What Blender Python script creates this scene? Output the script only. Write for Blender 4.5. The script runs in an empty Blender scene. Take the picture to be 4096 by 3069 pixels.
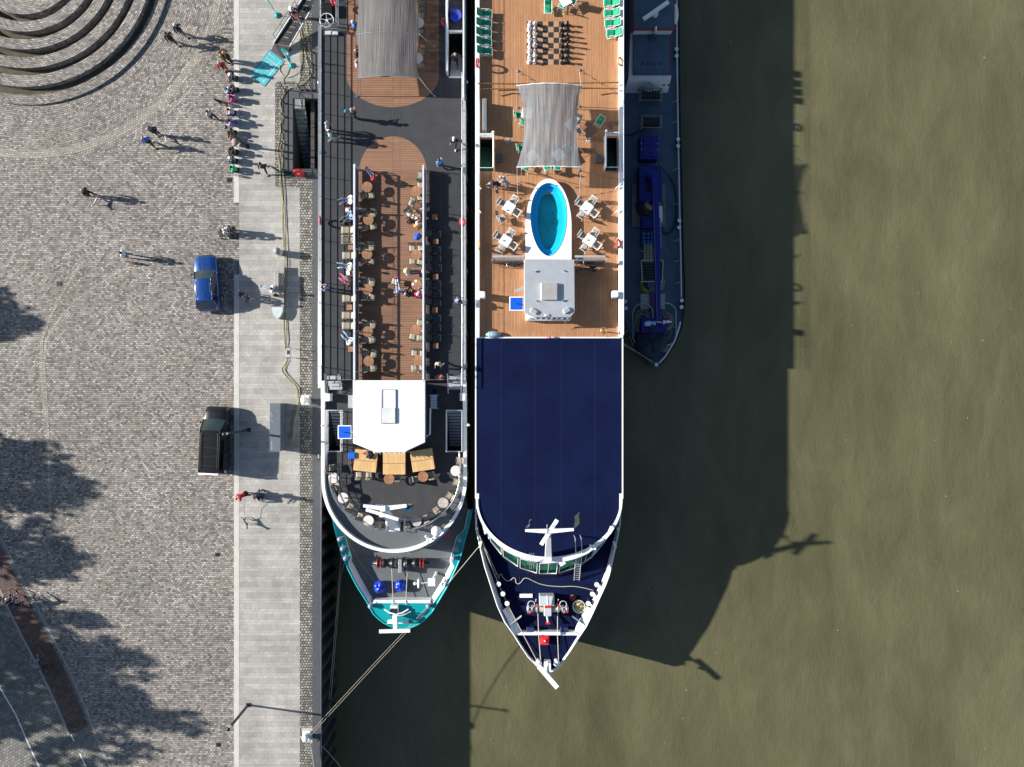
import bpy, math, random
from mathutils import Vector, Matrix, Quaternion
random.seed(7)
PI = math.pi
SC = bpy.context.scene
COL = SC.collection
# ---------------------------------------------------------------- survey of the place
# heights in metres above the quay (z = 0); plan positions are read off the aerial view and
# turned into metres at the real height of each thing
HC, FP, CX, CY = 57.0, 2844.4, 2048.0, 1534.5
Z_WATER, Z_ONE, Z_TERR, Z_TWO, Z_ROOF, Z_BARGE = -5.3, 1.4, 0.7, 1.6, 1.75, -4.2
SHEET = {'R1': (0, 0, .46356), 'R2': (800, 0, .27162), 'R3': (800, 400, .27162), 'R4': (800, 800, .27162),
         'R5': (1250, 0, .29572), 'R6': (1250, 480, .29572), 'R7': (1250, 950, .29572), 'R8': (1250, 1430, .29572),
         'S1': (1250, 1900, .40423), 'S2': (1880, 0, .28972), 'S3': (1880, 470, .28972), 'S4': (1880, 940, .28972),
         'S5': (1880, 1960, .28972), 'S6': (1880, 2300, .28972), 'S7': (2460, 0, .45262), 'S8': (2460, 740, .45262),
         'T1': (0, 700, .46356), 'T2': (0, 1400, .46356), 'T3': (0, 2100, .58414), 'T4': (900, 2300, .4642),
         'T7': (740, 980, .25351), 'T8': (740, 1550, .36199), 'U3': (2480, 1230, .15085), 'U8': (0, 2330, .23529), 'PX': (0, 0, 1)}
def Q(s, x, y):
    a = SHEET[s]
    return a[0] + x * a[2], a[1] + y * a[2]
def P(px, py, z=0.0):
    k = (HC - z) / FP
    return Vector(((px - CX) * k, -(py - CY) * k, z))
def W(s, x, y, z=0.0):
    return P(*Q(s, x, y), z)
def XY(s, pts, z=0.0):
    return [W(s, x, y, z).to_2d() for x, y in pts]
def px_x(px, z): return (px - CX) * (HC - z) / FP
def px_y(py, z): return -(py - CY) * (HC - z) / FP
# ---------------------------------------------------------------- materials
def nodes_of(name):
    m = bpy.data.materials.new(name); m.use_nodes = True
    nt = m.node_tree
    b = nt.nodes.get('Principled BSDF')
    return m, nt, b
def math_node(nt, op, a, b=None, clamp=False):
    n = nt.nodes.new('ShaderNodeMath'); n.operation = op; n.use_clamp = clamp
    for i, v in enumerate((a, b)):
        if v is None: continue
        if isinstance(v, (int, float)): n.inputs[i].default_value = v
        else: nt.links.new(v, n.inputs[i])
    return n.outputs[0]
def mix_node(nt, fac, a, b, mode='MIX'):
    n = nt.nodes.new('ShaderNodeMix'); n.data_type = 'RGBA'; n.blend_type = mode
    for i, v in ((0, fac), (6, a), (7, b)):
        if isinstance(v, (int, float)): n.inputs[i].default_value = v
        elif isinstance(v, tuple): n.inputs[i].default_value = (*v[:3], 1)
        else: nt.links.new(v, n.inputs[i])
    return n.outputs[2]
def noise(nt, vec, scale, detail=3, rough=.55):
    n = nt.nodes.new('ShaderNodeTexNoise'); n.inputs['Scale'].default_value = scale
    n.inputs['Detail'].default_value = detail; n.inputs['Roughness'].default_value = rough
    if vec is not None: nt.links.new(vec, n.inputs['Vector'])
    return n.outputs['Fac']
def ramp(nt, fac, stops):
    n = nt.nodes.new('ShaderNodeValToRGB'); e = n.color_ramp.elements
    while len(e) < len(stops): e.new(.5)
    for i, (p, c) in enumerate(stops):
        e[i].position = p; e[i].color = (*c, 1) if isinstance(c, tuple) else (c, c, c, 1)
    nt.links.new(fac, n.inputs[0]); return n.outputs[0]
def coord(nt, kind='Object'):
    return nt.nodes.new('ShaderNodeTexCoord').outputs[kind]
def add_bump(nt, b, h, strength=.3, dist=.02):
    n = nt.nodes.new('ShaderNodeBump'); n.inputs['Strength'].default_value = strength; n.inputs['Distance'].default_value = dist
    nt.links.new(h, n.inputs['Height']); nt.links.new(n.outputs[0], b.inputs['Normal'])
MATS = {}
def M(name, col, rough=.55, metal=0., var=.14, vs=2.5, bump=0., bs=60, coat=0., alpha=1., spec=.5):
    """a procedural paint / cloth / metal: base colour broken up by noise, roughness varied, optional fine bump"""
    if name in MATS: return MATS[name]
    m, nt, b = nodes_of(name)
    c = coord(nt)
    n1 = noise(nt, c, vs, 4); n2 = noise(nt, c, vs * 9, 2)
    f = math_node(nt, 'ADD', math_node(nt, 'MULTIPLY', n1, .7), math_node(nt, 'MULTIPLY', n2, .3))
    lo = tuple(x * (1 - var) for x in col); hi = tuple(min(x * (1 + var), .95) for x in col)
    nt.links.new(ramp(nt, f, [(.3, lo), (.7, hi)]), b.inputs['Base Color'])
    r = math_node(nt, 'ADD', math_node(nt, 'MULTIPLY', n2, .2), rough - .1)
    nt.links.new(r, b.inputs['Roughness'])
    b.inputs['Metallic'].default_value = metal; b.inputs['Coat Weight'].default_value = coat
    b.inputs['Coat Roughness'].default_value = .08; b.inputs['Alpha'].default_value = alpha
    b.inputs['Specular IOR Level'].default_value = spec
    if bump: add_bump(nt, b, noise(nt, c, bs, 3), bump, .01)
    MATS[name] = m; return m
def cobble_mat(name, bw, bh, cols, joint, moss=.6, warp=.03, mortar=.018, bumpy=.6):
    m, nt, b = nodes_of(name)
    uv = coord(nt, 'UV'); ob = coord(nt, 'Object')
    ns = nt.nodes.new('ShaderNodeTexNoise'); ns.inputs['Scale'].default_value = 1.1; ns.inputs['Detail'].default_value = 3
    nt.links.new(uv, ns.inputs['Vector'])
    vm = nt.nodes.new('ShaderNodeVectorMath'); vm.operation = 'MULTIPLY_ADD'
    vm.inputs[1].default_value = (warp * 4, warp * 4, 0); nt.links.new(ns.outputs['Color'], vm.inputs[0]); nt.links.new(uv, vm.inputs[2])
    br = nt.nodes.new('ShaderNodeTexBrick'); br.offset = .5
    for k, v in (('Scale', 1), ('Mortar Size', mortar), ('Mortar Smooth', .35), ('Bias', 0), ('Brick Width', bw), ('Row Height', bh)):
        br.inputs[k].default_value = v
    br.inputs['Color1'].default_value = (0, 0, 0, 1); br.inputs['Color2'].default_value = (1, 1, 1, 1); br.inputs['Mortar'].default_value = (.5, .5, .5, 1)
    nt.links.new(vm.outputs[0], br.inputs['Vector'])
    stone = ramp(nt, br.outputs['Color'], cols)
    patch = noise(nt, ob, .16, 5); fine = noise(nt, ob, 1.1, 4, .65)
    stone = mix_node(nt, 1., stone, ramp(nt, patch, [(.3, (.78, .79, .76)), (.7, (1.1, 1.08, 1.05))]), 'MULTIPLY')
    stone = mix_node(nt, 1., stone, ramp(nt, fine, [(.25, .82), (.75, 1.12)]), 'MULTIPLY')
    green = math_node(nt, 'MULTIPLY', ramp(nt, noise(nt, ob, .23, 6, .7), [(.52, 0.), (.68, 1.)]), moss)
    jc = mix_node(nt, green, joint, (.075, .085, .03))
    stone = mix_node(nt, math_node(nt, 'MULTIPLY', green, .22), stone, (.15, .155, .09))
    nt.links.new(mix_node(nt, br.outputs['Fac'], stone, jc), b.inputs['Base Color'])
    b.inputs['Roughness'].default_value = .82; b.inputs['Specular IOR Level'].default_value = .25
    h = math_node(nt, 'SUBTRACT', math_node(nt, 'ADD', math_node(nt, 'MULTIPLY', br.outputs['Color'], .25), 1), br.outputs['Fac'])
    add_bump(nt, b, h, bumpy, .02)
    return m
def slab_mat(name):
    """rows of wide slabs alternating with two courses of narrow ones, across the promenade"""
    m, nt, b = nodes_of(name)
    ob = coord(nt, 'Object')
    sx = nt.nodes.new('ShaderNodeSeparateXYZ'); nt.links.new(ob, sx.inputs[0])
    x, y = sx.outputs[0], sx.outputs[1]
    per = .86
    fr = math_node(nt, 'MULTIPLY', math_node(nt, 'FRACT', math_node(nt, 'DIVIDE', y, per)), per)
    row = math_node(nt, 'FLOOR', math_node(nt, 'DIVIDE', y, per))
    big = math_node(nt, 'LESS_THAN', fr, .44)
    def cells(wd, hh, base):
        ly = math_node(nt, 'SUBTRACT', fr, base)
        r = math_node(nt, 'FLOOR', math_node(nt, 'DIVIDE', ly, hh))
        idx = math_node(nt, 'ADD', math_node(nt, 'MULTIPLY', row, 3.37), r)
        xx = math_node(nt, 'DIVIDE', math_node(nt, 'ADD', x, math_node(nt, 'MULTIPLY', math_node(nt, 'FRACT', math_node(nt, 'MULTIPLY', idx, .5)), wd)), wd)
        fx = math_node(nt, 'MULTIPLY', math_node(nt, 'FRACT', xx), wd)
        fy = math_node(nt, 'MULTIPLY', math_node(nt, 'FRACT', math_node(nt, 'DIVIDE', ly, hh)), hh)
        j = math_node(nt, 'MAXIMUM', math_node(nt, 'LESS_THAN', fx, .014), math_node(nt, 'LESS_THAN', fy, .014))
        cv = nt.nodes.new('ShaderNodeCombineXYZ')
        nt.links.new(math_node(nt, 'FLOOR', xx), cv.inputs[0]); nt.links.new(idx, cv.inputs[1])
        wn = nt.nodes.new('ShaderNodeTexWhiteNoise'); nt.links.new(cv.outputs[0], wn.inputs['Vector'])
        return j, wn.outputs['Value']
    j1, v1 = cells(.62, .44, 0.); j2, v2 = cells(.40, .21, .44)
    c1 = ramp(nt, v1, [(0, (.345, .33, .308)), (1, (.405, .388, .362))]); c2 = ramp(nt, v2, [(0, (.395, .378, .352)), (1, (.47, .45, .418))])
    col = mix_node(nt, big, c2, c1)
    jo = math_node(nt, 'ADD', math_node(nt, 'MULTIPLY', big, j1), math_node(nt, 'MULTIPLY', math_node(nt, 'SUBTRACT', 1, big), j2))
    dirt = noise(nt, ob, .35, 6, .65); d2 = noise(nt, ob, 5, 4, .7)
    col = mix_node(nt, 1., col, ramp(nt, dirt, [(.3, .66), (.62, 1.05)]), 'MULTIPLY')
    col = mix_node(nt, 1., col, ramp(nt, d2, [(.3, .88), (.7, 1.06)]), 'MULTIPLY')
    spots = ramp(nt, noise(nt, ob, 2.3, 1), [(.74, 0.), (.77, 1.)])
    col = mix_node(nt, math_node(nt, 'MULTIPLY', spots, .25), col, (.12, .11, .1))
    nt.links.new(mix_node(nt, math_node(nt, 'MULTIPLY', jo, .75), col, (.17, .16, .15)), b.inputs['Base Color'])
    b.inputs['Roughness'].default_value = .8; b.inputs['Specular IOR Level'].default_value = .25
    add_bump(nt, b, math_node(nt, 'SUBTRACT', 1, jo), .3, .01)
    return m
def plank_mat(name, axis, pitch, line, cols, gap, rough=.6):
    m, nt, b = nodes_of(name)
    ob = coord(nt, 'Object')
    sx = nt.nodes.new('ShaderNodeSeparateXYZ'); nt.links.new(ob, sx.inputs[0])
    a, o = (sx.outputs[0], sx.outputs[1]) if axis == 0 else (sx.outputs[1], sx.outputs[0])
    k = math_node(nt, 'DIVIDE', a, pitch)
    fr = math_node(nt, 'FRACT', k)
    cv = nt.nodes.new('ShaderNodeCombineXYZ'); nt.links.new(math_node(nt, 'FLOOR', k), cv.inputs[0])
    nt.links.new(math_node(nt, 'FLOOR', math_node(nt, 'DIVIDE', o, 4.1)), cv.inputs[1])
    wn = nt.nodes.new('ShaderNodeTexWhiteNoise'); nt.links.new(cv.outputs[0], wn.inputs['Vector'])
    col = ramp(nt, wn.outputs['Value'], [(0, cols[0]), (1, cols[1])])
    g = nt.nodes.new('ShaderNodeMapping'); nt.links.new(ob, g.inputs[0])
    g.inputs['Scale'].default_value = (22, 1.5, 1) if axis == 0 else (1.5, 22, 1)
    col = mix_node(nt, 1., col, ramp(nt, noise(nt, g.outputs[0], 1, 4), [(.3, .86), (.7, 1.12)]), 'MULTIPLY')
    col = mix_node(nt, 1., col, ramp(nt, noise(nt, ob, .45, 5, .65), [(.3, .84), (.7, 1.1)]), 'MULTIPLY')
    j = math_node(nt, 'LESS_THAN', fr, line)
    nt.links.new(mix_node(nt, j, col, gap), b.inputs['Base Color'])
    b.inputs['Roughness'].default_value = rough
    add_bump(nt, b, math_node(nt, 'SUBTRACT', 1, j), .4, .008)
    MATS[name] = m; return m
def glass_mat(name, col, alpha):
    m, nt, b = nodes_of(name)
    b.inputs['Base Color'].default_value = (*col, 1); b.inputs['Roughness'].default_value = .05; b.inputs['Alpha'].default_value = alpha
    c = noise(nt, coord(nt), 3, 2)
    nt.links.new(math_node(nt, 'ADD', math_node(nt, 'MULTIPLY', c, .08), .03), b.inputs['Roughness'])
    MATS[name] = m; return m
def awning_mat(name, col, see):
    m, nt, b = nodes_of(name)
    out = nt.nodes['Material Output']
    ob = coord(nt)
    mp = nt.nodes.new('ShaderNodeMapping'); mp.inputs['Scale'].default_value = (9, .35, 1); nt.links.new(ob, mp.inputs[0])
    st = noise(nt, mp.outputs[0], 1, 4)
    c = mix_node(nt, 1., (*col,), ramp(nt, st, [(.3, .75), (.7, 1.2)]), 'MULTIPLY')
    d = nt.nodes.new('ShaderNodeBsdfDiffuse'); t = nt.nodes.new('ShaderNodeBsdfTranslucent'); tr = nt.nodes.new('ShaderNodeBsdfTransparent')
    nt.links.new(c, d.inputs[0]); nt.links.new(c, t.inputs[0])
    m1 = nt.nodes.new('ShaderNodeMixShader'); m1.inputs[0].default_value = .25
    nt.links.new(d.outputs[0], m1.inputs[1]); nt.links.new(t.outputs[0], m1.inputs[2])
    m2 = nt.nodes.new('ShaderNodeMixShader')
    nt.links.new(math_node(nt, 'MULTIPLY', ramp(nt, st, [(.3, 1.15), (.7, .75)]), see), m2.inputs[0])
    nt.links.new(m1.outputs[0], m2.inputs[1]); nt.links.new(tr.outputs[0], m2.inputs[2])
    nt.links.new(m2.outputs[0], out.inputs[0])
    bp = nt.nodes.new('ShaderNodeBump'); bp.inputs['Strength'].default_value = .8; bp.inputs['Distance'].default_value = .05
    nt.links.new(st, bp.inputs['Height']); nt.links.new(bp.outputs[0], d.inputs['Normal'])
    nt.nodes.remove(b); MATS[name] = m; return m
def water_mat():
    m, nt, b = nodes_of('turbid_river')
    ob = coord(nt)
    mp = nt.nodes.new('ShaderNodeMapping'); mp.inputs['Scale'].default_value = (1.0, .38, 1); mp.inputs['Rotation'].default_value = (0, 0, .12)
    nt.links.new(ob, mp.inputs[0])
    big = noise(nt, mp.outputs[0], .30, 7, .66); med = noise(nt, mp.outputs[0], .09, 4)
    for nd_ in nt.nodes:
        if nd_.type == 'TEX_NOISE': nd_.inputs['Distortion'].default_value = .35
    f = math_node(nt, 'ADD', math_node(nt, 'MULTIPLY', big, .6), math_node(nt, 'MULTIPLY', med, .4))
    col = ramp(nt, f, [(.32, (.072, .068, .035)), (.5, (.106, .0995, .053)), (.68, (.145, .135, .077))])
    wv = nt.nodes.new('ShaderNodeMapping'); wv.inputs['Scale'].default_value = (1.3, .55, 1); wv.inputs['Rotation'].default_value = (0, 0, -.35)
    nt.links.new(ob, wv.inputs[0])
    foam_glints = ramp(nt, noise(nt, wv.outputs[0], 3.0, 9, .72), [(.655, 0.), (.73, 1.)])  # foam streaks, also painting pale sky reflections on the ripples
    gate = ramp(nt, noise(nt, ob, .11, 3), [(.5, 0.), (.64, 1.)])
    nt.links.new(mix_node(nt, math_node(nt, 'MAXIMUM', math_node(nt, 'MULTIPLY', math_node(nt, 'MULTIPLY', foam_glints, gate), .5), ramp(nt, noise(nt, ob, 3.1, 2, .4), [(.79, 0.), (.81, .7)])), col, (.4, .41, .36)), b.inputs['Base Color'])  # sparse pale dots are sun glints painted into the base colour
    b.inputs['Roughness'].default_value = .12; b.inputs['IOR'].default_value = 1.33
    h = math_node(nt, 'ADD', noise(nt, wv.outputs[0], .9, 7, .66), math_node(nt, 'MULTIPLY', noise(nt, wv.outputs[0], 3.2, 4, .6), .5))
    add_bump(nt, b, h, .3, .13)
    return m
# ---------------------------------------------------------------- mesh builder
class MB:
    def __init__(s): s.v = []; s.f = []; s.m = []; s.sm = []
    def face(s, pts, mi=0, sm=False):
        i = len(s.v); s.v += [tuple(p) for p in pts]; s.f.append(tuple(range(i, i + len(pts)))); s.m.append(mi); s.sm.append(sm); return s
    def grid(s, rows, mi=0, sm=True, closed=False, mf=None):
        i = len(s.v); n = len(rows[0])
        for r in rows: s.v += [tuple(p) for p in r]
        for a in range(len(rows) - 1):
            for c in range(n if closed else n - 1):
                d = (c + 1) % n
                s.f.append((i + a * n + c, i + a * n + d, i + (a + 1) * n + d, i + (a + 1) * n + c))
                s.m.append(mf(a, c) if mf else mi); s.sm.append(sm)
        return s
    def flat(s, pts, z, mi=0):
        return s.face([(p[0], p[1], z) for p in pts], mi)
    def prism(s, pts, z0, z1, mi=0, mt=None, top=True, bottom=True, low=None):
        low = low or pts; n = len(pts)
        for k in range(n):
            a, b = low[k], low[(k + 1) % n]; c, d = pts[(k + 1) % n], pts[k]
            s.face([(a[0], a[1], z0), (b[0], b[1], z0), (c[0], c[1], z1), (d[0], d[1], z1)], mi)
        if top: s.flat(pts, z1, mi if mt is None else mt)
        if bottom: s.face([(p[0], p[1], z0) for p in reversed(low)], mi)
        return s
    def box(s, c, d, rz=0., mi=0, tilt=None):
        R = Matrix.Rotation(rz, 3, 'Z')
        if tilt: R = R @ Matrix.Rotation(tilt[0], 3, tilt[1])
        q = [Vector(c) + R @ Vector((sx * d[0] / 2, sy * d[1] / 2, sz * d[2] / 2)) for sz in (-1, 1) for sx, sy in ((-1, -1), (1, -1), (1, 1), (-1, 1))]
        for f in ((3, 2, 1, 0), (4, 5, 6, 7), (0, 1, 5, 4), (1, 2, 6, 5), (2, 3, 7, 6), (3, 0, 4, 7)):
            s.face([q[k] for k in f], mi)
        return s
    def cut(s): s.c = getattr(s, 'c', []) + [(len(s.v), len(s.f))]; return s
    def builds(s, name, mats, parent):
        cs = [(0, 0)] + [q for q in getattr(s, 'c', []) if q[1] < len(s.f)] + [(len(s.v), len(s.f))]
        for (v0, f0), (v1, f1) in zip(cs, cs[1:]):
            if f1 == f0: continue
            m = MB(); m.v = s.v[v0:v1]; m.f = [tuple(i - v0 for i in f) for f in s.f[f0:f1]]; m.m = s.m[f0:f1]; m.sm = s.sm[f0:f1]; m.build(name, mats, parent)
    def bbox(s, c, d, rz=0., mi=0, bv=.03):
        """box with chamfered vertical and top edges"""
        R = Matrix.Rotation(rz, 2); x, y = d[0] / 2, d[1] / 2
        def ring(o):
            p = [(-x + o, -y + o + bv), (-x + o + bv, -y + o), (x - o - bv, -y + o), (x - o, -y + o + bv), (x - o, y - o - bv), (x - o - bv, y - o), (-x + o + bv, y - o), (-x + o, y - o - bv)]
            return [R @ Vector(q) + Vector(c[:2]) for q in p]
        z0, z1 = c[2] - d[2] / 2, c[2] + d[2] / 2
        s.prism(ring(0), z0, z1 - bv, mi, top=False)
        a, b = ring(0), ring(bv)
        for k in range(8):
            l = (k + 1) % 8
            s.face([(*a[k], z1 - bv), (*a[l], z1 - bv), (*b[l], z1), (*b[k], z1)], mi)
        return s.flat(b, z1, mi)
    def tube(s, pts, r, n=6, mi=0, closed=False, caps=True):
        pts = [Vector(p) for p in pts]; m = len(pts); rows = []
        up = None
        for k in range(m):
            a = pts[(k - 1) % m] if (closed or k) else pts[0]; b = pts[(k + 1) % m] if (closed or k < m - 1) else pts[-1]
            t = (b - a)
            t = t.normalized() if t.length > 1e-9 else Vector((0, 0, 1))
            if up is None: up = t.orthogonal().normalized()
            up = (up - t * up.dot(t)); up = up.normalized() if up.length > 1e-6 else t.orthogonal().normalized()
            sd = t.cross(up); rr = r[k] if isinstance(r, (list, tuple)) else r
            rows.append([pts[k] + (up * math.cos(2 * PI * j / n) + sd * math.sin(2 * PI * j / n)) * rr for j in range(n)])
        if closed: rows.append(rows[0])
        s.grid(rows, mi, True, True)
        if caps and not closed:
            s.face(list(reversed(rows[0])), mi); s.face(rows[-1], mi)
        return s
    def lathe(s, prof, c=(0, 0, 0), n=16, mi=0, sm=True, a0=0., a1=2 * PI, sx=1., sy=1.):
        full = abs(a1 - a0 - 2 * PI) < 1e-6; k = n if full else n + 1
        rows = [[(c[0] + r * sx * math.cos(a0 + (a1 - a0) * j / n), c[1] + r * sy * math.sin(a0 + (a1 - a0) * j / n), c[2] + z) for j in range(k)] for r, z in prof]
        return s.grid(rows, mi, sm, full)
    def cyl(s, c, r, h, n=16, mi=0, r2=None):
        r2 = r if r2 is None else r2
        s.lathe([(r, 0), (r2, h)], c, n, mi)
        s.face([(c[0] + r2 * math.cos(2 * PI * j / n), c[1] + r2 * math.sin(2 * PI * j / n), c[2] + h) for j in range(n)], mi)
        s.face([(c[0] + r * math.cos(-2 * PI * j / n), c[1] + r * math.sin(-2 * PI * j / n), c[2]) for j in range(n)], mi)
        return s
    def ball(s, c, r, n=12, mi=0, lo=-PI / 2, hi=PI / 2):
        r = (r, r, r) if isinstance(r, (int, float)) else r; m = max(4, n // 2)
        rows = [[(c[0] + r[0] * math.cos(t) * math.cos(2 * PI * j / n), c[1] + r[1] * math.cos(t) * math.sin(2 * PI * j / n), c[2] + r[2] * math.sin(t)) for j in range(n)]
                for t in [lo + (hi - lo) * i / m for i in range(m + 1)]]
        return s.grid(rows, mi, True, True)
    def ring(s, c, R, r, n=20, k=6, mi=0, axis='Z', sx=1., sy=1.):
        pts = []
        for j in range(n):
            a = 2 * PI * j / n; u, v = R * sx * math.cos(a), R * sy * math.sin(a)
            pts.append(Vector(c) + {'Z': Vector((u, v, 0)), 'X': Vector((0, u, v)), 'Y': Vector((u, 0, v))}[axis])
        return s.tube(pts, r, k, mi, closed=True)
    def move(s, i0, mat):
        s.v[i0:] = [tuple(mat @ Vector(p)) for p in s.v[i0:]]; return s
    def mesh(s, name, mats=(), org=(0, 0, 0), uvf=None):
        me = bpy.data.meshes.new(name)
        o = Vector(org)
        me.from_pydata([tuple(Vector(p) - o) for p in s.v], [], s.f)
        for m in (mats if isinstance(mats, (list, tuple)) else [mats]): me.materials.append(m)
        me.polygons.foreach_set('material_index', s.m); me.polygons.foreach_set('use_smooth', s.sm)
        if uvf:
            uv = me.uv_layers.new(name='map')
            for l in me.loops: uv.data[l.index].uv = uvf(s.v[l.vertex_index])
        me.validate(); me.update()
        return me
    def build(s, name, mats, parent=None, org=None, uvf=None, loc=None):
        if org is None: org = ORG.get(parent.name, (0, 0, 0)) if parent is not None else (0, 0, 0)
        ob = bpy.data.objects.new(name, s.mesh(name, mats, org, uvf)); COL.objects.link(ob)
        if parent is not None:
            ob.parent = parent
            if parent.name in ORG: ORG[ob.name] = ORG[parent.name]
        else: ob.location = org
        if loc: ob.location = loc
        return ob
ORG = {}
def tag(o, label=None, cat=None, group=None, kind=None):
    for k, v in (('label', label), ('category', cat), ('group', group), ('kind', kind)):
        if v: o[k] = v
    if label:
        n = len(label.split())
        if not 4 <= n <= 16: print('LABEL LENGTH', n, o.name, label)
    return o
def thing(name, label, cat, loc=(0, 0, 0), rz=0., group=None, world=False):
    """an Empty at the thing's base; world=True: its parts are given in world metres"""
    o = bpy.data.objects.new(name, None); COL.objects.link(o)
    o.location = loc; o.rotation_euler = (0, 0, rz); o.empty_display_size = .3
    if world: ORG[o.name] = tuple(loc)
    return tag(o, label, cat, group)
def clone(o, label=None, loc=None, rz=None, parent=None):
    c = o.copy(); COL.objects.link(c)
    if parent is not None: c.parent = parent
    if label: tag(c, label)
    if loc is not None: c.location = loc
    if rz is not None: c.rotation_euler = (0, 0, rz)
    for ch in [x for x in o.children]: clone(ch, parent=c)
    return c
def head(deg): return -math.radians(deg)      # compass heading in the picture (0 up, 90 right) -> rotation about z
def recolour(root, part, mat):
    for ch in root.children:
        if ch.name.split('.')[0] == part:
            ch.material_slots[0].link = 'OBJECT'; ch.material_slots[0].material = mat
NTH = 'first second third fourth fifth sixth seventh eighth ninth tenth eleventh twelfth thirteenth fourteenth fifteenth sixteenth'.split()
def text_mesh(txt, size):
    c = bpy.data.curves.new('lettering', 'FONT'); c.body = txt; c.size = size; c.align_x = 'CENTER'; c.align_y = 'CENTER'; c.extrude = .003
    o = bpy.data.objects.new('lettering', c); COL.objects.link(o)
    me = bpy.data.meshes.new_from_object(o.evaluated_get(bpy.context.evaluated_depsgraph_get()))
    bpy.data.objects.remove(o); return me
def lettering(txt, size, mat, mx, parent, name='lettering'):
    me = text_mesh(txt, size); me.transform(mx); me.materials.clear(); me.materials.append(mat)
    ob = bpy.data.objects.new(name, me); COL.objects.link(ob); ob.parent = parent
    if parent.name in ORG: me.transform(Matrix.Translation(-Vector(ORG[parent.name]))); ORG[ob.name] = ORG[parent.name]
    return ob
# ---------------------------------------------------------------- palette
white = M('white_paint', (.80, .81, .82), .4, var=.04)
offwhite = M('weathered_white_paint', (.72, .73, .73), .45, var=.08)
steel = M('stainless_steel', (.62, .63, .65), .3, .9, var=.06)
alu = M('brushed_aluminium', (.62, .64, .66), .38, .55, var=.10, vs=1.3)
black = M('black_paint', (.016, .017, .019), .45)
rubber = M('dark_rubber', (.02, .02, .022), .8)
dgrey = M('dark_grey_carpet', (.052, .053, .058), .9, var=.16, vs=1.2, bump=.3, bs=120, spec=.2)
mgrey = M('grey_deck_paint', (.108, .122, .132), .7, var=.14, vs=.9, bump=.15, spec=.3)
navy = M('navy_deck_paint', (.0044, .009, .039), .9, var=.3, vs=.38, bump=.2, bs=90, spec=.07)
navyhull = M('navy_hull_paint', (.008, .011, .05), .35)
teal = M('teal_paint', (.0, .28, .30), .4, var=.06)
tealhull = M('deep_teal_hull', (.003, .085, .095), .4)
tealcloth = M('teal_flag_cloth', (.0, .42, .50), .8, var=.06)
grey = M('mid_grey_paint', (.25, .26, .27), .55)
lgrey = M('light_grey_paint', (.46, .49, .52), .5, var=.08)
red = M('red_paint', (.55, .015, .02), .45, var=.08)
orange = M('orange_plastic', (.75, .12, .02), .5, var=.08)
paleorange = M('faded_orange_plastic', (.78, .36, .14), .5, var=.08)
blue = M('bright_blue_paint', (.0, .10, .62), .45, var=.06)
tarpblue = M('blue_tarpaulin', (.004, .035, .42), .3, var=.3, vs=6, bump=1., bs=7)
craneblue = M('deep_blue_machine_paint', (.010, .017, .17), .5, spec=.3)
rope = M('pale_rope', (.46, .42, .33), .85, bump=.6, bs=80)
hose = M('yellow_green_hose', (.36, .32, .13), .6, var=.5, vs=2.2)
hose2 = M('pale_cable', (.50, .46, .36), .6, var=.3, vs=1.2)
tealwood = None
# ================================================================ SETTING
ZP = -.12                                   # the plaza lies a kerb below the promenade
stones = [(0, (.135, .125, .12)), (.22, (.225, .208, .198)), (.48, (.30, .278, .262)), (.64, (.345, .285, .262)), (.8, (.375, .352, .33)), (.94, (.45, .425, .395)), (1, (.53, .505, .475))]
cobble = cobble_mat('granite_setts', .225, .16, stones, (.092, .083, .076), .42, .045)
cobble_pale = cobble_mat('pale_granite_setts', .21, .17, [(0, (.29, .265, .24)), (.5, (.38, .35, .315)), (1, (.48, .45, .415))], (.13, .11, .09), .3, .05)
cobble_quay = cobble_mat('quay_setts', .22, .21, [(0, (.14, .135, .125)), (.5, (.26, .25, .23)), (1, (.40, .38, .35))], (.035, .032, .028), .9, .05, .03)
paver = cobble_mat('road_pavers', .30, .22, [(0, (.15, .15, .145)), (.6, (.21, .205, .195)), (1, (.26, .25, .24))], (.06, .058, .052), .4, .015)
redpaver = cobble_mat('red_cycle_pavers', .30, .22, [(0, (.10, .066, .062)), (.6, (.135, .09, .085)), (1, (.165, .11, .104))], (.05, .03, .028), .2, .015)
slabs = slab_mat('pale_concrete_slabs')
kerbstone = M('pale_kerb_stone', (.50, .48, .45), .8, var=.14, vs=1.5, bump=.2)
coping_m = M('dark_slate_coping', (.060, .063, .072), .7, var=.18, vs=2, bump=.15)
silt = M('dry_moss_and_silt', (.075, .062, .038), .95, var=.45, vs=1.2, bump=.8, bs=12)
pile_m = M('rusty_sheet_pile', (.035, .033, .035), .75, var=.4, vs=1.4, bump=.4)
roadpaint = M('white_road_paint', (.62, .63, .62), .7, var=.2, vs=4)
uvflat = lambda v: (v[0], v[1])
def struct(name, mb, mat, uvf=None):
    o = mb.build(name, mat, uvf=uvf); tag(o, kind='structure'); return o
XK = P(947, 0).x
def prect(mb, x0, y0, x1, y1, z=0., mi=0):
    a, b = P(x0, y0), P(x1, y1)
    return mb.face([(a.x, b.y, z), (b.x, b.y, z), (b.x, a.y, z), (a.x, a.y, z)], mi)
FAR0, FAR1 = -12000, 15000                  # rows far beyond the picture
g = MB(); g.face([(-420, -420, ZP), (P(957, 0).x, -420, ZP), (P(957, 0).x, 420, ZP), (-420, 420, ZP)])
struct('plaza_ground', g, cobble, lambda v: (v[0] * .985 + v[1] * .02, v[1]))
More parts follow.
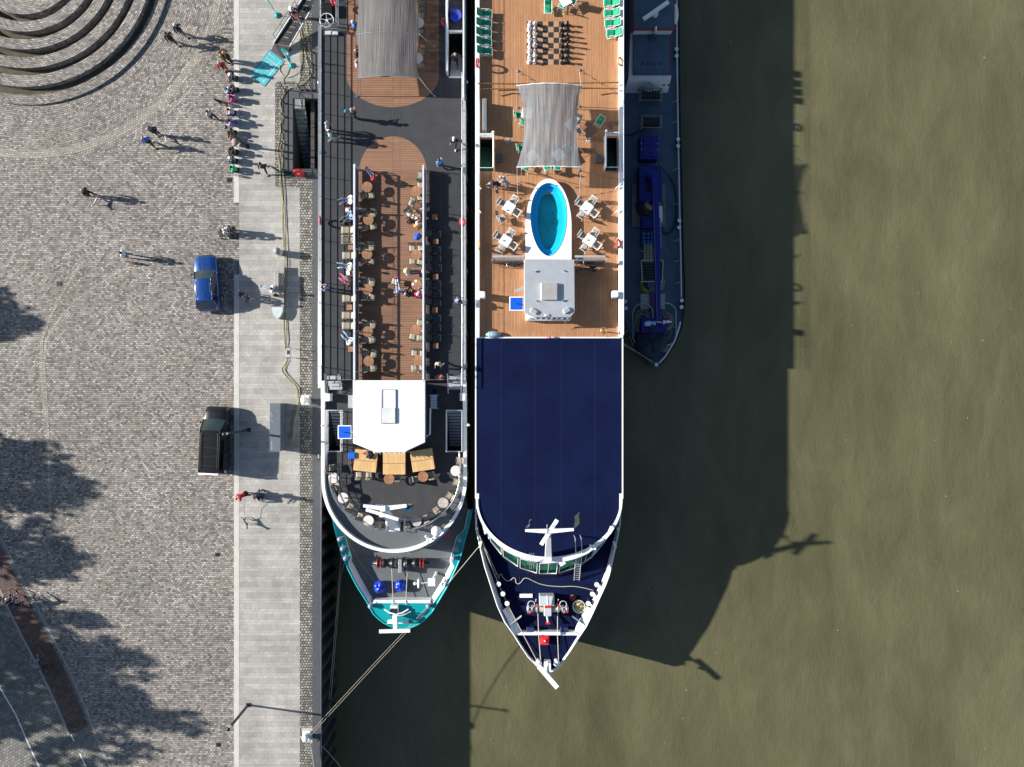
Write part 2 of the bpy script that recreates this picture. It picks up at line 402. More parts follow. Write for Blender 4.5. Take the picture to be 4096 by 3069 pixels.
# fan of setts laid in arcs around the stepped rings
RC = P(113, -152)
def polar_patch(r0, r1fun, z, n=120, a0=-190, a1=20):
    mb = MB(); rows = []
    for i in range(n + 1):
        a = math.radians(a0 + (a1 - a0) * i / n); r1 = r1fun(a)
        if r1 <= r0 + .05: rows.append(None); continue
        rows.append([(RC.x + (r0 + (r1 - r0) * t / 12) * math.cos(a), RC.y + (r0 + (r1 - r0) * t / 12) * math.sin(a), z) for t in range(13)])
    for i in range(n):
        if rows[i] and rows[i + 1]: mb.grid([rows[i], rows[i + 1]], 0, False)
    return mb
def rmax(a):
    r = 16.5
    if math.cos(a) > 1e-3: r = min(r, (P(934, 0).x - RC.x) / math.cos(a))
    if math.sin(a) < -1e-3: r = min(r, (RC.y - P(0, 712).y) / -math.sin(a))
    return r
uvpol = lambda v: (math.atan2(v[1] - RC.y, v[0] - RC.x) * 14.2 if not (v[1] > RC.y and v[0] < RC.x) else (math.atan2(v[1] - RC.y, v[0] - RC.x) - 2 * PI) * 14.2, math.hypot(v[0] - RC.x, v[1] - RC.y))
struct('arc_paving', polar_patch(11.0, rmax, ZP + .004), cobble, uvpol)
struct('gutter_band', polar_patch(15.1, lambda a: min(rmax(a), 15.75), ZP + .008), cobble_pale, uvpol)
def ribbon(pts, w, z):
    mb = MB(); p = [Vector(q) for q in pts]; L = []; R_ = []
    for k in range(len(p)):
        t = (p[min(k + 1, len(p) - 1)] - p[max(k - 1, 0)]).normalized(); n = Vector((-t.y, t.x))
        L.append((*(p[k] + n * w / 2), z)); R_.append((*(p[k] - n * w / 2), z))
    return mb.grid([L, R_], 0, False)
struct('gutter_strip', ribbon(XY('T1', [(1130, 790), (990, 850), (860, 930), (750, 1000), (640, 1090), (540, 1200), (440, 1330), (385, 1440), (370, 1657), (385, 1900), (410, 2260), (420, 2700), (425, 2950)]), .22, ZP + .005), cobble_pale, uvflat)
struct('gutter_strip', ribbon(XY('T1', [(690, 770), (620, 880), (540, 1000), (460, 1150), (400, 1290), (352, 1420), (345, 1657), (360, 1800), (385, 2130)]), .26, ZP + .009), cobble_pale, uvflat)
# cycle path and road at the lower left
lft = XY('T3', [(-600, -560), (0, 470), (60, 600), (150, 780), (230, 930), (330, 1130), (420, 1330), (465, 1445)])
rgt = XY('T3', [(-420, -560), (0, 150), (60, 270), (160, 460), (280, 690), (430, 980), (560, 1280), (600, 1385)])
road = MB(); edge = XY('T3', [(-390, -570), (20, 130), (85, 262), (185, 450), (305, 680), (455, 970), (585, 1270), (660, 1480), (745, 1657), (1500, 3300)])
road.face([(p[0], p[1], ZP + .004) for p in edge] + [(-420, -120, ZP + .004), (-420, 60, ZP + .004)])
struct('road_paving', road, paver, lambda v: (v[0] * .88 + v[1] * .48, -v[0] * .48 + v[1] * .88))
edging = M('grey_edging_stone', (.25, .245, .235), .8, var=.2, vs=3)
struct('kerb_edging', ribbon(edge, .2, ZP + .011), edging)
cyc = MB(); cyc.grid([[(p[0], p[1], ZP + .008) for p in lft], [(p[0], p[1], ZP + .008) for p in rgt]], 0, False)
struct('cycle_path', cyc, redpaver, lambda v: (v[0] * .88 + v[1] * .48, -v[0] * .48 + v[1] * .88))
struct('kerb_edging', ribbon(lft, .18, ZP + .012), edging)
struct('road_marking', ribbon(XY('T3', [(-60, 1010), (0, 1130), (100, 1300), (200, 1530), (260, 1657), (420, 2000)]), .11, ZP + .016), roadpaint)
struct('road_marking', ribbon(XY('T3', [(480, 1440), (502, 1486)]), .1, ZP + .016), roadpaint)
struct('road_marking', ribbon(XY('T3', [(540, 1570), (582, 1660)]), .11, ZP + .016), roadpaint)
# promenade: slabs, setts and the dark coping round the stair hole
pr = MB(); prect(pr, 957, FAR0, 1200, 326); prect(pr, 957, 326, 1100, 750); prect(pr, 957, 750, 1199, FAR1)
struct('promenade', pr, slabs)
ct = MB(); prect(ct, 1200, FAR0, 1247, 355); prect(ct, 1100, 326, 1200, 355); prect(ct, 1100, 355, 1135, 717); prect(ct, 1100, 717, 1199, 750); prect(ct, 1199, 717, 1249, FAR1)
struct('sett_strip', ct, cobble_quay, uvflat)
kb = MB()
for y0, y1 in ((FAR0, 811), (1099, FAR1)):
    a, b = P(936, y0), P(956.5, y1)
    s = .0035
    kb.prism([(a.x, b.y), (b.x, b.y), (b.x, a.y), (a.x, a.y)], ZP - .05, .006)
kb_o = struct('kerb', kb, kerbstone)
# quay wall: coping plates over a zig-zag of sheet piles
qw = thing('quay_wall', 'dark steel sheet pile quay wall with slate coping along the river', 'quay wall', (P(1265, 0).x, 0, 0), world=True)
cp = MB(); XE = P(1283, 0).x
for x0, y0, x1, y1 in ((1247, FAR0, 1283, 355), (1135, 355, 1283, 394), (1135, 394, 1171, 678), (1135, 678, 1283, 717), (1249, 717, 1283, FAR1)):
    a, b = P(x0, y0), P(x1, y1)
    cp.prism([(a.x, b.y), (b.x, b.y), (b.x, a.y), (a.x, a.y)], -.35, 0)
cp.build('coping', coping_m, qw)
ed = MB(); ed.tube([(XE + .02, P(0, FAR0).y, -.03), (XE + .02, P(0, 355).y, -.03)], .035, 6); ed.tube([(XE + .02, P(0, 717).y, -.03), (XE + .02, P(0, FAR1).y, -.03)], .035, 6)
ed.build('edge_rail', M('worn_steel_edge', (.28, .29, .31), .4, .7), qw)
zz = []; y = P(0, 5000).y
while y < P(0, -3000).y:
    zz += [(XE, y), (XE, y + .42), (XE - .42, y + .66), (XE - .42, y + 1.06)]; y += 1.32
pl = MB(); pl.grid([[(p[0], p[1], -.34) for p in zz], [(p[0], p[1], -8) for p in zz]], 0, False)
for k in range(0, len(zz) - 1, 4):
    pl.box((XE - .02, zz[k][1] + .21, -1.9), (.16, .34, .5))
pl.build('sheet_piling', pile_m, qw)
bk = MB(); bk.box((XE - .8, 0, -4.5), (.3, 1, 8)); bk.v = [(x, P(0, 5000).y if yy < 0 else P(0, -3000).y, z) for x, yy, z in bk.v]
bk.build('backing_wall', pile_m, qw)
# river
wt = MB(); wt.face([(-16.3, -420, Z_WATER), (520, -420, Z_WATER), (520, 420, Z_WATER), (-16.3, 420, Z_WATER)])
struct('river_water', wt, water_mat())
# the stair well in the quay
st = thing('quay_stairs', 'steep narrow concrete stairs going down through a hole in the quay', 'stairs', P(1228, 536), world=True)
conc = M('stained_concrete', (.21, .23, .22), .85, var=.4, vs=2.2, bump=.3)
dconc = M('dark_well_concrete', (.03, .034, .033), .9, var=.3)  # well walls and floor in a darker tone than the steps
sm = MB()
X0, X1 = P(1172, 0).x + .02, P(1217, 0).x
sm.box(((X0 + X1) / 2, P(0, 401).y - .25, -.12), (X1 - X0, .8, .1))
for k in range(15):
    sm.box(((X0 + X1) / 2, 22.3 - .285 * k - .14, -.2 * (k + 1) - .1), (X1 - X0, .30, .2))
sm.build('step', conc, st)
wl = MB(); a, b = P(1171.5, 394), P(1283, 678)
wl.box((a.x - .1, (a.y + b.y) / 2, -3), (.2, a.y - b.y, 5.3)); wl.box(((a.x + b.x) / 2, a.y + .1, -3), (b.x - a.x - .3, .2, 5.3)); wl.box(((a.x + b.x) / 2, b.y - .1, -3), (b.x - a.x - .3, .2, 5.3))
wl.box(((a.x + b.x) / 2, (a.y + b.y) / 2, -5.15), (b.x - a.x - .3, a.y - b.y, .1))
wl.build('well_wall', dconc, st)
hr = MB(); hr.tube([(X1, 22.9, .95), (X1, 22.3, .95), (X1, 18.4, -2.1)], .025); hr.tube([(X1, 22.9, .95), (X1, 22.9, 0)], .025)
for k in range(5): hr.tube([(X1, 22.2 - .9 * k, .88 - .65 * k), (X1, 22.2 - .9 * k, -.2 - .65 * k)], .02)
hr.build('handrail', black, st)
# railings round the stair well
def rail_thing(label, pts, posts, h=1.0, rails=(1.0, .55, .12), mat=None, name='quay_railing', r=.028):
    t = thing(name, label, 'railing', (pts[0][0], pts[0][1], 0), world=True)
    m1 = MB()
    for z in rails: m1.tube([(p[0], p[1], z) for p in pts], r)
    m1.build('rail', mat or black, t)
    m2 = MB()
    for p in posts:
        m2.box((p[0], p[1], h / 2), (.06, .06, h)); m2.box((p[0] + .05, p[1], .02), (.18, .14, .04)); m2.cut()
    m2.builds('post', mat or black, t); return t
def along(a, b, n): return [Vector(a).lerp(Vector(b), k / (n - 1)) for k in range(n)]
p1, p2, p3 = P(1140, 360).to_2d(), P(1140, 690).to_2d(), P(1276, 690).to_2d()
rail_thing('black railing along the outer side of the open quay stair well', [p1, p2], along(p1, p2, 7))
rail_thing('black railing across the foot of the stair well carrying the red lifebuoy case', [p2 + Vector((.06, -.06)), p3], along(p2 + Vector((.3, -.06)), p3, 3))
p4, p5, p6 = P(1204, 362).to_2d(), P(1252, 362).to_2d(), P(1252, 212).to_2d()
rail_thing('black railing turning the corner at the head of the stair well', [p4, p5, p6], along(p4, p5, 3) + along(p5, p6, 4)[1:])
lb = thing('lifebuoy_case', 'red octagonal lifebuoy case hanging on the black quay railing', 'lifebuoy case', (P(1205, 694).x, P(1205, 694).y - .14, .62))
c8 = MB(); pr8 = [(.44 * math.cos(PI / 8 + PI / 4 * k), .44 * math.sin(PI / 8 + PI / 4 * k)) for k in range(8)]
c8.prism(pr8, -.1, .1); c8.move(0, Matrix.Rotation(PI / 2 - .35, 4, 'X')); c8.build('case', red, lb)
c9 = MB(); c9.prism([(p[0] * .3, p[1] * .3) for p in pr8], .1, .125); c9.move(0, Matrix.Rotation(PI / 2 - .35, 4, 'X')); c9.build('label_plate', M('faded_pink_label', (.7, .25, .2), .6), lb)
# concentric stepped rings at the upper left
fr = thing('stepped_rings', 'concentric cobbled ring walls with dark sunken channels between them', 'stone steps', (RC.x, RC.y, ZP), world=True)
S = 1 / 49.9
def ring_sector(r0, r1, z0, z1, a0=-200, a1=30, n=110):
    mb = MB()
    def row(r, z): return [(RC.x + r * math.cos(math.radians(a0 + (a1 - a0) * i / n)), RC.y + r * math.sin(math.radians(a0 + (a1 - a0) * i / n)), z) for i in range(n + 1)]
    mb.grid([row(r0, z0), row(r0, z1), row(r1, z1), row(r1, z0)], 0, False); return mb
for r0, r1, h in ((150, 226, .62), (252, 292, .55), (322, 362, .5), (392, 434, .46), (463, 507, .42), (533, 572, .14)):
    ring_sector(r0 * S, r1 * S, ZP, ZP + h * 1.25).build('ring_wall', cobble, fr, uvf=lambda v: (uvpol(v)[0] * math.hypot(v[0] - RC.x, v[1] - RC.y) / 14.2, math.hypot(v[0] - RC.x, v[1] - RC.y) + v[2]))
ring_sector(120 * S, 540 * S, ZP - .04, ZP + .02).build('channel_floor', silt, fr)
# drains in the paving
def drain(s, x, y, label, rz=0., w=.42):
    c = W(s, x, y, ZP); t = thing('drain_grate', label, 'drain', (c.x, c.y, ZP), rz, 'drains in the cobbles')
    m = MB(); m.bbox((0, 0, .01), (w, w * .9, .03), bv=.008); m.build('frame', M('iron_drain_frame', (.07, .065, .06), .7), t)
    m = MB()
    for k in range(7): m.box((-w * .38 + k * w * .127, 0, .028), (.03, w * .74, .012))
    m.build('grille', black, t)
drain('R1', 1980, 1555, 'iron drain grate by the kerb beside the person in green')
drain('T1', 510, 940, 'iron drain grate beside the pale curved gutter strip')
drain('T3', 1488, 204, 'iron drain grate near the kerb below the dog', w=.36)
drain('T3', 1495, 1505, 'iron drain grate at the foot of the bottom street lamp', w=.36)
# ---------------------------------------------------------------- trees outside the left edge
bark = M('rough_bark', (.09, .07, .05), .9, bump=.8, bs=14)
leaf = M('summer_leaves', (.055, .095, .022), .6, var=.45, vs=.8)
def make_tree(label, loc, h, sx, sy, seed):
    rnd = random.Random(seed)
    t = thing('plane_tree', label, 'tree', loc, rnd.random() * 6, 'plane trees along the road')
    m = MB(); m.tube([(0, 0, -.1), (.05, 0, h * .2), (0, .1, h * .42), (.1, 0, h * .8)], [.3, .24, .19, .05], 8)
    tips = []
    for k in range(11):
        a = k * 2.4; z0 = h * (.3 + .045 * k); L = (h * .30) * (1 - .045 * k)
        e = Vector((math.cos(a) * L * sx, math.sin(a) * L * sy, z0 + L * .55)); tips.append(e)
        m.tube([(0, 0, z0), (e.x * .5, e.y * .5, z0 + L * .18), e], [.1, .07, .03], 5)
    m.build('trunk', bark, t)
    c = MB()
    for e in tips * 5 + [Vector((0, 0, h * .86))] * 8:
        q = e + Vector((rnd.gauss(0, .8) * sx, rnd.gauss(0, .8) * sy, rnd.gauss(0, .75)))
        rr = rnd.uniform(.45, .95)
        for j in range(34):
            d = Vector((rnd.gauss(0, 1), rnd.gauss(0, 1), rnd.gauss(0, .8))); d = d.normalized() * rr * rnd.uniform(.5, 1)
            o = q + d; u = Vector((rnd.gauss(0, 1), rnd.gauss(0, 1), rnd.gauss(0, 1))).normalized(); v = u.orthogonal().normalized(); s = rnd.uniform(.2, .34)
            c.face([o - u * s, o + v * s * .7, o + u * s, o - v * s * .7])
    c.build('crown', leaf, t)
def tree_for(tip, h, sx, sy, seed, label):
    g0 = P(tip[0], tip[1], ZP); L = h / math.tan(math.radians(24))
    make_tree(label, (g0.x - L * .98, g0.y + L * .14, ZP), h, sx, sy, seed)
tree_for((95, 1290), 8.5, .7, .75, 1, 'leafy tree past the left edge shading the cobbles beside the curved strip')
tree_for((400, 1960), 10.5, 1.1, .85, 2, 'broad leafy tree past the left edge shading the cobbles left of the van')
tree_for((330, 2225), 9.0, .9, .6, 3, 'leafy tree past the left edge shading the cobbles above the first cyclist')
tree_for((590, 2670), 12.0, 1.0, .8, 4, 'tall leafy tree past the left edge shading the second cyclist')
tree_for((470, 2800), 12.0, 1.05, 1.0, 6, 'leafy tree past the left edge shading the road beside the red path')
tree_for((250, 2620), 9.5, .9, .55, 8, 'shorter leafy tree past the left edge shading the red path between the cyclists')
tree_for((770, 2935), 13.0, 1.0, .9, 5, 'tallest leafy tree past the left edge shading the end of the cycle path')
# ---------------------------------------------------------------- things on the quay
lampblack = M('street_lamp_black', (.018, .018, .02), .45)
def lamp(base, h, label):
    b0 = P(*base); t = thing('street_lamp', label, 'street lamp', b0, 0, 'street lamps along the promenade')
    m = MB(); m.box((0, 0, h * .42), (.15, .15, h * .84)); m.build('post', lampblack, t)
    m = MB(); m.box((0, 0, .03), (.3, .3, .06)); m.build('base_plate', lampblack, t)
    m = MB(); m.cyl((0, 0, h * .84), .085, h * .12, 14); m.build('lamp_tube', M('frosted_lamp_glass', (.72, .72, .68), .3), t)
    m = MB(); m.lathe([(.0, 0), (.15, .0), (.15, .04), (.06, .09), (0, .1)], (0, 0, h * .96), 16); m.build('cap', lampblack, t)
lamp((990, 587), 4.5, 'tall black street lamp standing among the people sitting on the kerb')
lamp((995, 1720), 5.1, 'tall black street lamp leaning into view beside the black van')
lamp((993, 2820), 4.2, 'tall black street lamp near the bottom mooring bollard')
b0 = P(1122, 1012)
bn = thing('litter_bin', 'grey round litter bin with domed lid on the promenade', 'litter bin', b0)
m = MB(); m.lathe([(.2, 0), (.24, .08), (.27, .75), (.27, .8)], (0, 0, 0), 18); m.build('body', lgrey, bn)
m = MB(); m.lathe([(.285, .8), (.285, .86), (.24, 1.0), (.12, 1.08), (0, 1.1)], (0, 0, 0), 18); m.build('lid', grey, bn)
m = MB(); m.box((.02, -.275, .5), (.26, .02, .34), .05); m.build('sticker', M('torn_poster', (.45, .62, .66), .7, var=.4, vs=14), bn)
# slatted bench with the boat-shaped end
bx, by = P(1110, 1144, .45)[:2]
be = thing('slatted_bench', 'weathered slatted double bench with pale pointed end on the promenade', 'bench', (bx, by, 0))
wood = M('weathered_bench_wood', (.36, .345, .325), .8, var=.3, vs=8)
m = MB()
for k in range(9): m.box((-.46 + k * .115, 0, .44), (.09, 3.28, .04))
m.build('seat', wood, be)
m = MB(); m.box((-.04, .3, .66), (.06, 1.5, .32)); m.box((.10, .3, .80), (.17, 1.4, .035)); m.build('backrest', wood, be)
m = MB(); m.box((0, 1.2, .21), (.9, .1, .42)); m.box((0, -1.2, .21), (.9, .1, .42)); m.box((0, 0, .21), (.9, .1, .42)); m.build('support', grey, be)
m = MB(); m.prism([(-.44, -1.68), (-.40, -2.05), (-.24, -2.38), (0, -2.62), (.24, -2.38), (.40, -2.05), (.44, -1.68)], .0, .46); m.build('pointed_end', M('pale_blue_panel', (.50, .56, .58), .4), be)
# cabinet with scribbles
cb = thing('steel_cabinet', 'long dark grey service cabinet with white graffiti scribbles', 'cabinet', P(1126, 1706))
m = MB(); m.bbox((-.02, 0, .72), (.78, 3.72, 1.44), bv=.02); m.build('body', M('slate_blue_grey_metal', (.075, .095, .115), .5), cb)
m = MB(); m.bbox((-.02, 0, 1.46), (.84, 3.78, .05), bv=.015); m.build('lid', M('slate_blue_grey_lid', (.105, .13, .155), .5), cb)
m = MB(); rnd = random.Random(3)
for cx_, cy_, n in ((-.3, 1.0, 9), (-.27, .35, 3), (-.28, -1.3, 12)):
    m.tube([(cx_ + rnd.uniform(-.09, .09), cy_ + .25 - k * .06 + rnd.uniform(-.05, .05), 1.489) for k in range(n)], .012, 4)
m.tube([(.375, .7 - k * .05, .5 + .2 * (k % 2)) for k in range(8)], .012, 4); m.tube([(.375, -1.3 - k * .05, .6 + .25 * (k % 2)) for k in range(8)], .012, 4)
m.build('graffiti', M('white_spray_paint', (.6, .62, .62), .8), cb)
# information board seen from above
ib = thing('notice_board', 'narrow white two legged notice board with red trim beside the hoses', 'sign', P(1184, 1415))
m = MB(); m.box((-.02, 0, 1.62), (.10, 1.0, .7)); m.build('board', white, ib)
m = MB(); m.box((-.02, .42, 1.975), (.30, .10, .03)); m.box((-.02, -.42, 1.975), (.30, .10, .03)); m.build('red_trim', M('dark_red_trim', (.16, .015, .02), .4), ib)
m = MB(); m.box((-.02, 0, 1.97), (.30, .96, .02)); m.build('top_tray', M('pale_blue_tray', (.42, .45, .5), .3), ib)
m = MB(); m.prism([(-.08, .2), (.02, .12), (.1, .2), (.1, -.16), (0, -.1), (-.1, -.16)], 1.982, 1.99); m.build('dark_emblem', black, ib)
for yy in (.36, -.36):
    m = MB(); m.tube([(0, yy, 0), (0, yy, 1.3)], .03, 8); m.build('leg', steel, ib)
# mooring bollards on the quay
pad = M('pale_concrete_pad', (.40, .38, .35), .85, var=.2)
def quay_bollard(s, x, y, label, lean):
    c = W(s, x, y); t = thing('mooring_bollard', label, 'bollard', c, 0, 'mooring bollards on the quay')
    m = MB(); m.box((.05, 0, .004), (.8, .85 if lean else 1.15, .012)); m.build('concrete_pad', pad, t)
    m = MB(); m.bbox((0, 0, .05), (.62, .72, .09), bv=.03)
    for a in (-1, 1):
        for b in (-1, 1): m.cyl((a * .22, b * .27, .09), .05, .04, 8)
    m.build('base_plate', offwhite, t)
    m = MB(); m.lathe([(.2, .09), (.17, .3), (.19, .42), (.27, .5), (.27, .56), (.18, .62), (0, .63)], (0, 0, 0), 18, sx=.9, sy=1.15); m.build('post', offwhite, t)
quay_bollard('T8', 1333, 140, 'white mooring bollard on a plate beside the grey cabinet', True)
quay_bollard('T4', 705, 1380, 'white mooring bollard at the bottom holding four ropes', False)
lad = thing('quay_ladder', 'small black hoop handle with white plate on the coping edge', 'ladder handle', W('T8', 1480, 765))
m = MB(); m.tube([(.1, .25, .0), (-.1, .2, .06), (-.12, -.2, .06), (.1, -.3, .0)], .025); m.build('hoop', black, lad)
m = MB(); m.box((-.04, .02, .02), (.1, .34, .03)); m.build('plate', white, lad)
# hoses and cables lying along the promenade
def hose_thing(label, pts, r, mat, name='hose'):
    p = [Vector(q) for q in pts]; out = []
    for k in range(len(p) - 1):                                  # catmull-rom
        a, b, c, d = p[max(k - 1, 0)], p[k], p[k + 1], p[min(k + 2, len(p) - 1)]
        for i in range(6):
            t = i / 6
            out.append(.5 * ((2 * b) + (c - a) * t + (2 * a - 5 * b + 4 * c - d) * t * t + (3 * b - a - 3 * c + d) * t ** 3))
    out.append(p[-1])
    o = MB().tube(out, r, 6).build(name, mat); tag(o, label, 'hose' if name == 'hose' else 'rope', 'hoses lying along the quay' if name == 'hose' else None); return o
trunk_line = [Q('R3', 1200, 560), Q('R3', 1175, 780), Q('R3', 1195, 1000), Q('R3', 1215, 1250), Q('R3', 1235, 1500), Q('R4', 1240, 250), Q('R4', 1255, 600), Q('R4', 1270, 900), Q('R4', 1262, 1250), Q('R4', 1258, 1650), Q('T7', 1590, 1250), Q('T7', 1600, 1500), (1146, 1390), (1150, 1440), (1135, 1480), (1165, 1520), Q('T8', 1245, 10), Q('T8', 1252, 150), Q('T8', 1225, 290), Q('T8', 1200, 400), Q('T8', 1192, 520), Q('T8', 1165, 590)]
heads = [[Q('R2', 1460, 430), Q('R2', 1500, 700), Q('R2', 1505, 900), Q('R2', 1455, 1060), Q('R2', 1290, 1140), Q('R2', 1180, 1060), Q('R2', 1180, 975), Q('R2', 1245, 945), Q('R2', 1312, 985), Q('R2', 1280, 1090), Q('R2', 1225, 1170), Q('R2', 1245, 1310), Q('R2', 1190, 1480), Q('R3', 1200, 150)],
         [Q('R2', 1480, 420), Q('R2', 1550, 800), Q('R2', 1580, 960), Q('R2', 1640, 1050), Q('R2', 1600, 1170), Q('R2', 1450, 1280), Q('R2', 1330, 1300), Q('R2', 1230, 1400), Q('R2', 1190, 1560), Q('R3', 1180, 350)],
         [Q('R2', 1555, 320), Q('R2', 1590, 600), Q('R2', 1640, 980), Q('R2', 1630, 1100), Q('R2', 1500, 1230), Q('R2', 1360, 1290), Q('R2', 1270, 1250), Q('R2', 1250, 1330), Q('R2', 1215, 1450), Q('R3', 1170, 60), Q('R3', 1215, 220), Q('R3', 1185, 430)],
         [Q('R2', 1440, 500), Q('R2', 1490, 800), Q('R2', 1460, 1100), Q('R2', 1400, 1250), Q('R2', 1300, 1300), Q('R2', 1200, 1450), Q('R2', 1200, 1600), Q('R3', 1205, 250), Q('R3', 1175, 400)]]
hl = ['yellowish hose making an open loop below the teal flag', 'yellowish hose bending round beside the dark railing corner', 'pale cable crossing the cobbles above the stair well', 'pale cable running straight down inside the hose bundle']
for i, h0 in enumerate(heads):
    line = [P(x, y, .04 + .012 * i) for x, y in h0] + [P(x + (i - 1.5) * 4.6 + random.uniform(-3.2, 3.2), y + (0 if k else 6 * i), .04 + .012 * (i % 3)) for k, (x, y) in enumerate(trunk_line)]
    hose_thing(hl[i], line, [.022, .02, .016, .015][i], hose if i in (0, 1) else hose2)
# beach flags
def beach_flag(label, px, arch):
    b0 = P(*px); t = thing('beach_flag', label, 'flag', b0, 0, 'teal beach flags on the quay')
    m = MB(); m.lathe([(.24, 0), (.24, .06), (.1, .12), (.04, .2)], (0, 0, 0), 20); m.build('base', teal, t)
    line = [Vector((0, 0, z)) for z in (.1, .8, 1.6, 2.3)] + [Vector((.03, -.02, 2.8)), Vector((.14, -.05, 3.15)), Vector((.33, -.09, 3.36)), Vector((.52, -.13, 3.3)), Vector((.6, -.15, 3.05))]
    m = MB(); m.tube(line, [.02] * 6 + [.014, .012, .01], 6); m.build('pole', black, t)
    def fx(z): return .60 - .52 * max(0, (2.75 - z) / 2.1) ** 1.3 if z < 2.75 else .60
    zs = [.62, 1.0, 1.5, 2.0, 2.4, 2.8, 3.05, 3.2, 3.3]
    px_ = [.02, .0, .0, .0, .01, .03, .10, .18, .27]
    rows = [[(px_[k] + (fx(z) - px_[k]) * u - .0, -.02 - .16 * px_[k] - .25 * u * (fx(z) - px_[k]) + .03 * math.sin(u * 9 + z * 2), z) for u in (0, .25, .5, .75, 1)] for k, z in enumerate(zs)]
    s = MB(); s.grid(rows); so = s.build('sail', tealcloth, t)
    mod = so.modifiers.new('thickness', 'SOLIDIFY'); mod.thickness = .006
    def patch(name, pts, mat, off):
        q = MB(); q.face([(u, -.02 - .25 * u + off, z) for u, z in pts]); q.face([(u, -.02 - .25 * u - off * 1.6, z) for u, z in reversed(pts)]); q.build(name, mat, so)
    patch('sun_emblem', [(.33 + .2 * math.cos(a), 2.65 + .28 * math.sin(a)) for a in [PI * (k / 8 - .28) for k in range(9)]], M('yellow_flag_print', (.80, .55, .10), .8), .03)
    patch('bird_emblem', [(.05, 2.42), (.2, 2.55), (.30, 2.45), (.5, 2.75), (.55, 2.62), (.42, 2.3), (.3, 2.12), (.22, 2.25), (.12, 2.3)], M('white_flag_print', (.82, .83, .84), .8), .036)
    return t
beach_flag('teal teardrop flag with yellow sun and white bird beside the welcome mat', (1168, 263), True)
f2 = beach_flag('teal teardrop flag at the top edge left of the gangway', (1110, 62), True)
f2.rotation_euler = (0, 0, 2.6)
# welcome mat
ml = P(1069, 274); c1, c2, c3, c4 = XY('R2', [(1030, 735), (1250, 910), (955, 1280), (735, 1105)])
ang = math.atan2(c2.y - c1.y, c2.x - c1.x); wdt = (c2 - c1).length; hgt = (c4 - c1).length
wm = thing('welcome_mat', 'turquoise welcome mat with white lettering and flower emblem', 'mat', ((c1.x + c3.x) / 2, (c1.y + c3.y) / 2, 0), ang)
m = MB(); m.bbox((0, 0, .012), (wdt, hgt, .022), bv=.01); m.build('rubber_edge', rubber, wm)
m = MB(); m.bbox((0, 0, .02), (wdt - .07, hgt - .07, .02), bv=.004); m.build('carpet', M('turquoise_carpet', (.06, .42, .46), .95, var=.12, vs=5, bump=.5, bs=90), wm)
matw = M('white_mat_print', (.62, .74, .74), .9)
m = MB(); a, b = wdt / 2 - .17, hgt / 2 - .17; k = .13
loop = []
for sx, sy in ((-1, -1), (1, -1), (1, 1), (-1, 1)):
    pts = [(sx * a, sy * (b - k)), (sx * (a - k * .35), sy * (b - k * .55)), (sx * (a - k * .55), sy * (b - k * .35)), (sx * (a - k), sy * b)]
    loop += pts if sx * sy < 0 else pts[::-1]
order = loop
m.tube([(p[0], p[1], .031) for p in order], .014, 4, closed=True); m.build('border_line', matw, wm)
for txt, yy, s in (('WILLKOMMEN', .62, .2), ('AN BORD', .36, .2), ('IHRER SCHÖNSTEN', .10, .16), ('ZEIT', -.14, .2)):
    lettering(txt, s, matw, Matrix.Translation((0.05, yy, .034)), wm)
m = MB()
for k in range(5): m.ring((.0 + .05 * math.cos(k * 1.26), -.75 + .05 * math.sin(k * 1.26), .033), .05 + .02 * k, .008, 14, 4)
m.tube([(-.28, -.42, .033), (-.1, -.55, .033), (.1, -.98, .033), (.12, -1.05, .033)], .012, 4); m.build('flower_emblem', matw, wm)
# gangway from the quay up to the teal ship
gw = thing('gangway', 'black gangway with white side rails leading from the quay up to the ship', 'gangway', W('R2', 1200, 560), world=True)
ga, gb = W('R2', 1110, 620, .55), W('R2', 1238, 600, .55)
lo_l, lo_r = W('R2', 1090, 640, .45), W('R2', 1330, 690, .45)
hi_l, hi_r = W('R2', 1545, -60, 1.55), W('R2', 1745, -60, 1.55)
dx = (hi_l - lo_l); ext = dx * .55
hi_l2, hi_r2 = hi_l + ext * .5, hi_r + ext * .5
m = MB(); up = Vector((0, 0, .05))
m.face([lo_l, lo_r, hi_r2, hi_l2]); m.face([lo_l - up, hi_l2 - up, hi_r2 - up, lo_r - up]); m.face([lo_l, lo_l - up, lo_r - up, lo_r])
m.build('walkway', M('black_gangway_mat', (.022, .021, .022), .75), gw)
for q0, q1, sgn in ((lo_l, hi_l2, -1), (lo_r, hi_r2, 1)):
    d = (q1 - q0).normalized(); n = Vector((-d.y, d.x, 0)).normalized() * -sgn
    m = MB(); m.tube([q0 + n * 0 + Vector((0, 0, .06)), q1 + Vector((0, 0, .06))], .07, 4); m.build('side_beam', lgrey, gw)
    m = MB()
    for hgt_ in (.5, 1.0): m.tube([q0.lerp(q1, .06) + Vector((0, 0, hgt_)) - n * .1, q1 + Vector((0, 0, hgt_)) - n * .1], .018)
    for k in range(6):
        q = q0.lerp(q1, .06 + .18 * k); m.tube([q, q + Vector((0, 0, 1.0)) - n * .1], .018)
    m.build('handrail', black, gw)
m = MB()
for k in range(10):
    a_, b_ = lo_l.lerp(hi_l2, .12 + k * .085), lo_r.lerp(hi_r2, .12 + k * .085)
    m.tube([a_.lerp(b_, .33) + Vector((0, 0, .01)), a_.lerp(b_, .62) + Vector((0, 0, .01))], .014, 4)
m.build('tread_strip', white, gw)
m = MB(); q1, q2, q3, q4 = [W('R2', x, y, 0) for x, y in ((1070, 660), (1300, 780), (1215, 870), (1050, 745))]
z1 = .40
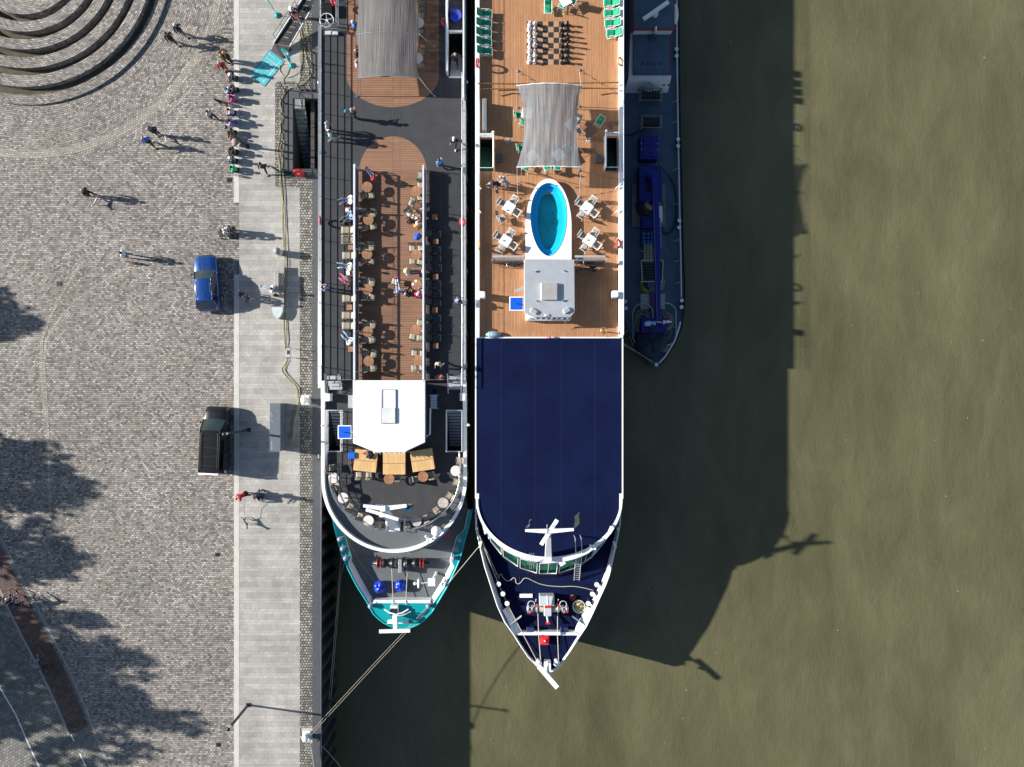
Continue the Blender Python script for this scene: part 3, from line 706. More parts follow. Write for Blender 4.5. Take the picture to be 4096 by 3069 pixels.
m.face([(lo_l.x, lo_l.y, z1), (q4.x, q4.y, .03), (q3.x, q3.y, .03), (lo_r.x, lo_r.y, z1)])
m.face([(lo_l.x, lo_l.y, z1), (lo_r.x, lo_r.y, z1), (lo_r.x, lo_r.y, 0), (lo_l.x, lo_l.y, 0)]); m.face([(q4.x, q4.y, .03), (lo_l.x, lo_l.y, z1), (lo_l.x, lo_l.y, 0)]); m.face([(q3.x, q3.y, .03), (lo_r.x, lo_r.y, 0), (lo_r.x, lo_r.y, z1)])
m.build('ramp', M('black_gangway_mat', (.022, .021, .022), .75), gw)
m = MB(); m.tube([(lo_l.x, lo_l.y, z1 + .03), (lo_r.x, lo_r.y, z1 + .03)], .03, 4); m.build('edge_strip', M('copper_edge', (.50, .22, .16), .5), gw)
# ================================================================ TEAL RIVER CRUISE SHIP (nearest the quay)
XL, XR = -15.0, -3.62
s1 = thing('river_cruise_ship', 'teal bowed white river cruise ship with brown deck ovals moored at the quay', 'ship', (-9.3, 0, Z_WATER), world=True)
deckwood = plank_mat('brown_deck_planks', 1, .178, .13, ((.222, .112, .063), (.28, .145, .083)), (.06, .034, .023))
YN = 46.0
Y1 = px_y(1522, Z_ONE)                                  # step down to the forward terrace
C1 = Vector((-9.28, -7.6)); R1_ = 5.68
def arc(c, rx, ry, a0, a1, n): return [(c[0] + rx * math.cos(math.radians(a0 + (a1 - a0) * k / n)), c[1] + ry * math.sin(math.radians(a0 + (a1 - a0) * k / n))) for k in range(n + 1)]
front = arc(C1, R1_, R1_, 180, 360, 40)
house = [(XR, YN), (XL, YN), (XL, -4)] + front + [(XR, -4)]
zb, zf = -.9, -1.7
O_l = XY('S1', [(190, 390), (210, 500), (250, 650), (290, 800), (340, 905), (435, 1090), (545, 1265)], zb)
O_r = XY('S1', [(1585, 340), (1550, 500), (1505, 650), (1462, 830), (1412, 945), (1332, 1110), (1225, 1290)], zb)
tip = XY('S1', [(600, 1370), (650, 1420), (700, 1460), (760, 1492), (820, 1512), (890, 1520), (950, 1513), (1000, 1502), (1050, 1476), (1100, 1445), (1180, 1365)], zb)
out = [Vector((XR, YN)), Vector((XL, YN)), Vector((XL, -8.2))] + O_l + tip + O_r[::-1] + [Vector((XR, -8.2))]
low = []
for q in out:
    k = max(0, min(1, (-8 - q.y) / 12)); low.append(Vector((C1.x + (q.x - C1.x) * (1 - .35 * k), q.y + 2.2 * k * k)))
m = MB(); m.prism(out, Z_WATER - 1.2, zb, 0, top=False, bottom=False, low=low); m.build('hull', tealhull, s1)
M_l = XY('S1', [(205, 390), (235, 500), (318, 600), (378, 800), (352, 892), (445, 1087), (558, 1260)], zb)
I_l = XY('S1', [(215, 390), (245, 500), (328, 603), (394, 815), (390, 852), (490, 1040), (607, 1242)], zf)
M_r = XY('S1', [(1552, 340), (1512, 540), (1436, 602), (1366, 832), (1400, 908), (1315, 1094), (1198, 1264)], zb)
I_r = XY('S1', [(1538, 340), (1498, 540), (1425, 604), (1358, 842), (1368, 882), (1275, 1060), (1160, 1242)], zf)
z3 = lambda l, z: [(p[0], p[1], z) for p in l]
m = MB(); m.grid([z3(O_l, zb), z3(M_l, zb)], 0, False); m.grid([z3(O_r, zb), z3(M_r, zb)], 0, False)
m.flat([O_l[-1]] + tip + [O_r[-1], M_r[-1], M_l[-1]], zb); m.build('bow_deck', teal, s1)
m = MB(); m.tube(z3(O_l + tip + O_r[::-1], zb + .02), .06, 6); m.build('bow_rim', M('bright_teal_rim', (.01, .42, .45), .4), s1)
m = MB(); m.grid([z3(M_l, zb + .01), z3(I_l, zf)], 0, False); m.grid([z3(M_r, zb + .01), z3(I_r, zf)], 0, False)
b0, b1, b2, b3 = XY('S1', [(607, 1240), (1160, 1240), (1168, 1268), (595, 1268)], zb + .03)
m.prism([b0, b1, b2, b3], zf, zb + .04)
m.build('bulwark', white, s1)
m = MB(); m.face(z3([Vector((XL + .3, -8)), Vector((XR - .3, -8))] + [I_r[0]] + I_r + I_l[::-1] + [I_l[0]], zf + .004)); m.build('foredeck', mgrey, s1)
m = MB()
for sx in (-1, 1):
    a, b, c_, d = XY('S1', [(470, 715), (605, 715), (605, 810), (470, 810)], zf)
    if sx < 0: m.tube(z3([a, b, c_, d], zf + .01), .012, 4, closed=True)
m.build('hatch_outline', black, s1)
# superstructure shell
m = MB(); n = len(house)
wallz = lambda p: 1.05 if p[1] < Y1 else Z_ONE + .12
for k in range(n):
    a, b = house[k], house[(k + 1) % n]
    za, zb2 = wallz(a), wallz(b)
    if (a[1] < Y1) != (b[1] < Y1):
        q = (a[0], Y1)
        m.face([(*a, zf), (*q, zf), (*q, za), (*a, za)]); m.face([(*q, zf), (*b, zf), (*b, zb2), (*q, zb2)])
    else: m.face([(*a, zf), (*b, zf), (*b, zb2), (*a, zb2)])
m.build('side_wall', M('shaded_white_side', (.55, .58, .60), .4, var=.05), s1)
# windows of the cabins along the river side and quay side
m = MB(); y = Y1 - 1
while y < 40:
    for x, sg in ((XR + .006, 1), (XL - .006, -1)):
        m.face([(x, y, -1.2), (x, y + 2.1, -1.2), (x, y + 2.1, .6), (x, y, .6)][::sg])
    y += 2.5
m.build('cabin_window', glass_mat('dark_cabin_glass', (.01, .018, .02), 1.), s1)
# main deck in sheets that leave the stair opening free
sa, sb = px_x(1796, Z_ONE), px_x(1851, Z_ONE); st_, sbm = px_y(135, Z_ONE), px_y(308, Z_ONE)
def rect(mb, x0, y0, x1, y1, z, mi=0): mb.face([(x0, y0, z), (x1, y0, z), (x1, y1, z), (x0, y1, z)], mi)
m = MB()
rect(m, XL + .1, Y1, sa, YN, Z_ONE); rect(m, sb, Y1, XR - .1, YN, Z_ONE); rect(m, sa, Y1, sb, sbm, Z_ONE); rect(m, sa, st_, sb, YN, Z_ONE)
m.build('sun_deck', dgrey, s1)
cwx = px_x(1571, Z_ONE); hw1 = px_x(1756, Z_ONE) - cwx
m = MB()
m.flat([(cwx + hw1, YN - 1), (cwx - hw1, YN - 1)] + arc((cwx, px_y(300, Z_ONE)), hw1, px_y(300, Z_ONE) - px_y(429, Z_ONE), 180, 360, 40), Z_ONE + .004)
x0, x1 = px_x(1436, Z_ONE), px_x(1707, Z_ONE); ym = px_y(690, Z_ONE); cx2 = (x0 + x1) / 2
m.flat([(x0, Y1 + .02), (x1, Y1 + .02)] + arc((cx2, ym), (x1 - x0) / 2, px_y(546, Z_ONE) - ym, 0, 180, 40), Z_ONE + .004)
m.build('plank_inlay', deckwood, s1)
m = MB()
for px in (1387, 1442, 1571, 1600, 1762):
    m.box((px_x(px, Z_ONE), (Y1 + 40) / 2, Z_ONE + .0065), (.02, 40 - Y1, .004))
m.build('deck_seam', M('pale_deck_seam', (.10, .09, .085), .9), s1)
# gunwale and rails of the main deck
def rails(name, ln, z, mat, parent, hs=(.3, .55, .8, 1.05), step=1.65, r=.025, rt=.035, closed=False):
    m = MB(); P3 = [Vector((p[0], p[1], 0)) for p in ln]
    for h in hs: m.tube([p + Vector((0, 0, z + h)) for p in P3], rt if h == hs[-1] else r, 6)
    acc = 0.; nxt = 0.
    for a, b in zip(P3, P3[1:]):
        L = (b - a).length
        while nxt <= acc + L + 1e-6:
            q = a.lerp(b, (nxt - acc) / L if L else 0); m.tube([q + Vector((0, 0, z)), q + Vector((0, 0, z + hs[-1]))], r * 1.1, 6); nxt += step
        acc += L
    return m.build(name, mat, parent)
XLr, XRr = XL + .16, XR - .22
corner_y, corner_x = px_y(112, 2.), px_x(1350, 2.)
rails('railing', [(XLr, Y1 - .6), (XLr, corner_y), (XLr + .2, corner_y + .1), (corner_x - .1, corner_y + .1), (corner_x, corner_y + .2), (corner_x, YN)], Z_ONE, steel, s1)
rails('railing', [(XRr, Y1 - .4), (XRr, px_y(300, 2))], Z_ONE, steel, s1)
m = MB(); m.box((XL + .05, (Y1 + YN) / 2, Z_ONE + .02), (.1, YN - Y1, .2)); m.box((XR - .12, (Y1 + YN) / 2, Z_ONE + .02), (.24, YN - Y1, .22))
m.build('gunwale', M('dull_grey_gunwale', (.42, .44, .46), .4, .2), s1)
# stair opening at the river side, with side walls
m = MB(); top = Z_ONE + .95
m.box((px_x(1787, 2.2), (px_y(296, 1.8) + YN) / 2, (top + Z_ONE) / 2), (.14, YN - px_y(296, 1.8), .95)); m.box((sb + .12, (sbm + YN) / 2 - 1.2, (top + Z_ONE) / 2), (.1, YN - sbm + 1.5, .95))
m.box(((sa + sb) / 2, st_ + .08, Z_ONE + .12), (sb - sa, .16, .24)); m.box(((sa + sb) / 2, sbm - .05, Z_ONE + .05), (sb - sa, .1, .1))
m.build('stair_wall', white, s1)
perf = M('perforated_aluminium', (.42, .43, .45), .5, .3, var=.25, vs=30, bump=.4, bs=70)
m = MB()
for k in range(9): m.box(((sa + sb) / 2, sbm + .18 + k * .27, Z_ONE - .16 - k * .2), (sb - sa - .12, .28, .05))
m.build('stair_step', perf, s1)
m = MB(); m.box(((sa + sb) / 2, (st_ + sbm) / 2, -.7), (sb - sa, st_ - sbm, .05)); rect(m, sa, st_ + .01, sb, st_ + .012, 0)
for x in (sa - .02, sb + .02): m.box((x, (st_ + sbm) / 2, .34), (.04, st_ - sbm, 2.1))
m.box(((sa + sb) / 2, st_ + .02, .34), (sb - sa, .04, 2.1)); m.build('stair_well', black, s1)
# hose reel wheel and box by the gangway gate
c = W('R5', 193, 275, 2.3)
m = MB(); m.ring(c, .53, .028, 26); m.ring(c, .08, .02, 10)
for k in range(5): m.tube([c, c + Vector((.53 * math.cos(k * 1.257 + .4), .53 * math.sin(k * 1.257 + .4), 0))], .014, 5)
m.tube([c, c + Vector((0, 0, -.9))], .05, 8); m.build('valve_wheel', offwhite, s1)
c = W('R5', 255, 460, Z_ONE); m = MB(); m.box((c.x, c.y, Z_ONE + .1), (1.1, .28, .2)); m.build('gate_step', lgrey, s1)
c = W('R5', 215, 150, Z_ONE); m = MB()
for k in range(8): m.box((c.x, c.y + .38 - k * .1, Z_ONE + .5), (.75, .05, .05))
m.box((c.x, c.y, Z_ONE + .24), (.8, .95, .46)); m.build('slatted_crate', black, s1)
# windbreaks: opaque lower band, clear upper pane, aluminium rails
wglass = glass_mat('greenish_windbreak_glass', (.50, .62, .60), .10)
panel = M('charcoal_windbreak_panel', (.03, .032, .035), .6)
for px, ytop in ((1433, 672), (1702, 676)):
    x = px_x(px, Z_ONE); ya, yb = Y1 + .05, px_y(ytop, Z_ONE + .5)
    m = MB(); m.box((x, (ya + yb) / 2, Z_ONE + .53), (.03, yb - ya, .58)); m.build('windbreak_panel', panel, s1)
    m = MB(); m.box((x, (ya + yb) / 2, Z_ONE + 1.12), (.014, yb - ya, .56)); m.build('windbreak_glass', wglass, s1)
    m = MB(); m.box((x, (ya + yb) / 2, Z_ONE + .20), (.14, yb - ya, .06)); m.box((x, (ya + yb) / 2, Z_ONE + 1.44), (.13, yb - ya, .05))
    y = ya + .6
    while y < yb:
        m.box((x, y, Z_ONE + .72), (.06, .06, 1.44)); m.tube([(x, y, Z_ONE + 1.2), (x + (.62 if px < 1500 else -.62), y, Z_ONE + .02)], .022, 5); y += 3.15
    m.tube([(x, yb, Z_ONE), (x, yb + .1, Z_ONE + 1.2), (x, yb - .1, Z_ONE + 1.46)], .04, 6)
    m.build('windbreak_frame', M('pale_blue_aluminium', (.66, .70, .78), .35, .1), s1)
# fabric awning on a tubular frame
aw = awning_mat('grey_mesh_awning', (.195, .195, .198), .08)
ha = 1.98
m = MB(); rows = []
for k, (py, zz) in enumerate([(-420, 0), (-330, -.1), (-250, 0), (-160, -.12), (-60, -.14), (40, -.1), (137, 0), (180, -.09), (225, -.12), (270, -.07), (312, 0)]):
    w0, w1 = {137: (1424, 1677), 312: (1432, 1677)}.get(py, (1434, 1668))
    row = []
    for j in range(15):
        u = j / 14; z = Z_ONE + ha + .42 * math.sin(PI * u) + zz * (.6 + .4 * math.sin(u * 23 + k))
        row.append(Vector((px_x(w0 + (w1 - w0) * u, z), px_y(py, Z_ONE + ha), z)))
    rows.append(row)
m.grid(rows); m.build('awning', aw, s1)
m = MB()
for k in (0, 2, 6, 10):
    m.tube([q + Vector((0, 0, -.02)) for q in rows[k]], .025, 6)
    m.cut()
    for q, dx_ in ((rows[k][0], -.5), (rows[k][-1], .95)):
        m.tube([q, (q.x + dx_ * .4, q.y - .3 * (k == 10), Z_ONE + 1.1), (q.x + dx_, q.y - .6 * (k == 10), Z_ONE + .02)], .028, 6); m.box((q.x + dx_, q.y - .6 * (k == 10), Z_ONE + .03), (.14, .14, .06))
m.builds('awning_frame', steel, s1)
# ---------------- forward terrace
def curve_floor(z, r):
    return arc(C1, r, r, 180, 360, 36)
ys0, ys1 = px_y(1640, Z_TERR), px_y(1803, Z_TERR)
l0, l1 = px_x(1317, Z_TERR), px_x(1374, Z_TERR); r0, r1 = px_x(1789, Z_TERR), px_x(1851, Z_TERR)
m = MB(); e = .12
rect(m, XL + e, ys0, XR - e, Y1, Z_TERR); rect(m, l1, ys1, r0, ys0, Z_TERR); rect(m, XL + e, ys1, l0, ys0, Z_TERR); rect(m, r1, ys1, XR - e, ys0, Z_TERR)
m.flat([(XR - e, ys1), (XL + e, ys1)] + arc(C1, R1_ - .1, R1_ - .1, 180, 360, 40), Z_TERR)
m.build('terrace_deck', dgrey, s1)
ring_o = arc(C1, R1_ - .1, R1_ - .1, 178, 362, 44); tc = Vector((-9.17, -7.3)); ring_i = arc(tc, 5.05, 4.25, 178, 362, 44)
m = MB(); m.grid([z3(ring_o, Z_TERR + .004), z3(ring_i, Z_TERR + .004)], 0, False); m.build('outer_walk', mgrey, s1)
m = MB(); m.box(((XL + XR) / 2, Y1 + .0, (Z_ONE + Z_TERR) / 2), (XR - XL - .3, .03, Z_ONE - Z_TERR)); m.build('deck_step', dgrey, s1)
# white rim round the front and along the sides
m = MB(); po = [(XL - .02, Y1)] + arc(C1, R1_ + .03, R1_ + .03, 180, 360, 48) + [(XR + .02, Y1)]; pi_ = [(XL + .26, Y1)] + arc(C1, R1_ - .22, R1_ - .22, 180, 360, 48) + [(XR - .26, Y1)]
m.grid([z3(po, .6), z3(po, 1.1), z3(pi_, 1.1), z3(pi_, Z_TERR)], 0, False); m.build('front_rim', white, s1)
# steps from the main deck down to the terrace
for xa, xb, lbl in ((px_x(1312, 1.2), px_x(1366, 1.2), 0), (px_x(1794, 1.2), px_x(1846, 1.2), 1)):
    m = MB()
    for k in range(4): m.box(((xa + xb) / 2, Y1 + .22 - k * .27, Z_ONE + .02 - k * .17), (xb - xa, .28, .05))
    m.build('stair_step', perf, s1)
    m = MB()
    for x in (xa, xb):
        for h in (.5, .95): m.tube([(x, Y1 + .5, Z_ONE + h), (x, Y1 - 1.0, Z_TERR + h)], .022)
        for yy, zz in ((Y1 + .5, Z_ONE), (Y1 - 1.0, Z_TERR)): m.tube([(x, yy, zz), (x, yy, zz + .95)], .022)
        m.cut()
    m.builds('handrail', steel, s1)
m = MB()
for a, b in ((px_x(1366, 2), px_x(1430, 2)), (px_x(1704, 2), px_x(1780, 2))):
    for h in (.35, .7, 1.0): m.tube([(a, Y1 + .05, Z_ONE + h), (b, Y1 + .05, Z_ONE + h)], .02)
m.build('cross_rail', steel, s1)
# open stairs going below on both sides of the wheelhouse
for xa, xb, sg in ((l0, l1, -1), (r0, r1, 1)):
    m = MB()
    for k in range(12): m.box(((xa + xb) / 2, ys0 - .15 - k * .255, Z_TERR - .08 - k * .18), (xb - xa - .06, .19, .04))
    m.build('stair_step', perf, s1)
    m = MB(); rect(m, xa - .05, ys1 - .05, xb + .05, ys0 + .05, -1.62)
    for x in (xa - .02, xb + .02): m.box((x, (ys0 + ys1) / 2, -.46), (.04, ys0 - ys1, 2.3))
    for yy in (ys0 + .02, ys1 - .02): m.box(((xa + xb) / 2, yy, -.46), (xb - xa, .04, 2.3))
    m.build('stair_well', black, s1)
    rails('stair_railing', [(xa, ys0), (xa, ys1), (xb, ys1), (xb, ys0), (xa, ys0)], Z_TERR, offwhite, s1, (.35, .65, .95), 1.4, .022, .03)
# wheelhouse with its big white roof
zr = 2.75
rf = XY('R8', [(548, 310), (1525, 310), (1525, 1150), (1265, 1272), (822, 1272), (548, 1160)], zr)
cen = sum(rf, Vector((0, 0))) / 6
m = MB(); ins = [cen + (p - cen) * .93 for p in rf]; m.prism(ins, Z_TERR, zr - .12, 0, bottom=False); wh = m.build('wheelhouse', white, s1)
m = MB(); inner = [cen + (p - cen) * .985 for p in rf]
m.prism(rf, zr - .12, zr - .02, 0, top=False); n = 6
for k in range(n):
    a, b, c_, d = rf[k], rf[(k + 1) % n], inner[(k + 1) % n], inner[k]
    m.face([(*a, zr - .02), (*b, zr - .02), (*c_, zr + .02), (*d, zr + .02)])
m.flat(inner, zr + .02); m.build('roof', M('glossy_white_roof', (.76, .78, .81), .35, var=.03, vs=.8), wh)
m = MB(); m.tube([W('R8', 552, 690, zr + .022), W('R8', 940, 690, zr + .022)], .012, 4); m.tube([W('R8', 1128, 690, zr + .022), W('R8', 1522, 690, zr + .022)], .012, 4)
for x, y in ((567, 323), (1496, 323), (564, 1065), (1496, 1063)): q = W('R8', x, y, zr + .02); m.cyl((q.x, q.y, zr + .02), .035, .03, 8)
m.build('roof_seam', M('roof_seam_grey', (.45, .46, .48), .6), wh)
m = MB(); h0 = XY('R8', [(945, 440), (1122, 440), (1122, 682), (945, 682)], zr); hh = XY('R8', [(945, 684), (1122, 684), (1122, 888), (945, 888)], zr)
m.prism([h0[3], h0[2], h0[1], h0[0]], zr + .02, zr + .05, 0); m.build('roof_window', M('pale_blue_skylight', (.72, .77, .86), .2, var=.03), wh)
m = MB(); m.prism([hh[3], hh[2], hh[1], hh[0]], zr + .02, zr + .16, 0); m.build('sliding_hatch', M('greyish_hatch', (.60, .61, .60), .45), wh)
m = MB(); ho = XY('R8', [(938, 434), (1128, 434), (1128, 894), (938, 894)], zr); m.tube(z3(ho, zr + .07), .035, 4, closed=True); m.build('hatch_rail', M('dark_rail_grey', (.22, .23, .25), .5), wh)
m = MB()
for k in range(n):
    a, b = ins[k], ins[(k + 1) % n]; d = (b - a); q0, q1 = a + d * .06, a + d * .94; nn = Vector((d.y, -d.x)).normalized() * -.006
    nn = nn if nn.dot(a - cen) > 0 else -nn
    m.face([(*(q0 + nn), 1.55), (*(q1 + nn), 1.55), (*(q1 + nn), 2.5), (*(q0 + nn), 2.5)])
m.build('wheelhouse_window', MATS['dark_cabin_glass'], wh)
m = MB(); q0, q1 = W('R8', 820, 1278, zr), W('R8', 1265, 1278, zr); m.tube([q0, q1], .04, 6)
for k in range(7):
    q = q0.lerp(q1, .04 + .15 * k); m.ball((q.x, q.y - .05, q.z), .075 if k % 3 == 0 else .05, 8); m.tube([q, q + Vector((.1, -.2, .02))], .015, 4)
m.build('light_bar', offwhite, wh)
for yy in (600, 525):
    pass
m = MB(); q0 = W('R8', 1640, 600, Z_TERR + .55)
for k in range(5): m.box((q0.x, q0.y + .4 - k * .2, q0.z), (.5, .17, .03))
m.box((q0.x, q0.y + .52, q0.z), (.75, .05, .06)); m.box((q0.x, q0.y - .52, q0.z), (.75, .05, .06)); m.build('side_platform', alu, wh)
m = MB(); q0 = W('R8', 525, 598, Z_TERR + .55); m.box((q0.x, q0.y, q0.z), (.5, 1.0, .05)); m.build('side_platform', alu, wh)
m = MB(); q0, q1, q2 = W('R8', 1590, 690, 1.7), W('R8', 1585, 1045, 1.7), W('R8', 1525, 1075, 1.7)
m.tube([q0, q1, q2], .05, 6); m.tube([q0 - Vector((0, 0, .5)), q1 - Vector((0, 0, .5)), q2 - Vector((0, 0, .5))], .03, 6); m.build('side_guard', offwhite, wh)
# passing signal board
def signal_board(px, py, z, size, parent, tiltx):
    c = P(px, py, z); t = MB(); t.bbox((c.x, c.y, c.z), (size, size, .05), tiltx, bv=.015); o = t.build('signal_board', white, parent)
    t = MB(); t.box((c.x, c.y, c.z + .03), (size * .86, size * .86, .02), tiltx); f = t.build('blue_panel', blue, o)
    t = MB()
    for i in range(10):
        for j in range(11):
            if abs(i - 4.5) + abs(j - 5) > 2.2: t.box((c.x + (i - 4.5) * size * .075, c.y + (j - 5) * size * .072, c.z + .041), (.022, .022, .004), tiltx)
    t.build('perforation', M('dark_blue_dot', (.0, .02, .2), .6), o)
    t = MB(); t.cyl((c.x, c.y, c.z + .04), .035, .22, 8); t.tube([(c.x, c.y, c.z + .22), (c.x + .03, c.y - .05, c.z + .26)], .03); t.build('lamp', black, o)
    t = MB(); t.tube([(c.x, c.y, c.z), (c.x + size * .75, c.y, c.z)], .03); t.build('bracket', offwhite, o); return o
signal_board(*Q('R8', 435, 1011), 2.3, 1.05, wh, 0)
# white boxes at the rail ends
for s_ in ((200, 540), (2028, 535)):
    c = W('R8', *s_, 1.5); m = MB(); m.bbox((c.x, c.y, 1.1), (.42, .62, .8), bv=.03); m.build('locker', white, s1)
# inner terrace railing in two bows, open at the mast
ga0 = math.degrees(math.acos(.13))
lft_arc = arc(tc, 5.05, 4.25, 176, 263, 22); rgt_arc = arc(tc, 5.05, 4.25, 279, 364, 22)
gl, gr = lft_arc[-1], rgt_arc[0]
rails('terrace_railing', [(XL + .5, ys1), (XL + .42, -7)] + lft_arc + [(gl[0], gl[1] + .9)], Z_TERR, steel, s1, (.25, .5, .75, 1.0), 1.2, .02, .03)
rails('terrace_railing', [(gr[0] - .35, gr[1] + .95), (gr[0], gr[1] + .9)] + rgt_arc + [(XR - .42, -7), (XR - .5, ys1)], Z_TERR, steel, s1, (.25, .5, .75, 1.0), 1.2, .02, .03)
# white mast in the gap, raked aft, with yard and radar bar
ms = bpy.data.objects.new('mast', None)
ms0 = W('S1', 818, 515, Z_TERR); mt = W('S1', 704, 330, 3.9)
def taper_beam(mb, a, b, w0, w1, h0_, h1_, mi=0):
    a, b = Vector(a), Vector(b); d = (b - a).normalized(); sd = d.cross(Vector((0, 0, 1)))
    sd = sd.normalized() if sd.length > .05 else Vector((1, 0, 0)); up = sd.cross(d).normalized()
    r = [[p + sd * (x * w / 2) + up * (y * h / 2) for x, y in ((-1, -1), (1, -1), (1, 1), (-1, 1))] for p, w, h in ((a, w0, h0_), (b, w1, h1_))]
    mb.grid([r[0], r[1]], mi, False, True); mb.face(r[0][::-1], mi); mb.face(r[1], mi); return mb
m = MB(); taper_beam(m, (ms0.x, ms0.y, Z_TERR), mt, .72, .34, .5, .34); m.bbox((ms0.x, ms0.y, Z_TERR + .15), (.85, .6, .3)); mast1 = m.build('mast', white, s1)
q0, q1, q2, q3 = W('S1', 502, 304, 4.05), W('S1', 690, 330, 3.95), W('S1', 730, 330, 3.95), W('S1', 932, 304, 4.05)
m = MB(); taper_beam(m, q0, q1, .22, .34, .12, .18); taper_beam(m, q2, q3, .34, .24, .18, .12); m.bbox((mt.x, mt.y, mt.z + .1), (.4, .4, .4)); m.box((mt.x, mt.y + .02, mt.z + .305), (.26, .26, .01), 0, 0); m.build('yard', white, mast1)
m = MB(); taper_beam(m, W('S1', 530, 342, 3.7), W('S1', 850, 440, 3.7), .24, .24, .16, .16); c = W('S1', 690, 390, 3.4); m.box((c.x, c.y, c.z), (.35, .35, .45)); m.build('radar_bar', white, mast1)
# bow mast with its cross bar
m = MB(); b0 = W('S1', 818, 1340, zb); t0 = W('S1', 822, 1530, .9)
taper_beam(m, b0, t0, .4, .3, .4, .22); m.bbox((b0.x, b0.y + .15, zb + .25), (.6, .7, .5)); bm = m.build('bow_mast', white, s1)
m = MB(); taper_beam(m, W('S1', 661, 1548, .95), W('S1', 966, 1540, .95), .26, .26, .16, .16); m.build('radar_bar', white, bm)
m = MB(); m.tube([W('S1', 712, 1330, -.2), W('S1', 760, 1362, -.1), W('S1', 820, 1378, 0)], .06); m.tube([W('S1', 950, 1330, -.2), W('S1', 890, 1366, -.1), W('S1', 825, 1382, 0)], .06); m.tube([W('S1', 972, 1352, -.3), W('S1', 900, 1386, -.2), W('S1', 830, 1396, -.1)], .06)
for x in (772, 922): c = W('S1', x, 1450, -.3); m.bbox((c.x, c.y, c.z), (.42, .26, .2))
m.tube([W('S1', 738, 1468, -.25), W('S1', 950, 1466, -.25)], .045); m.build('lamp_arm', white, bm)
c = W('S1', 812, 1335, zb); m = MB(); m.bbox((c.x, c.y, zb + .4), (.55, .55, .5)); m.build('horn_box', black, bm)
# anchor winch
wq = MB(); c0 = W('S1', 590, 875, zf + .55); c1_ = W('S1', 1150, 880, zf + .55); wx = c1_.x - c0.x
prof = [(0, .12), (.06, .16), (.09, .34), (.13, .34), (.15, .22), (.2, .38), (.23, .38), (.26, .24), (.33, .26), (.36, .4), (.38, .4), (.39, .2), (.46, .2), (.47, .3), (.54, .3), (.55, .2), (.6, .2), (.61, .4), (.63, .4), (.66, .24), (.72, .24), (.75, .38), (.79, .38), (.82, .2), (.86, .34), (.9, .34), (.94, .14), (1, .1)]
rows = [[(c0.x + wx * u, c0.y + r * math.cos(2 * PI * j / 16), c0.z + r * math.sin(2 * PI * j / 16)) for j in range(16)] for u, r in prof]
wq.grid(rows, 0, True, True); wn = wq.build('anchor_winch', M('greasy_dark_steel', (.045, .045, .048), .4, .6, var=.4, vs=6), s1)
m = MB(); m.bbox((c0.x + wx * .505, c0.y - .15, c0.z - .1), (.3, 1.1, .9)); m.build('gearbox', grey, wn)
m = MB()
for u in (.10, .16, .86, .91): m.ring((c0.x + wx * u, c0.y, c0.z), .37, .03, 16, 5, 0, 'X'); m.cut()
m.builds('brake_band', red, wn)
m = MB()
for u in (.3, .4, .6, .68, .9): m.tube([(c0.x + wx * u, c0.y + .3, zf), (c0.x + wx * u, c0.y + .5, c0.z + .35), (c0.x + wx * u + .35, c0.y + .5, c0.z + .35)], .03)
m.build('winch_frame', black, wn)
m = MB()
for u in (.43, .58): m.lathe([(.19, 0), (.23, .05), (.24, .1), (.23, .15), (.19, .2)], (0, 0, 0), 14)
m.v = [(c0.x + wx * (.385 if k < len(m.v) // 2 else .555) + z * 1.1, c0.y + x * 1.25, c0.z + y * 1.25) for k, (x, y, z) in enumerate(m.v)]; m.build('rope_drum', rope, wn)
# bollards, searchlight, radome, small lights
dome = M('blue_grey_bollard', (.20, .25, .30), .45)
def deck_bollard(c, z, parent, mat, r=.2, h=.42, pins=True, top=None):
    m = MB(); m.lathe([(r * .8, 0), (r * .75, h * .6), (r, h * .75), (r, h * .85), (r * .7, h), (0, h * 1.06)], (c.x, c.y, z), 14)
    if pins: m.tube([(c.x - r * 1.6, c.y + r, z + h * .6), (c.x + r * 1.6, c.y + r, z + h * .6)], .025, 5); m.tube([(c.x, c.y + r * 1.9, z + h * .6), (c.x, c.y, z + h * .6)], .025, 5)
    o = m.build('bollard', mat, parent)
    if top:
        m = MB(); m.cyl((c.x, c.y, z + h * .98), r * .98, .05, 14); m.build('bollard_cap', top, o)
    return o
for x, y in ((265, 640), (295, 735), (325, 830), (1455, 645), (1425, 738), (1393, 830), (570, 1305), (1145, 1305)):
    deck_bollard(W('S1', x, y, zb + .4), zb, s1, dome)
c = W('S1', 1180, 1062, zf + 1.3)
m = MB(); m.tube([(c.x + .25, c.y + .45, zf), (c.x, c.y, zf + 1.1)], .1); m.bbox((c.x, c.y, c.z), (.6, .65, .08)); sl = m.build('deck_light', white, s1)
m = MB(); q = W('S1', 1050, 1075, c.z); m.tube([c, q], .03); m.ball(q, (.12, .44, .12), 10); q2 = W('S1', 1014, 1075, c.z - .1); m.ball(q2, .14, 10); m.tube([q, q2], .03); m.build('lamp_arm', white, sl)
c = W('S1', 1225, 557, 1.75); m = MB(); m.ball(c, .4, 18); m.cyl((c.x, c.y, Z_TERR), .14, .8, 10); m.build('radome', M('radome_white', (.84, .85, .86), .4, var=.02), s1)
m = MB(); c = W('S1', 1142, 640, 1.45)
for a in (2.1, 4.6, .2): q = c + Vector((.3 * math.cos(a), .3 * math.sin(a), .05)); m.tube([c, q], [.09, .05], 8); m.ball(q, .1, 8)
m.cyl((c.x, c.y, Z_TERR), .06, .75, 8); m.build('horn_cluster', white, s1)
m = MB()
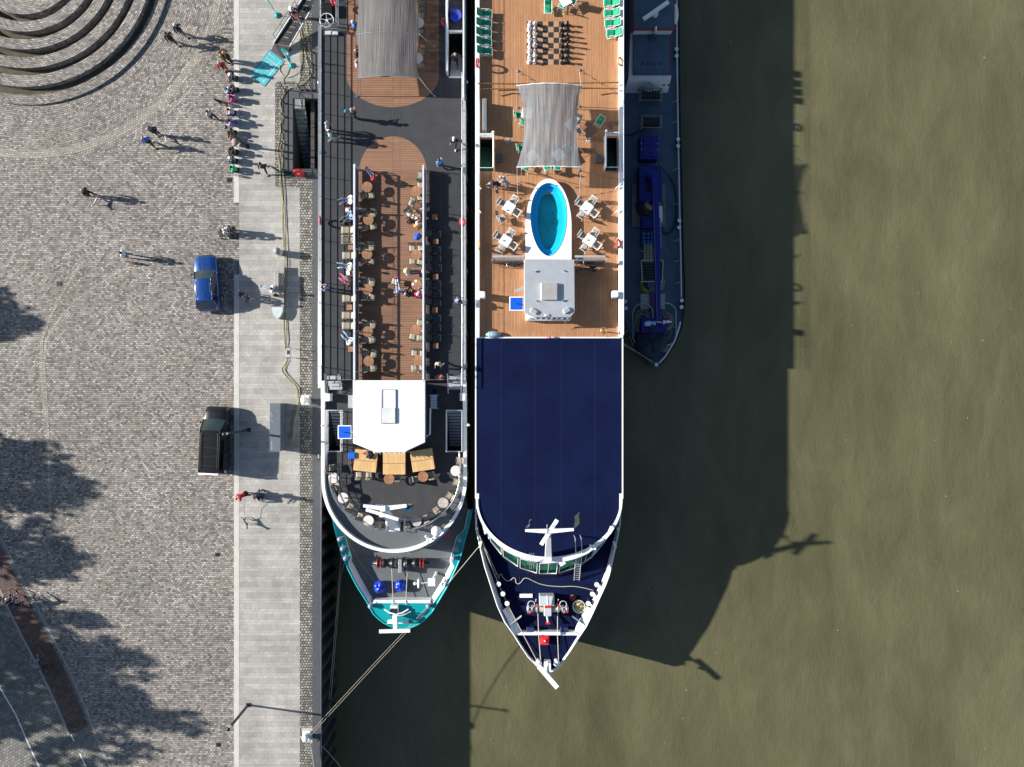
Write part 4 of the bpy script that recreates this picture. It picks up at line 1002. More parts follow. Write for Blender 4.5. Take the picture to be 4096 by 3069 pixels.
for s_, x, y in (('R5', 85, 1118), ('R5', 2090, 1112), ('R8', 135, 920), ('R8', 2108, 915)):
    c = W(s_, x, y, 1.3); m.ball(c, .12, 10); m.tube([c, c + Vector((.25 if x < 1000 else -.3, 0, 0))], .03); m.cut()
m.builds('side_lamp', white, s1)
m = MB()
for k in range(60):
    t = k / 59; x = 730 + 390 * 0
    pass
q = [W('S1', *p, zf + .03) for p in ((340, 590), (375, 700), (430, 800), (500, 910), (570, 1000), (620, 1060))]
o = MB().tube(q, .025, 6).build('deck_rope', hose, s1)
for xa, ya, xb, yb in ((785, 930, 800, 1285), (940, 930, 922, 1285)):
    MB().tube([W('S1', xa, ya, zf + .4), W('S1', xb, yb, zb + .12)], .028, 6).build('winch_rope', rope, s1)
m = MB(); q0 = W('S1', 945, 775, .5); 
m.tube([W('S1', x, y, .72) for x, y in ((945, 778), (1060, 745), (1180, 690), (1290, 600), (1350, 540))], .03); m.build('front_rail', grey, s1)
m = MB(); m.box((W('S1', 1330, 612, 0).x, W('S1', 1330, 612, 0).y, -.2), (.9, .08, .3), .75); m.build('red_board', red, s1)
# name-plates along the hull are out of sight from above
# ================================================================ NAVY RIVER CRUISE SHIP (outer berth)
s2 = thing('river_cruise_ship', 'navy blue river cruise ship with orange plank sun deck and oval pool', 'ship', (2.9, 0, Z_WATER), world=True)
XA, XB = -2.80, 8.57
teak = plank_mat('orange_deck_planks', 0, .126, .16, ((.392, .186, .083), (.47, .235, .108)), (.15, .08, .045))
Y2 = px_y(1353, Z_TWO); E1c = Vector((2.885, px_y(1995, Z_ROOF))); rx1, ry1 = 5.66, 4.86
zb2, zf2 = -.2, -1.0
L2 = [(1902, 1960), (1904, 2116), (1920, 2189), (1939, 2267), (1967, 2354), (1990, 2425), (2019, 2488), (2054, 2537.5), (2083, 2584), (2112, 2627), (2146, 2662), (2172, 2680), (2190, 2686), (2206, 2687), (2222, 2681), (2248, 2652), (2280, 2607), (2314.6, 2552), (2346, 2506), (2372.5, 2451), (2401.5, 2387), (2422, 2343), (2438, 2300), (2457, 2210), (2470, 2150), (2479, 2100), (2486, 1998)]
O2 = [P(x, y, zb2).to_2d() for x, y in L2]
out2 = [Vector((XB + .05, 46)), Vector((XA - .05, 46))] + O2
low2 = []
for q in out2:
    k = max(0, min(1, (-9 - q.y) / 13)); low2.append(Vector((2.885 + (q.x - 2.885) * (1 - .3 * k), q.y + 1.6 * k * k)))
m = MB(); m.prism(out2, Z_WATER - 1.2, zb2, 0, top=False, bottom=False, low=low2); m.build('hull', navyhull, s2)
# foredeck
def inset(pts, c, d): return [p + (c - p).normalized() * d for p in pts]
mid = Vector((2.885, -13.5)); Mi2 = inset(O2, mid, .07)
def widths(i):
    y = L2[i][1]; return .05 + .22 * max(0, min(1, (y - 2180) / 260)) if y < 2455 else .14
I2 = []
for i, p in enumerate(O2):
    I2.append(p + (mid - p).normalized() * (widths(i) + .07))
m = MB(); m.face([(p[0], p[1], zf2) for p in [Vector((XA + .2, -8.3)), *I2[1:-1], Vector((XB - .2, -8.3))]]); m.build('foredeck', navy, s2)
m = MB(); m.grid([z3(O2, zb2), z3(Mi2, zb2)], 0, False); m.grid([z3(Mi2, zb2), z3(I2, zf2 - .003)], 0, False); m.build('bulwark', white, s2)
m = MB(); m.tube(z3(O2, zb2), .05, 6); m.build('bulwark_rim', white, s2)
# white winch-well sides and the raised bow platform
for pts in ([(450, 490), (515, 435), (722, 795), (612, 832)], [(1695, 497), (1620, 432), (1430, 795), (1545, 835)]):
    a, b, c_, d = [W('S6', x, y, z) for (x, y), z in zip(pts, (-.3, -.75, -.75, -.3))]
    m = MB(); m.face([a, b, c_, d]); m.face([b, c_, Vector((c_.x, c_.y, zf2)), Vector((b.x, b.y, zf2))]); m.build('side_plate', white, s2)
m = MB()
for p0, p1 in (((710, 578), (535, 700)), ((1410, 575), (1600, 712))):
    a, b = W('S6', *p0, -.35), W('S6', *p1, -.28); m.face([a, b, Vector((b.x, b.y, -.8)), Vector((a.x, a.y, -.8))]); m.tube([a, b], .025, 4)
m.build('side_bracket', lgrey, s2)
tri = XY('S6', [(612, 832), (700, 975), (800, 1120), (920, 1245), (1000, 1300), (1125, 1322), (1200, 1290), (1270, 1200), (1380, 1050), (1500, 862), (1540, 835)], -.42)
m = MB(); m.flat(tri, -.42); m.build('bow_platform', navy, s2)
a, b, c_, d = XY('S6', [(612, 832), (1540, 835), (1440, 797), (715, 797)], -.3)
m = MB(); m.prism([a, b, c_, d], zf2, -.3); q = W('S6', 1070, 803, -.2); m.bbox((q.x, q.y, -.2), (2.1, .24, .24))
m.build('breakwater', white, s2)
m = MB()
for x in (835, 1300): q = W('S6', x, 782, -.55); m.bbox((q.x, q.y + .1, -.7), (.64, .45, .5)); m.cut()
m.builds('locker', M('navy_locker', (.02, .028, .11), .5), s2)
m = MB()
for pts in ([(890, 850), (1255, 850), (1255, 1100), (890, 1100)], [(905, 850), (1235, 850), (1235, 1080), (905, 1080)]): m.tube(z3(XY('S6', pts, -.42), -.41), .018, 4, closed=True)
m.tube([W('S6', 800, 1118, -.41), W('S6', 1350, 1122, -.41)], .02, 4); m.build('hatch_outline', M('dark_navy_line', (.003, .004, .02), .6), s2)
m = MB(); m.tube(z3(XY('S5', [(685, 1195), (870, 1195), (870, 1470), (685, 1470)], zf2), zf2 + .01), .018, 4, closed=True); m.build('deck_hatch', MATS['dark_navy_line'], s2)
q0, q1 = W('S5', 685, 1460, zf2 + .06), W('S5', 862, 1460, zf2 + .06); m = MB(); m.box(((q0.x + q1.x) / 2, q0.y, zf2 + .06), (q1.x - q0.x, .3, .1)); m.build('hatch_sill', white, s2)
well = XY('S6', [(660, 330), (870, 278), (1470, 280), (1600, 400), (1520, 600), (1430, 793), (720, 793), (545, 470)], zf2)
m = MB(); m.flat(well, zf2 + .005); m.build('well_floor', M('dark_navy_well_floor', (.0045, .008, .038), .9, var=.3, spec=.1), s2)
# side walls and cabin windows
m = MB()
for x in (XA, XB):
    m.face([(x, 46, zb2), (x, E1c.y, zb2), (x, E1c.y, Z_TWO), (x, 46, Z_TWO)])
m.build('side_wall', M('white_side_wall', (.72, .74, .76), .4, var=.03), s2)
m = MB(); y = -7.5
while y < 42:
    for x, sg in ((XB + .008, 1), (XA - .008, -1)): m.face([(x, y, -.1), (x, y + 1.7, -.1), (x, y + 1.7, 1.0), (x, y, 1.0)][::sg])
    y += 2.0
m.build('cabin_window', MATS['dark_cabin_glass'], s2)
# raked front wall in flat facets with framed windows
ang_ = [180 + math.degrees(math.acos(max(-1, min(1, -c_)))) if False else 360 - math.degrees(math.acos(c_)) for c_ in (-.985, -.915, -.82, -.645, -.41, -.14, .14, .41, .645, .82, .915, .985)]
def fpt(i, t):
    a = math.radians(ang_[i]); z = Z_ROOF - .1 + (zf2 - Z_ROOF + .1) * t
    return Vector((E1c.x + rx1 * math.cos(a), E1c.y + (ry1 + 2.1 * t) * math.sin(a) - .0, z))
tglass = glass_mat('teal_saloon_glass', (.012, .075, .062), .62)
m = MB()
fw = MB(); gg = []
for i in range(len(ang_) - 1):
    a, b, c_, d = fpt(i, 0), fpt(i + 1, 0), fpt(i + 1, 1), fpt(i, 1)
    def bl(u, v): return (a.lerp(b, u)).lerp(d.lerp(c_, u), v)
    nrm = (b - a).cross(d - a).normalized()
    if nrm.dot(Vector((0, -1, .3))) < 0: nrm = -nrm
    narrow = i in (0, len(ang_) - 2)
    u0, u1, v0, v1 = (.06, .94, .16, .74)
    m.face([a, b, bl(1, v0), bl(0, v0)]); m.face([bl(0, v1), bl(1, v1), c_, d]); m.face([bl(0, v0), bl(u0, v0), bl(u0, v1), bl(0, v1)]); m.face([bl(u1, v0), bl(1, v0), bl(1, v1), bl(u1, v1)])
    fr_ = [bl(u0, v0), bl(u1, v0), bl(u1, v1), bl(u0, v1)]
    gg.append((fr_, nrm, bl(.5, v0), bl(.5, v1), i))
fwall = m.build('front_wall', M('dark_navy_front', (.006, .008, .02), .45), s2)
for fr_, nrm, t_, b_, i in gg:
    m = MB(); m.tube([p + nrm * .02 for p in fr_], .04, 5, closed=True)
    if i in (5, 7): m.tube([t_ + nrm * .02, b_ + nrm * .02], .02, 4)
    fo = m.build('window', white, fwall)
    m = MB(); m.face(fr_); m.build('pane', tglass, fo)
m = MB(); m.flat(arc(E1c, rx1 - .15, ry1 + 1.3, 180, 360, 30), -.55); m.build('saloon_floor', M('green_saloon_carpet', (.05, .42, .24), .9, var=.1), s2)
m = MB(); m.grid([z3(arc(E1c, rx1 - .3, ry1 - 1.2, 180, 360, 20), -.54), z3(arc(E1c, rx1 - .3, ry1 - 1.2, 180, 360, 20), 1.5)], 0, False); m.build('saloon_inner_wall', M('dark_saloon_wall', (.02, .025, .022), .8), s2)
# navy roof, white rim
roof = [(XB - .1, Y2), (XA + .1, Y2)] + arc(E1c, rx1 - .05, ry1 - .05, 180, 360, 48)
m = MB(); m.flat(roof, Z_ROOF); m.build('navy_roof', navy, s2)
m = MB()
for px in (2005, 2139, 2246, 2380): x = px_x(px, Z_ROOF); m.box((x, (Y2 - 12.0) / 2, Z_ROOF + .004), (.02, Y2 + 11.6, .006))
m.tube(z3([(0, -3), (0, -3)], 0), .001, 3)
m.build('roof_seam', M('pale_navy_seam', (.010, .015, .055), .8), s2)
m = MB(); po = arc(E1c, rx1 + .03, ry1 + .10, 180, 360, 60); pi_ = arc(E1c, rx1 - .12, ry1 - .34, 180, 360, 60)
m.grid([z3(po, Z_ROOF - .16), z3(po, Z_ROOF + .10), z3(pi_, Z_ROOF + .10), z3(pi_, Z_ROOF)], 0, False); m.build('roof_rim', white, s2)
m = MB()
for x in (XA - .02, XB + .02): m.box((x, (Y2 + E1c.y) / 2, Z_ROOF - .06), (.10, Y2 - E1c.y, .18))
m.box(((XA + XB) / 2, Y2 + .03, Z_ROOF - .02), (XB - XA, .10, .22)); 
for x in (XA + .12, XB - .12): m.box((x, E1c.y - .2, Z_ROOF - .08), (.22, 1.2, .2))
m.build('roof_edge', white, s2)
# plank sun deck with two stair openings
hl0, hl1, hy0, hy1 = px_x(1919, Z_TWO), px_x(1973, Z_TWO), px_y(557, Z_TWO), px_y(686, Z_TWO)
hr0, hr1, gy0, gy1 = px_x(2419, Z_TWO), px_x(2467, Z_TWO), px_y(552, Z_TWO), px_y(684, Z_TWO)
m = MB()
px0, px1_, py0_, py1_ = px_x(2133, Z_TWO), px_x(2255, Z_TWO), px_y(1020, Z_TWO), px_y(776, Z_TWO)
rect(m, hl1, Y2, px0, 46, Z_TWO); rect(m, px1_, Y2, hr0, 46, Z_TWO); rect(m, px0, Y2, px1_, py0_, Z_TWO); rect(m, px0, py1_, px1_, 46, Z_TWO); rect(m, XA, Y2, hl1, hy1, Z_TWO); rect(m, XA, hy0, hl1, 46, Z_TWO); rect(m, XA, hy1, hl0, hy0, Z_TWO)
rect(m, hr0, Y2, XB, gy1, Z_TWO); rect(m, hr0, gy0, XB, 46, Z_TWO); rect(m, hr1, gy1, XB, gy0, Z_TWO)
m.build('sun_deck', teak, s2)
greencarpet = M('dark_green_stair_carpet', (.01, .06, .035), .9, var=.2)
for xa, xb, ya, yb in ((hl0, hl1, hy0, hy1), (hr0, hr1, gy0, gy1)):
    m = MB()
    for k in range(9): m.box(((xa + xb) / 2, yb + .16 + k * .27, Z_TWO - .15 - k * .19), (xb - xa - .04, .29, .05))
    m.build('stair_step', greencarpet, s2)
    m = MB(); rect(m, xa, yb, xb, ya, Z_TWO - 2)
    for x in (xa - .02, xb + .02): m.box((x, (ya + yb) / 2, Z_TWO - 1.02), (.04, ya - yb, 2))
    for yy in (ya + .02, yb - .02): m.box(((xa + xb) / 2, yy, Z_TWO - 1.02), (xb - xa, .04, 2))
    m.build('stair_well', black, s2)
    lf = xa < 0; xi, xo = (xb + .04, xa) if lf else (xa - .04, xb)
    m = MB()
    for h in (.35, .6, .85, 1.05): m.tube([(xo, ya + .06, Z_TWO + h), (xi, ya + .06, Z_TWO + h)], .03)
    m.tube([(xi, ya, Z_TWO + 1.05), (xi, yb, Z_TWO + 1.05)], .06, 6); m.box((xi, (ya + yb) / 2, Z_TWO + .5), (.06, ya - yb, .9)); m.tube([(xi, yb, Z_TWO + .95), (xo, yb, Z_TWO + .95)], .025)
    m.ball((xi, ya + .1, Z_TWO + 1.2), .13, 10); m.build('stair_railing', white, s2)
# coaming and rails along both sides
for x, sg in ((XA, 1), (XB, -1)):
    m = MB(); m.bbox((x + sg * .13, (Y2 + 46) / 2, Z_TWO + .22), (.34, 46 - Y2, .46), bv=.03); m.build('coaming', white, s2)
    xr = x + sg * .02
    rails('railing', [(xr, Y2 + .2), (xr, 46)], Z_TWO, white, s2, (.62, .8, .98), 1.9, .009, .016)
m = MB()
for y in (895, 1225): m.tube([(px_x(1905, 2.3), px_y(y * .29 + 470, 2.3), 2.3), (px_x(1925, 2.2), px_y((y + 90) * .29 + 470, 2.2), 2.15)], .05); m.tube([(px_x(2490, 2.3), px_y(y * .29 + 470, 2.3), 2.3), (px_x(2462, 2.2), px_y((y + 90) * .29 + 470, 2.2), 2.15)], .05)
m.build('rail_gate', white, s2)
for sx in (90, 2095):   # outboard folded boarding ladders
    pass
m = MB(); q = W('S3', 160, 90, 2.1)
for k in range(6): m.box((q.x + .1 + k * .05, q.y + .6, 2.0 + .08 * (k % 2)), (.03, 2.4, .9))
m.build('folded_gate', lgrey, s2)
# pool in its raised white surround
zp = Z_TWO + .46
def pxl(x, z): return px_x(x, z)
pl_, pr_ = pxl(2102, zp), pxl(2286, zp); pcx = (pl_ + pr_) / 2; py_t, py_m, py_b = px_y(715, zp), px_y(905, zp), px_y(1038, zp)
def superarc(rx, ry, c, a0, a1, n, e=1.25):
    o = []
    for k in range(n + 1):
        a = math.radians(a0 + (a1 - a0) * k / n); ca, sa = math.cos(a), math.sin(a)
        o.append((c[0] + rx * math.copysign(abs(ca) ** (2 / 2.15), ca), c[1] + ry * math.copysign(abs(sa) ** (2 / 2.15), sa)))
    return o
N = 64
def almond(half_w, yt, yb_, sharp_t=.62, sharp_b=.62):
    yc = (yt + yb_) / 2 + (yt - yb_) * .04; o = []
    for k in range(N):
        a = 2 * PI * k / N; ca, sa = math.cos(a), math.sin(a); up = (yt - yc) if sa >= 0 else (yc - yb_); s_ = sharp_t if sa >= 0 else sharp_b
        w = half_w * max(0, 1 - abs(sa) ** (2.3 if sa > 0 else 2.0)) ** (.52 if sa > 0 else .56)
        o.append(Vector((pcx + math.copysign(w, ca), yc + up * sa)))
    return o
edge_ = almond(pxl(2025 + 1335 * 0, zp) * 0 + (px_x(1880 + 1335 * .28972, zp) - px_x(1880 + 835 * .28972, zp)) / 2, px_y(470 + 905 * .28972, zp), px_y(940 + 292 * .28972, zp), .78, .62)
sur = [(pr_, py_b), (pr_, py_m)] + arc((pcx, py_m), (pr_ - pl_) / 2, py_t - py_m, 0, 180, 40) + [(pl_, py_m), (pl_, py_b)]
m = MB(); m.prism(sur, Z_TWO - .01, zp, 0, top=False, bottom=False)
yc_e = (px_y(470 + 905 * .28972, zp) + px_y(940 + 292 * .28972, zp)) / 2
def hit(ang):                                   # surround outline along a ray from the pool centre
    d = Vector((math.cos(ang), math.sin(ang))); c = Vector((pcx, yc_e)); best = None
    for a, b in zip(sur, sur[1:] + sur[:1]):
        a, b = Vector(a), Vector(b); e_ = b - a; den = d.x * e_.y - d.y * e_.x
        if abs(den) < 1e-9: continue
        t = ((a - c).x * e_.y - (a - c).y * e_.x) / den; u = ((a - c).x * d.y - (a - c).y * d.x) / den
        if t > 0 and -1e-6 <= u <= 1 + 1e-6 and (best is None or t < best): best = t
    return c + d * (best or 1)
outer = []
for p in edge_: outer.append(hit(math.atan2(p.y - yc_e, p.x - pcx)))
corn = {min(range(N), key=lambda k: (outer[k] - Vector(c)).length): Vector(c) for c in ((pr_, py_b), (pl_, py_b))}
for k, c in corn.items(): outer[k] = c
m.grid([z3(outer, zp), z3(edge_, zp), z3(edge_, zp + .03), ], 0, False, True)
pool = m.build('pool_surround', M('white_pool_surround', (.84, .85, .87), .4, var=.02), s2)
lin = M('light_cyan_pool_liner', (.01, .42, .74), .3, var=.06); deep = M('deep_teal_pool_liner', (.0, .31, .40), .35, var=.25, vs=.6)
sc_ = lambda f, g_: [Vector((pcx + (p.x - pcx) * f, yc_e + (p.y - yc_e) * g_)) for p in edge_]
m = MB(); m.grid([z3(edge_, zp + .03), z3(sc_(.985, .985), zp - .18), z3(sc_(.89, .95), zp - .20), z3(sc_(.88, .945), zp - .42), z3(sc_(.61, .80), zp - .46)], 0, False, True); m.build('pool_ledge', lin, pool)
m = MB(); m.grid([z3(sc_(.61, .80), zp - .461), z3(sc_(.56, .75), zp - .92)], 0, False, True); m.face(z3(sc_(.56, .75), zp - .92)); m.build('pool_basin', deep, pool)
wm_, nt, b_ = nodes_of('pool_water'); b_.inputs['Base Color'].default_value = (.0, .35, .42, 1); b_.inputs['Roughness'].default_value = .03; b_.inputs['Alpha'].default_value = .03
add_bump(nt, b_, noise(nt, coord(nt), 5, 3), .12, .03)
m = MB(); m.face(z3(sc_(.95, .97), zp - .30)); m.build('pool_water', wm_, pool)
m = MB()
for x, y in ((1145, 1325), (1165, 1400), (1145, 1460), (1075, 1555)): q = W('S3', x, y, zp - .91); m.cyl((q.x, q.y, q.z), .05, .02, 8); m.cut()
m.builds('pool_drain', black, pool)
# wheelhouse with brushed metal roof
zr2 = 3.4
rf2 = XY('S4', [(745, 342), (1440, 342), (1446, 1066), (1385, 1140), (880, 1140), (750, 1076)], zr2)
cen2 = sum(rf2, Vector((0, 0))) / 6
base2 = XY('S4', [(765, 345), (1396, 345), (1396, 1190), (765, 1190)], 2.5)
m = MB(); ins2 = [cen2 + (p - cen2) * .95 for p in rf2]; m.prism(ins2, Z_TWO, zr2 - .1, 0, bottom=False); bx0, by0 = px_x(2104, 2.3), px_y(1282, 2.3); bx1, by1 = px_x(2284, 2.3), px_y(1180, 2.3)
m.bbox(((bx0 + bx1) / 2, (by0 + by1) / 2, (Z_TWO + 2.35) / 2), (bx1 - bx0, by1 - by0, 2.35 - Z_TWO), bv=.06); wh2 = m.build('wheelhouse', white, s2)
m = MB(); inn = [cen2 + (p - cen2) * .985 for p in rf2]; m.prism(rf2, zr2 - .1, zr2, 0, top=False); m.grid([z3(rf2, zr2), z3(inn, zr2 + .04)], 0, False, True); m.flat(inn, zr2 + .04)
m.build('roof', alu, wh2)
m = MB()
for k in range(6):
    a, b = ins2[k], ins2[(k + 1) % 6]; d = b - a; q0, q1 = a + d * .05, a + d * .95; nn = Vector((d.y, -d.x)).normalized() * .006
    nn = nn if nn.dot(a - cen2) > 0 else -nn
    m.face([(*(q0 + nn), 2.3), (*(q1 + nn), 2.3), (*(q1 + nn), 3.2), (*(q0 + nn), 3.2)])
m.build('wheelhouse_window', MATS['dark_cabin_glass'], wh2)
a, b = W('S4', 980, 662, zr2 + .2), W('S4', 1205, 898, zr2 + .2); m = MB(); m.bbox(((a.x + b.x) / 2, (a.y + b.y) / 2, zr2 + .16), (b.x - a.x, a.y - b.y, .26), bv=.03); m.build('roof_hatch', M('warm_metal_hatch', (.60, .56, .53), .35, .5, var=.12, vs=1.2), wh2)
m = MB()
for x, y, r in ((912, 505, .6), (1295, 500, -.6), (912, 915, -.6), (1295, 910, .6)): q = W('S4', x, y, zr2); m.box((q.x, q.y, zr2 + .1), (.22, .03, .14), r); m.cut()
m.builds('lifting_eye', steel, wh2)
m = MB()
for x, y, r in ((880, 1055, -.5), (1335, 1045, .5)): q = W('S4', x, y, zr2 + .1); m.bbox((q.x, q.y, zr2 + .12), (.5, .32, .18), r); m.cut()
q = W('S4', 1062, 1110, zr2); m.bbox((q.x, q.y, zr2 + .08), (.34, .18, .12)); m.cut()
for x, y, r in ((848, 1105, -.5), (1338, 1110, .5)): q = W('S4', x, y, zr2 - .1); m.box((q.x, q.y, zr2 - .02), (.45, .1, .1), r); m.cut()
m.builds('roof_box', alu, wh2)
q0, q1 = W('S4', 810, 1160, zr2 - .15), W('S4', 1390, 1160, zr2 - .15); m = MB(); m.tube([q0, q1], .05)
for k in range(8): q = q0.lerp(q1, .06 + .126 * k); m.ball(q + Vector((0, .03, .06)), .06 if k % 2 else .08, 8)
for k in (.12, .88): q = q0.lerp(q1, k); m.tube([q, q - Vector((0, .25, .3))], .02)
m.build('light_bar', grey, wh2)
for xa, xb, sg in ((305, 748, -1), (1872, 1440, 1)):
    a, b = W('S4', xa, 350, 2.75), W('S4', xb, 350, 2.75); m = MB(); m.box(((a.x + b.x) / 2, a.y, 2.2), (abs(b.x - a.x), .12, 1.15)); m.build('wing_screen', M('slate_screen', (.12, .14, .18), .4), wh2)
    m = MB(); m.box(((a.x + b.x) / 2, a.y + .25, 2.95), (abs(b.x - a.x) * .98, .16, .08)); m.tube([(a.x, a.y + .05, 1.7), (a.x, a.y + .05, 2.9)], .04)
    for k in range(3): q = a.lerp(b, .1 + .4 * k); m.tube([(q.x, q.y, 2.6), (q.x, q.y + .25, 2.95)], .03)
    m.build('wing_rail', alu, wh2)
signal_board(*Q('S4', 641, 950), 2.6, 1.08, wh2, 0)
m = MB(); q0, q1 = W('S4', 620, 780, Z_TWO + .75), W('S4', 745, 725, Z_TWO + .75); m.box(((q0.x + q1.x) / 2, (q0.y + q1.y) / 2, q0.z), ((q1 - q0).length, .22, .05), .42); m.build('side_step', alu, wh2)
for x, y in ((165, 825), (2008, 815)):
    q = W('S4', x, y, 2.6); m = MB(); m.bbox((q.x, q.y, 2.15), (.48, .5, 1.0), bv=.04); o = m.build('control_box', white, s2)
    m = MB(); m.tube([(q.x - .12, q.y + .27, 2.5), (q.x + .12, q.y + .27, 2.5)], .02); m.build('handle', grey, o)
# awning of fine mesh
aw2 = awning_mat('pale_mesh_awning', (.27, .278, .292), .12)
ha2 = 2.55; zt = Z_TWO + ha2; rows = []
for k in range(13):
    t = k / 12; py = 345 + (668 - 345) * t; pinch = math.sin(PI * min(1, t * 1.0)) ** .7
    w0 = 2070 + 26 * pinch + (0 if t < .8 else -4); w1 = 2325 - 18 * pinch - (0 if t > .2 else 0)
    row = []
    for j in range(19):
        u = j / 18; z = zt + .42 * math.sin(PI * u) * (1 - .45 * t) - .16 * pinch + .035 * math.sin(u * 34 + .6 * k)
        row.append(Vector((px_x(w0 + (w1 - w0) * u, z), px_y(py, zt), z)))
    rows.append(row)
m = MB(); m.grid(rows); m.build('awning', aw2, s2)
m = MB()
for k, sg in ((0, 1), (12, -1)):
    a, b = rows[k][0], rows[k][-1]; pts = [(px_x(2066, zt), a.y + sg * .02, zt)] + [q + Vector((0, sg * .03, .02)) for q in rows[k][1:-1]] + [(px_x(2328, zt), b.y + sg * .02, zt)]
    m.tube(pts, .035, 6)
m.build('awning_frame', white, s2)
m = MB()
for px, py, tx, ty in ((2069, 432, 2068, 345), (2314, 428, 2326, 345), (2071, 683, 2068, 668), (2314, 683, 2326, 668)):
    f, t_ = P(px, py, Z_TWO), P(tx, ty, zt); m.tube([f, t_], .025); m.box((f.x, f.y, Z_TWO + .03), (.2, .2, .06)); m.cut()
m.builds('awning_post', grey, s2)
sockets = []
m = MB()
for s_, x, y in (('S2', 652, 985), ('S2', 1503, 972), ('S3', 655, 1110), ('S3', 1500, 1105)):
    f = W(s_, x, y, Z_TWO); sockets.append(f); m.box((f.x, f.y, Z_TWO + .03), (.2, .2, .06)); m.cyl((f.x, f.y, Z_TWO + .06), .04, .1, 8); m.cut()
m.builds('deck_socket', grey, s2)
m = MB()
for x, y in ((515, 323), (1642, 317)): q = W('S3', x, y, Z_TWO); m.ring((q.x, q.y, Z_TWO + .02), .17, .025, 16, 5); m.cyl((q.x, q.y, Z_TWO), .1, .03, 12); m.cut()
m.builds('deck_drain', lgrey, s2)
for x, y in ((398, 548), (1778, 560)):
    q = W('S3', x, y, Z_TWO + .5); m = MB(); m.bbox((q.x, q.y, Z_TWO + .27), (.52, .56, .52), bv=.03); m.build('storage_cube', M('charcoal_cube', (.085, .09, .10), .5), s2)
# forward mast, ladder, lights
zmr = Z_ROOF; b0 = W('S5', 1080, 935, zmr); t0 = W('S5', 1085, 560, 5.25)
m = MB(); taper_beam(m, b0, (t0.x, t0.y, t0.z), .5, .3, .45, .3); m.bbox((b0.x, b0.y + .1, zmr + .25), (.52, .6, .5)); mast2 = m.build('mast', white, s2)
m = MB(); taper_beam(m, W('S5', 762, 560, 5.35), W('S5', 1060, 568, 5.3), .18, .32, .1, .16); taper_beam(m, W('S5', 1110, 568, 5.3), W('S5', 1432, 546, 5.35), .32, .2, .16, .1); m.build('yard', white, mast2)
m = MB(); taper_beam(m, W('S5', 983, 755, 4.95), W('S5', 1205, 412, 5.25), .26, .26, .18, .18); q = W('S5', 1095, 590, 4.95); m.box((q.x, q.y, q.z - .1), (.32, .32, .35)); m.build('radar_bar', white, mast2)
m = MB()
for x in (1063, 1130): q = W('S5', x, 520, 5.35); m.tube([q, q + Vector((0, .25, .25))], .02); m.cut()
m.builds('antenna', offwhite, mast2)
m = MB(); l0_, l1_, h0_, h1_ = W('S5', 1437, 1250, zf2 + .05), W('S5', 1510, 1250, zf2 + .05), W('S5', 1462, 870, Z_ROOF + .2), W('S5', 1545, 860, Z_ROOF + .2)
e0, e1 = W('S5', 1452, 668, Z_ROOF + 1.0), W('S5', 1535, 665, Z_ROOF + 1.0)
m.tube([l0_, h0_, e0], .03); m.tube([l1_, h1_, e1], .03); m.tube([e0, (e0.x, e0.y, Z_ROOF)], .03); m.tube([e1, (e1.x, e1.y, Z_ROOF)], .03)
for k in range(13): m.tube([l0_.lerp(h0_, (k + .5) / 13), l1_.lerp(h1_, (k + .5) / 13)], .022)
m.build('ladder', M('galvanised_ladder', (.55, .56, .57), .4, .3), s2)
m = MB()
for x, y in ((215, 560), (1945, 560)): a = W('S5', x, y, Z_ROOF + .15); m.box((a.x, a.y, Z_ROOF - .05), (.3, .6, .16), .3 if x < 1000 else -.4); m.ball((a.x, a.y - .18, Z_ROOF - .02), .13, 8); m.cut()
m.builds('navigation_light', white, s2)
m = MB(); q = W('S5', 1680, 820, Z_ROOF + .35)
for a in (1.9, 3.9, .1): p_ = q + Vector((.3 * math.cos(a), .3 * math.sin(a), 0)); m.tube([q, p_], [.1, .06], 8); m.ball(p_, .1, 8)
m.tube([q, q - Vector((0, 0, .3))], .06); m.build('horn_cluster', white, s2)
m = MB(); q = W('S5', 1272, 1008, Z_ROOF - .1); m.box((q.x, q.y, q.z), (.46, .34, .22), .6); m.tube([q, q + Vector((-.3, .2, .2))], .04); m.build('camera_box', white, s2)
m = MB()
for x in (825, 852, 882): q = W('S5', x, 870, Z_ROOF + .9); m.tube([(q.x, q.y - 1.5, Z_ROOF - .1), (q.x, q.y - .5, Z_ROOF + .6), q], .02); m.cut()
m.builds('whip_antenna', steel, s2)
m = MB()
for x, y, r in ((143, 750, -.2), (1998, 755, .3), (95, 540, 0), (2045, 540, 0)): q = W('S5', x, y, zb2 + .1); m.box((q.x, q.y, zb2 + .1), (.18, .55 if y > 700 else .25, .2), r); m.cut()
m.builds('fairlead', white, s2)
for s_, x, y in (('S5', 393, 1300), ('S5', 453, 1435), ('S5', 512, 1568), ('S5', 1750, 1308), ('S5', 1690, 1438), ('S5', 1632, 1568)):
    deck_bollard(W(s_, x, y, zf2 + .55), zf2, s2, M('navy_bollard', (.012, .02, .07), .4), .2, .55, True, white)
for x in (947, 1197): deck_bollard(W('S6', x, 1222, .1), -.42, s2, white, .26, .6, False)
# bow mast stub and radar bar
m = MB(); q = W('S6', 1072, 1270, .2); m.bbox((q.x, q.y, -.1), (.55, .75, .6)); m.tube([W('S6', 1068, 1200, .3), W('S6', 1080, 1340, 1.0)], .1, 8); m.ball(W('S6', 1100, 1390, .9), .16, 8); bm2 = m.build('bow_mast', white, s2)
m = MB(); taper_beam(m, W('S6', 950, 1262, 1.1), W('S6', 1206, 1556, 1.3), .36, .36, .16, .16); m.build('radar_bar', white, bm2)
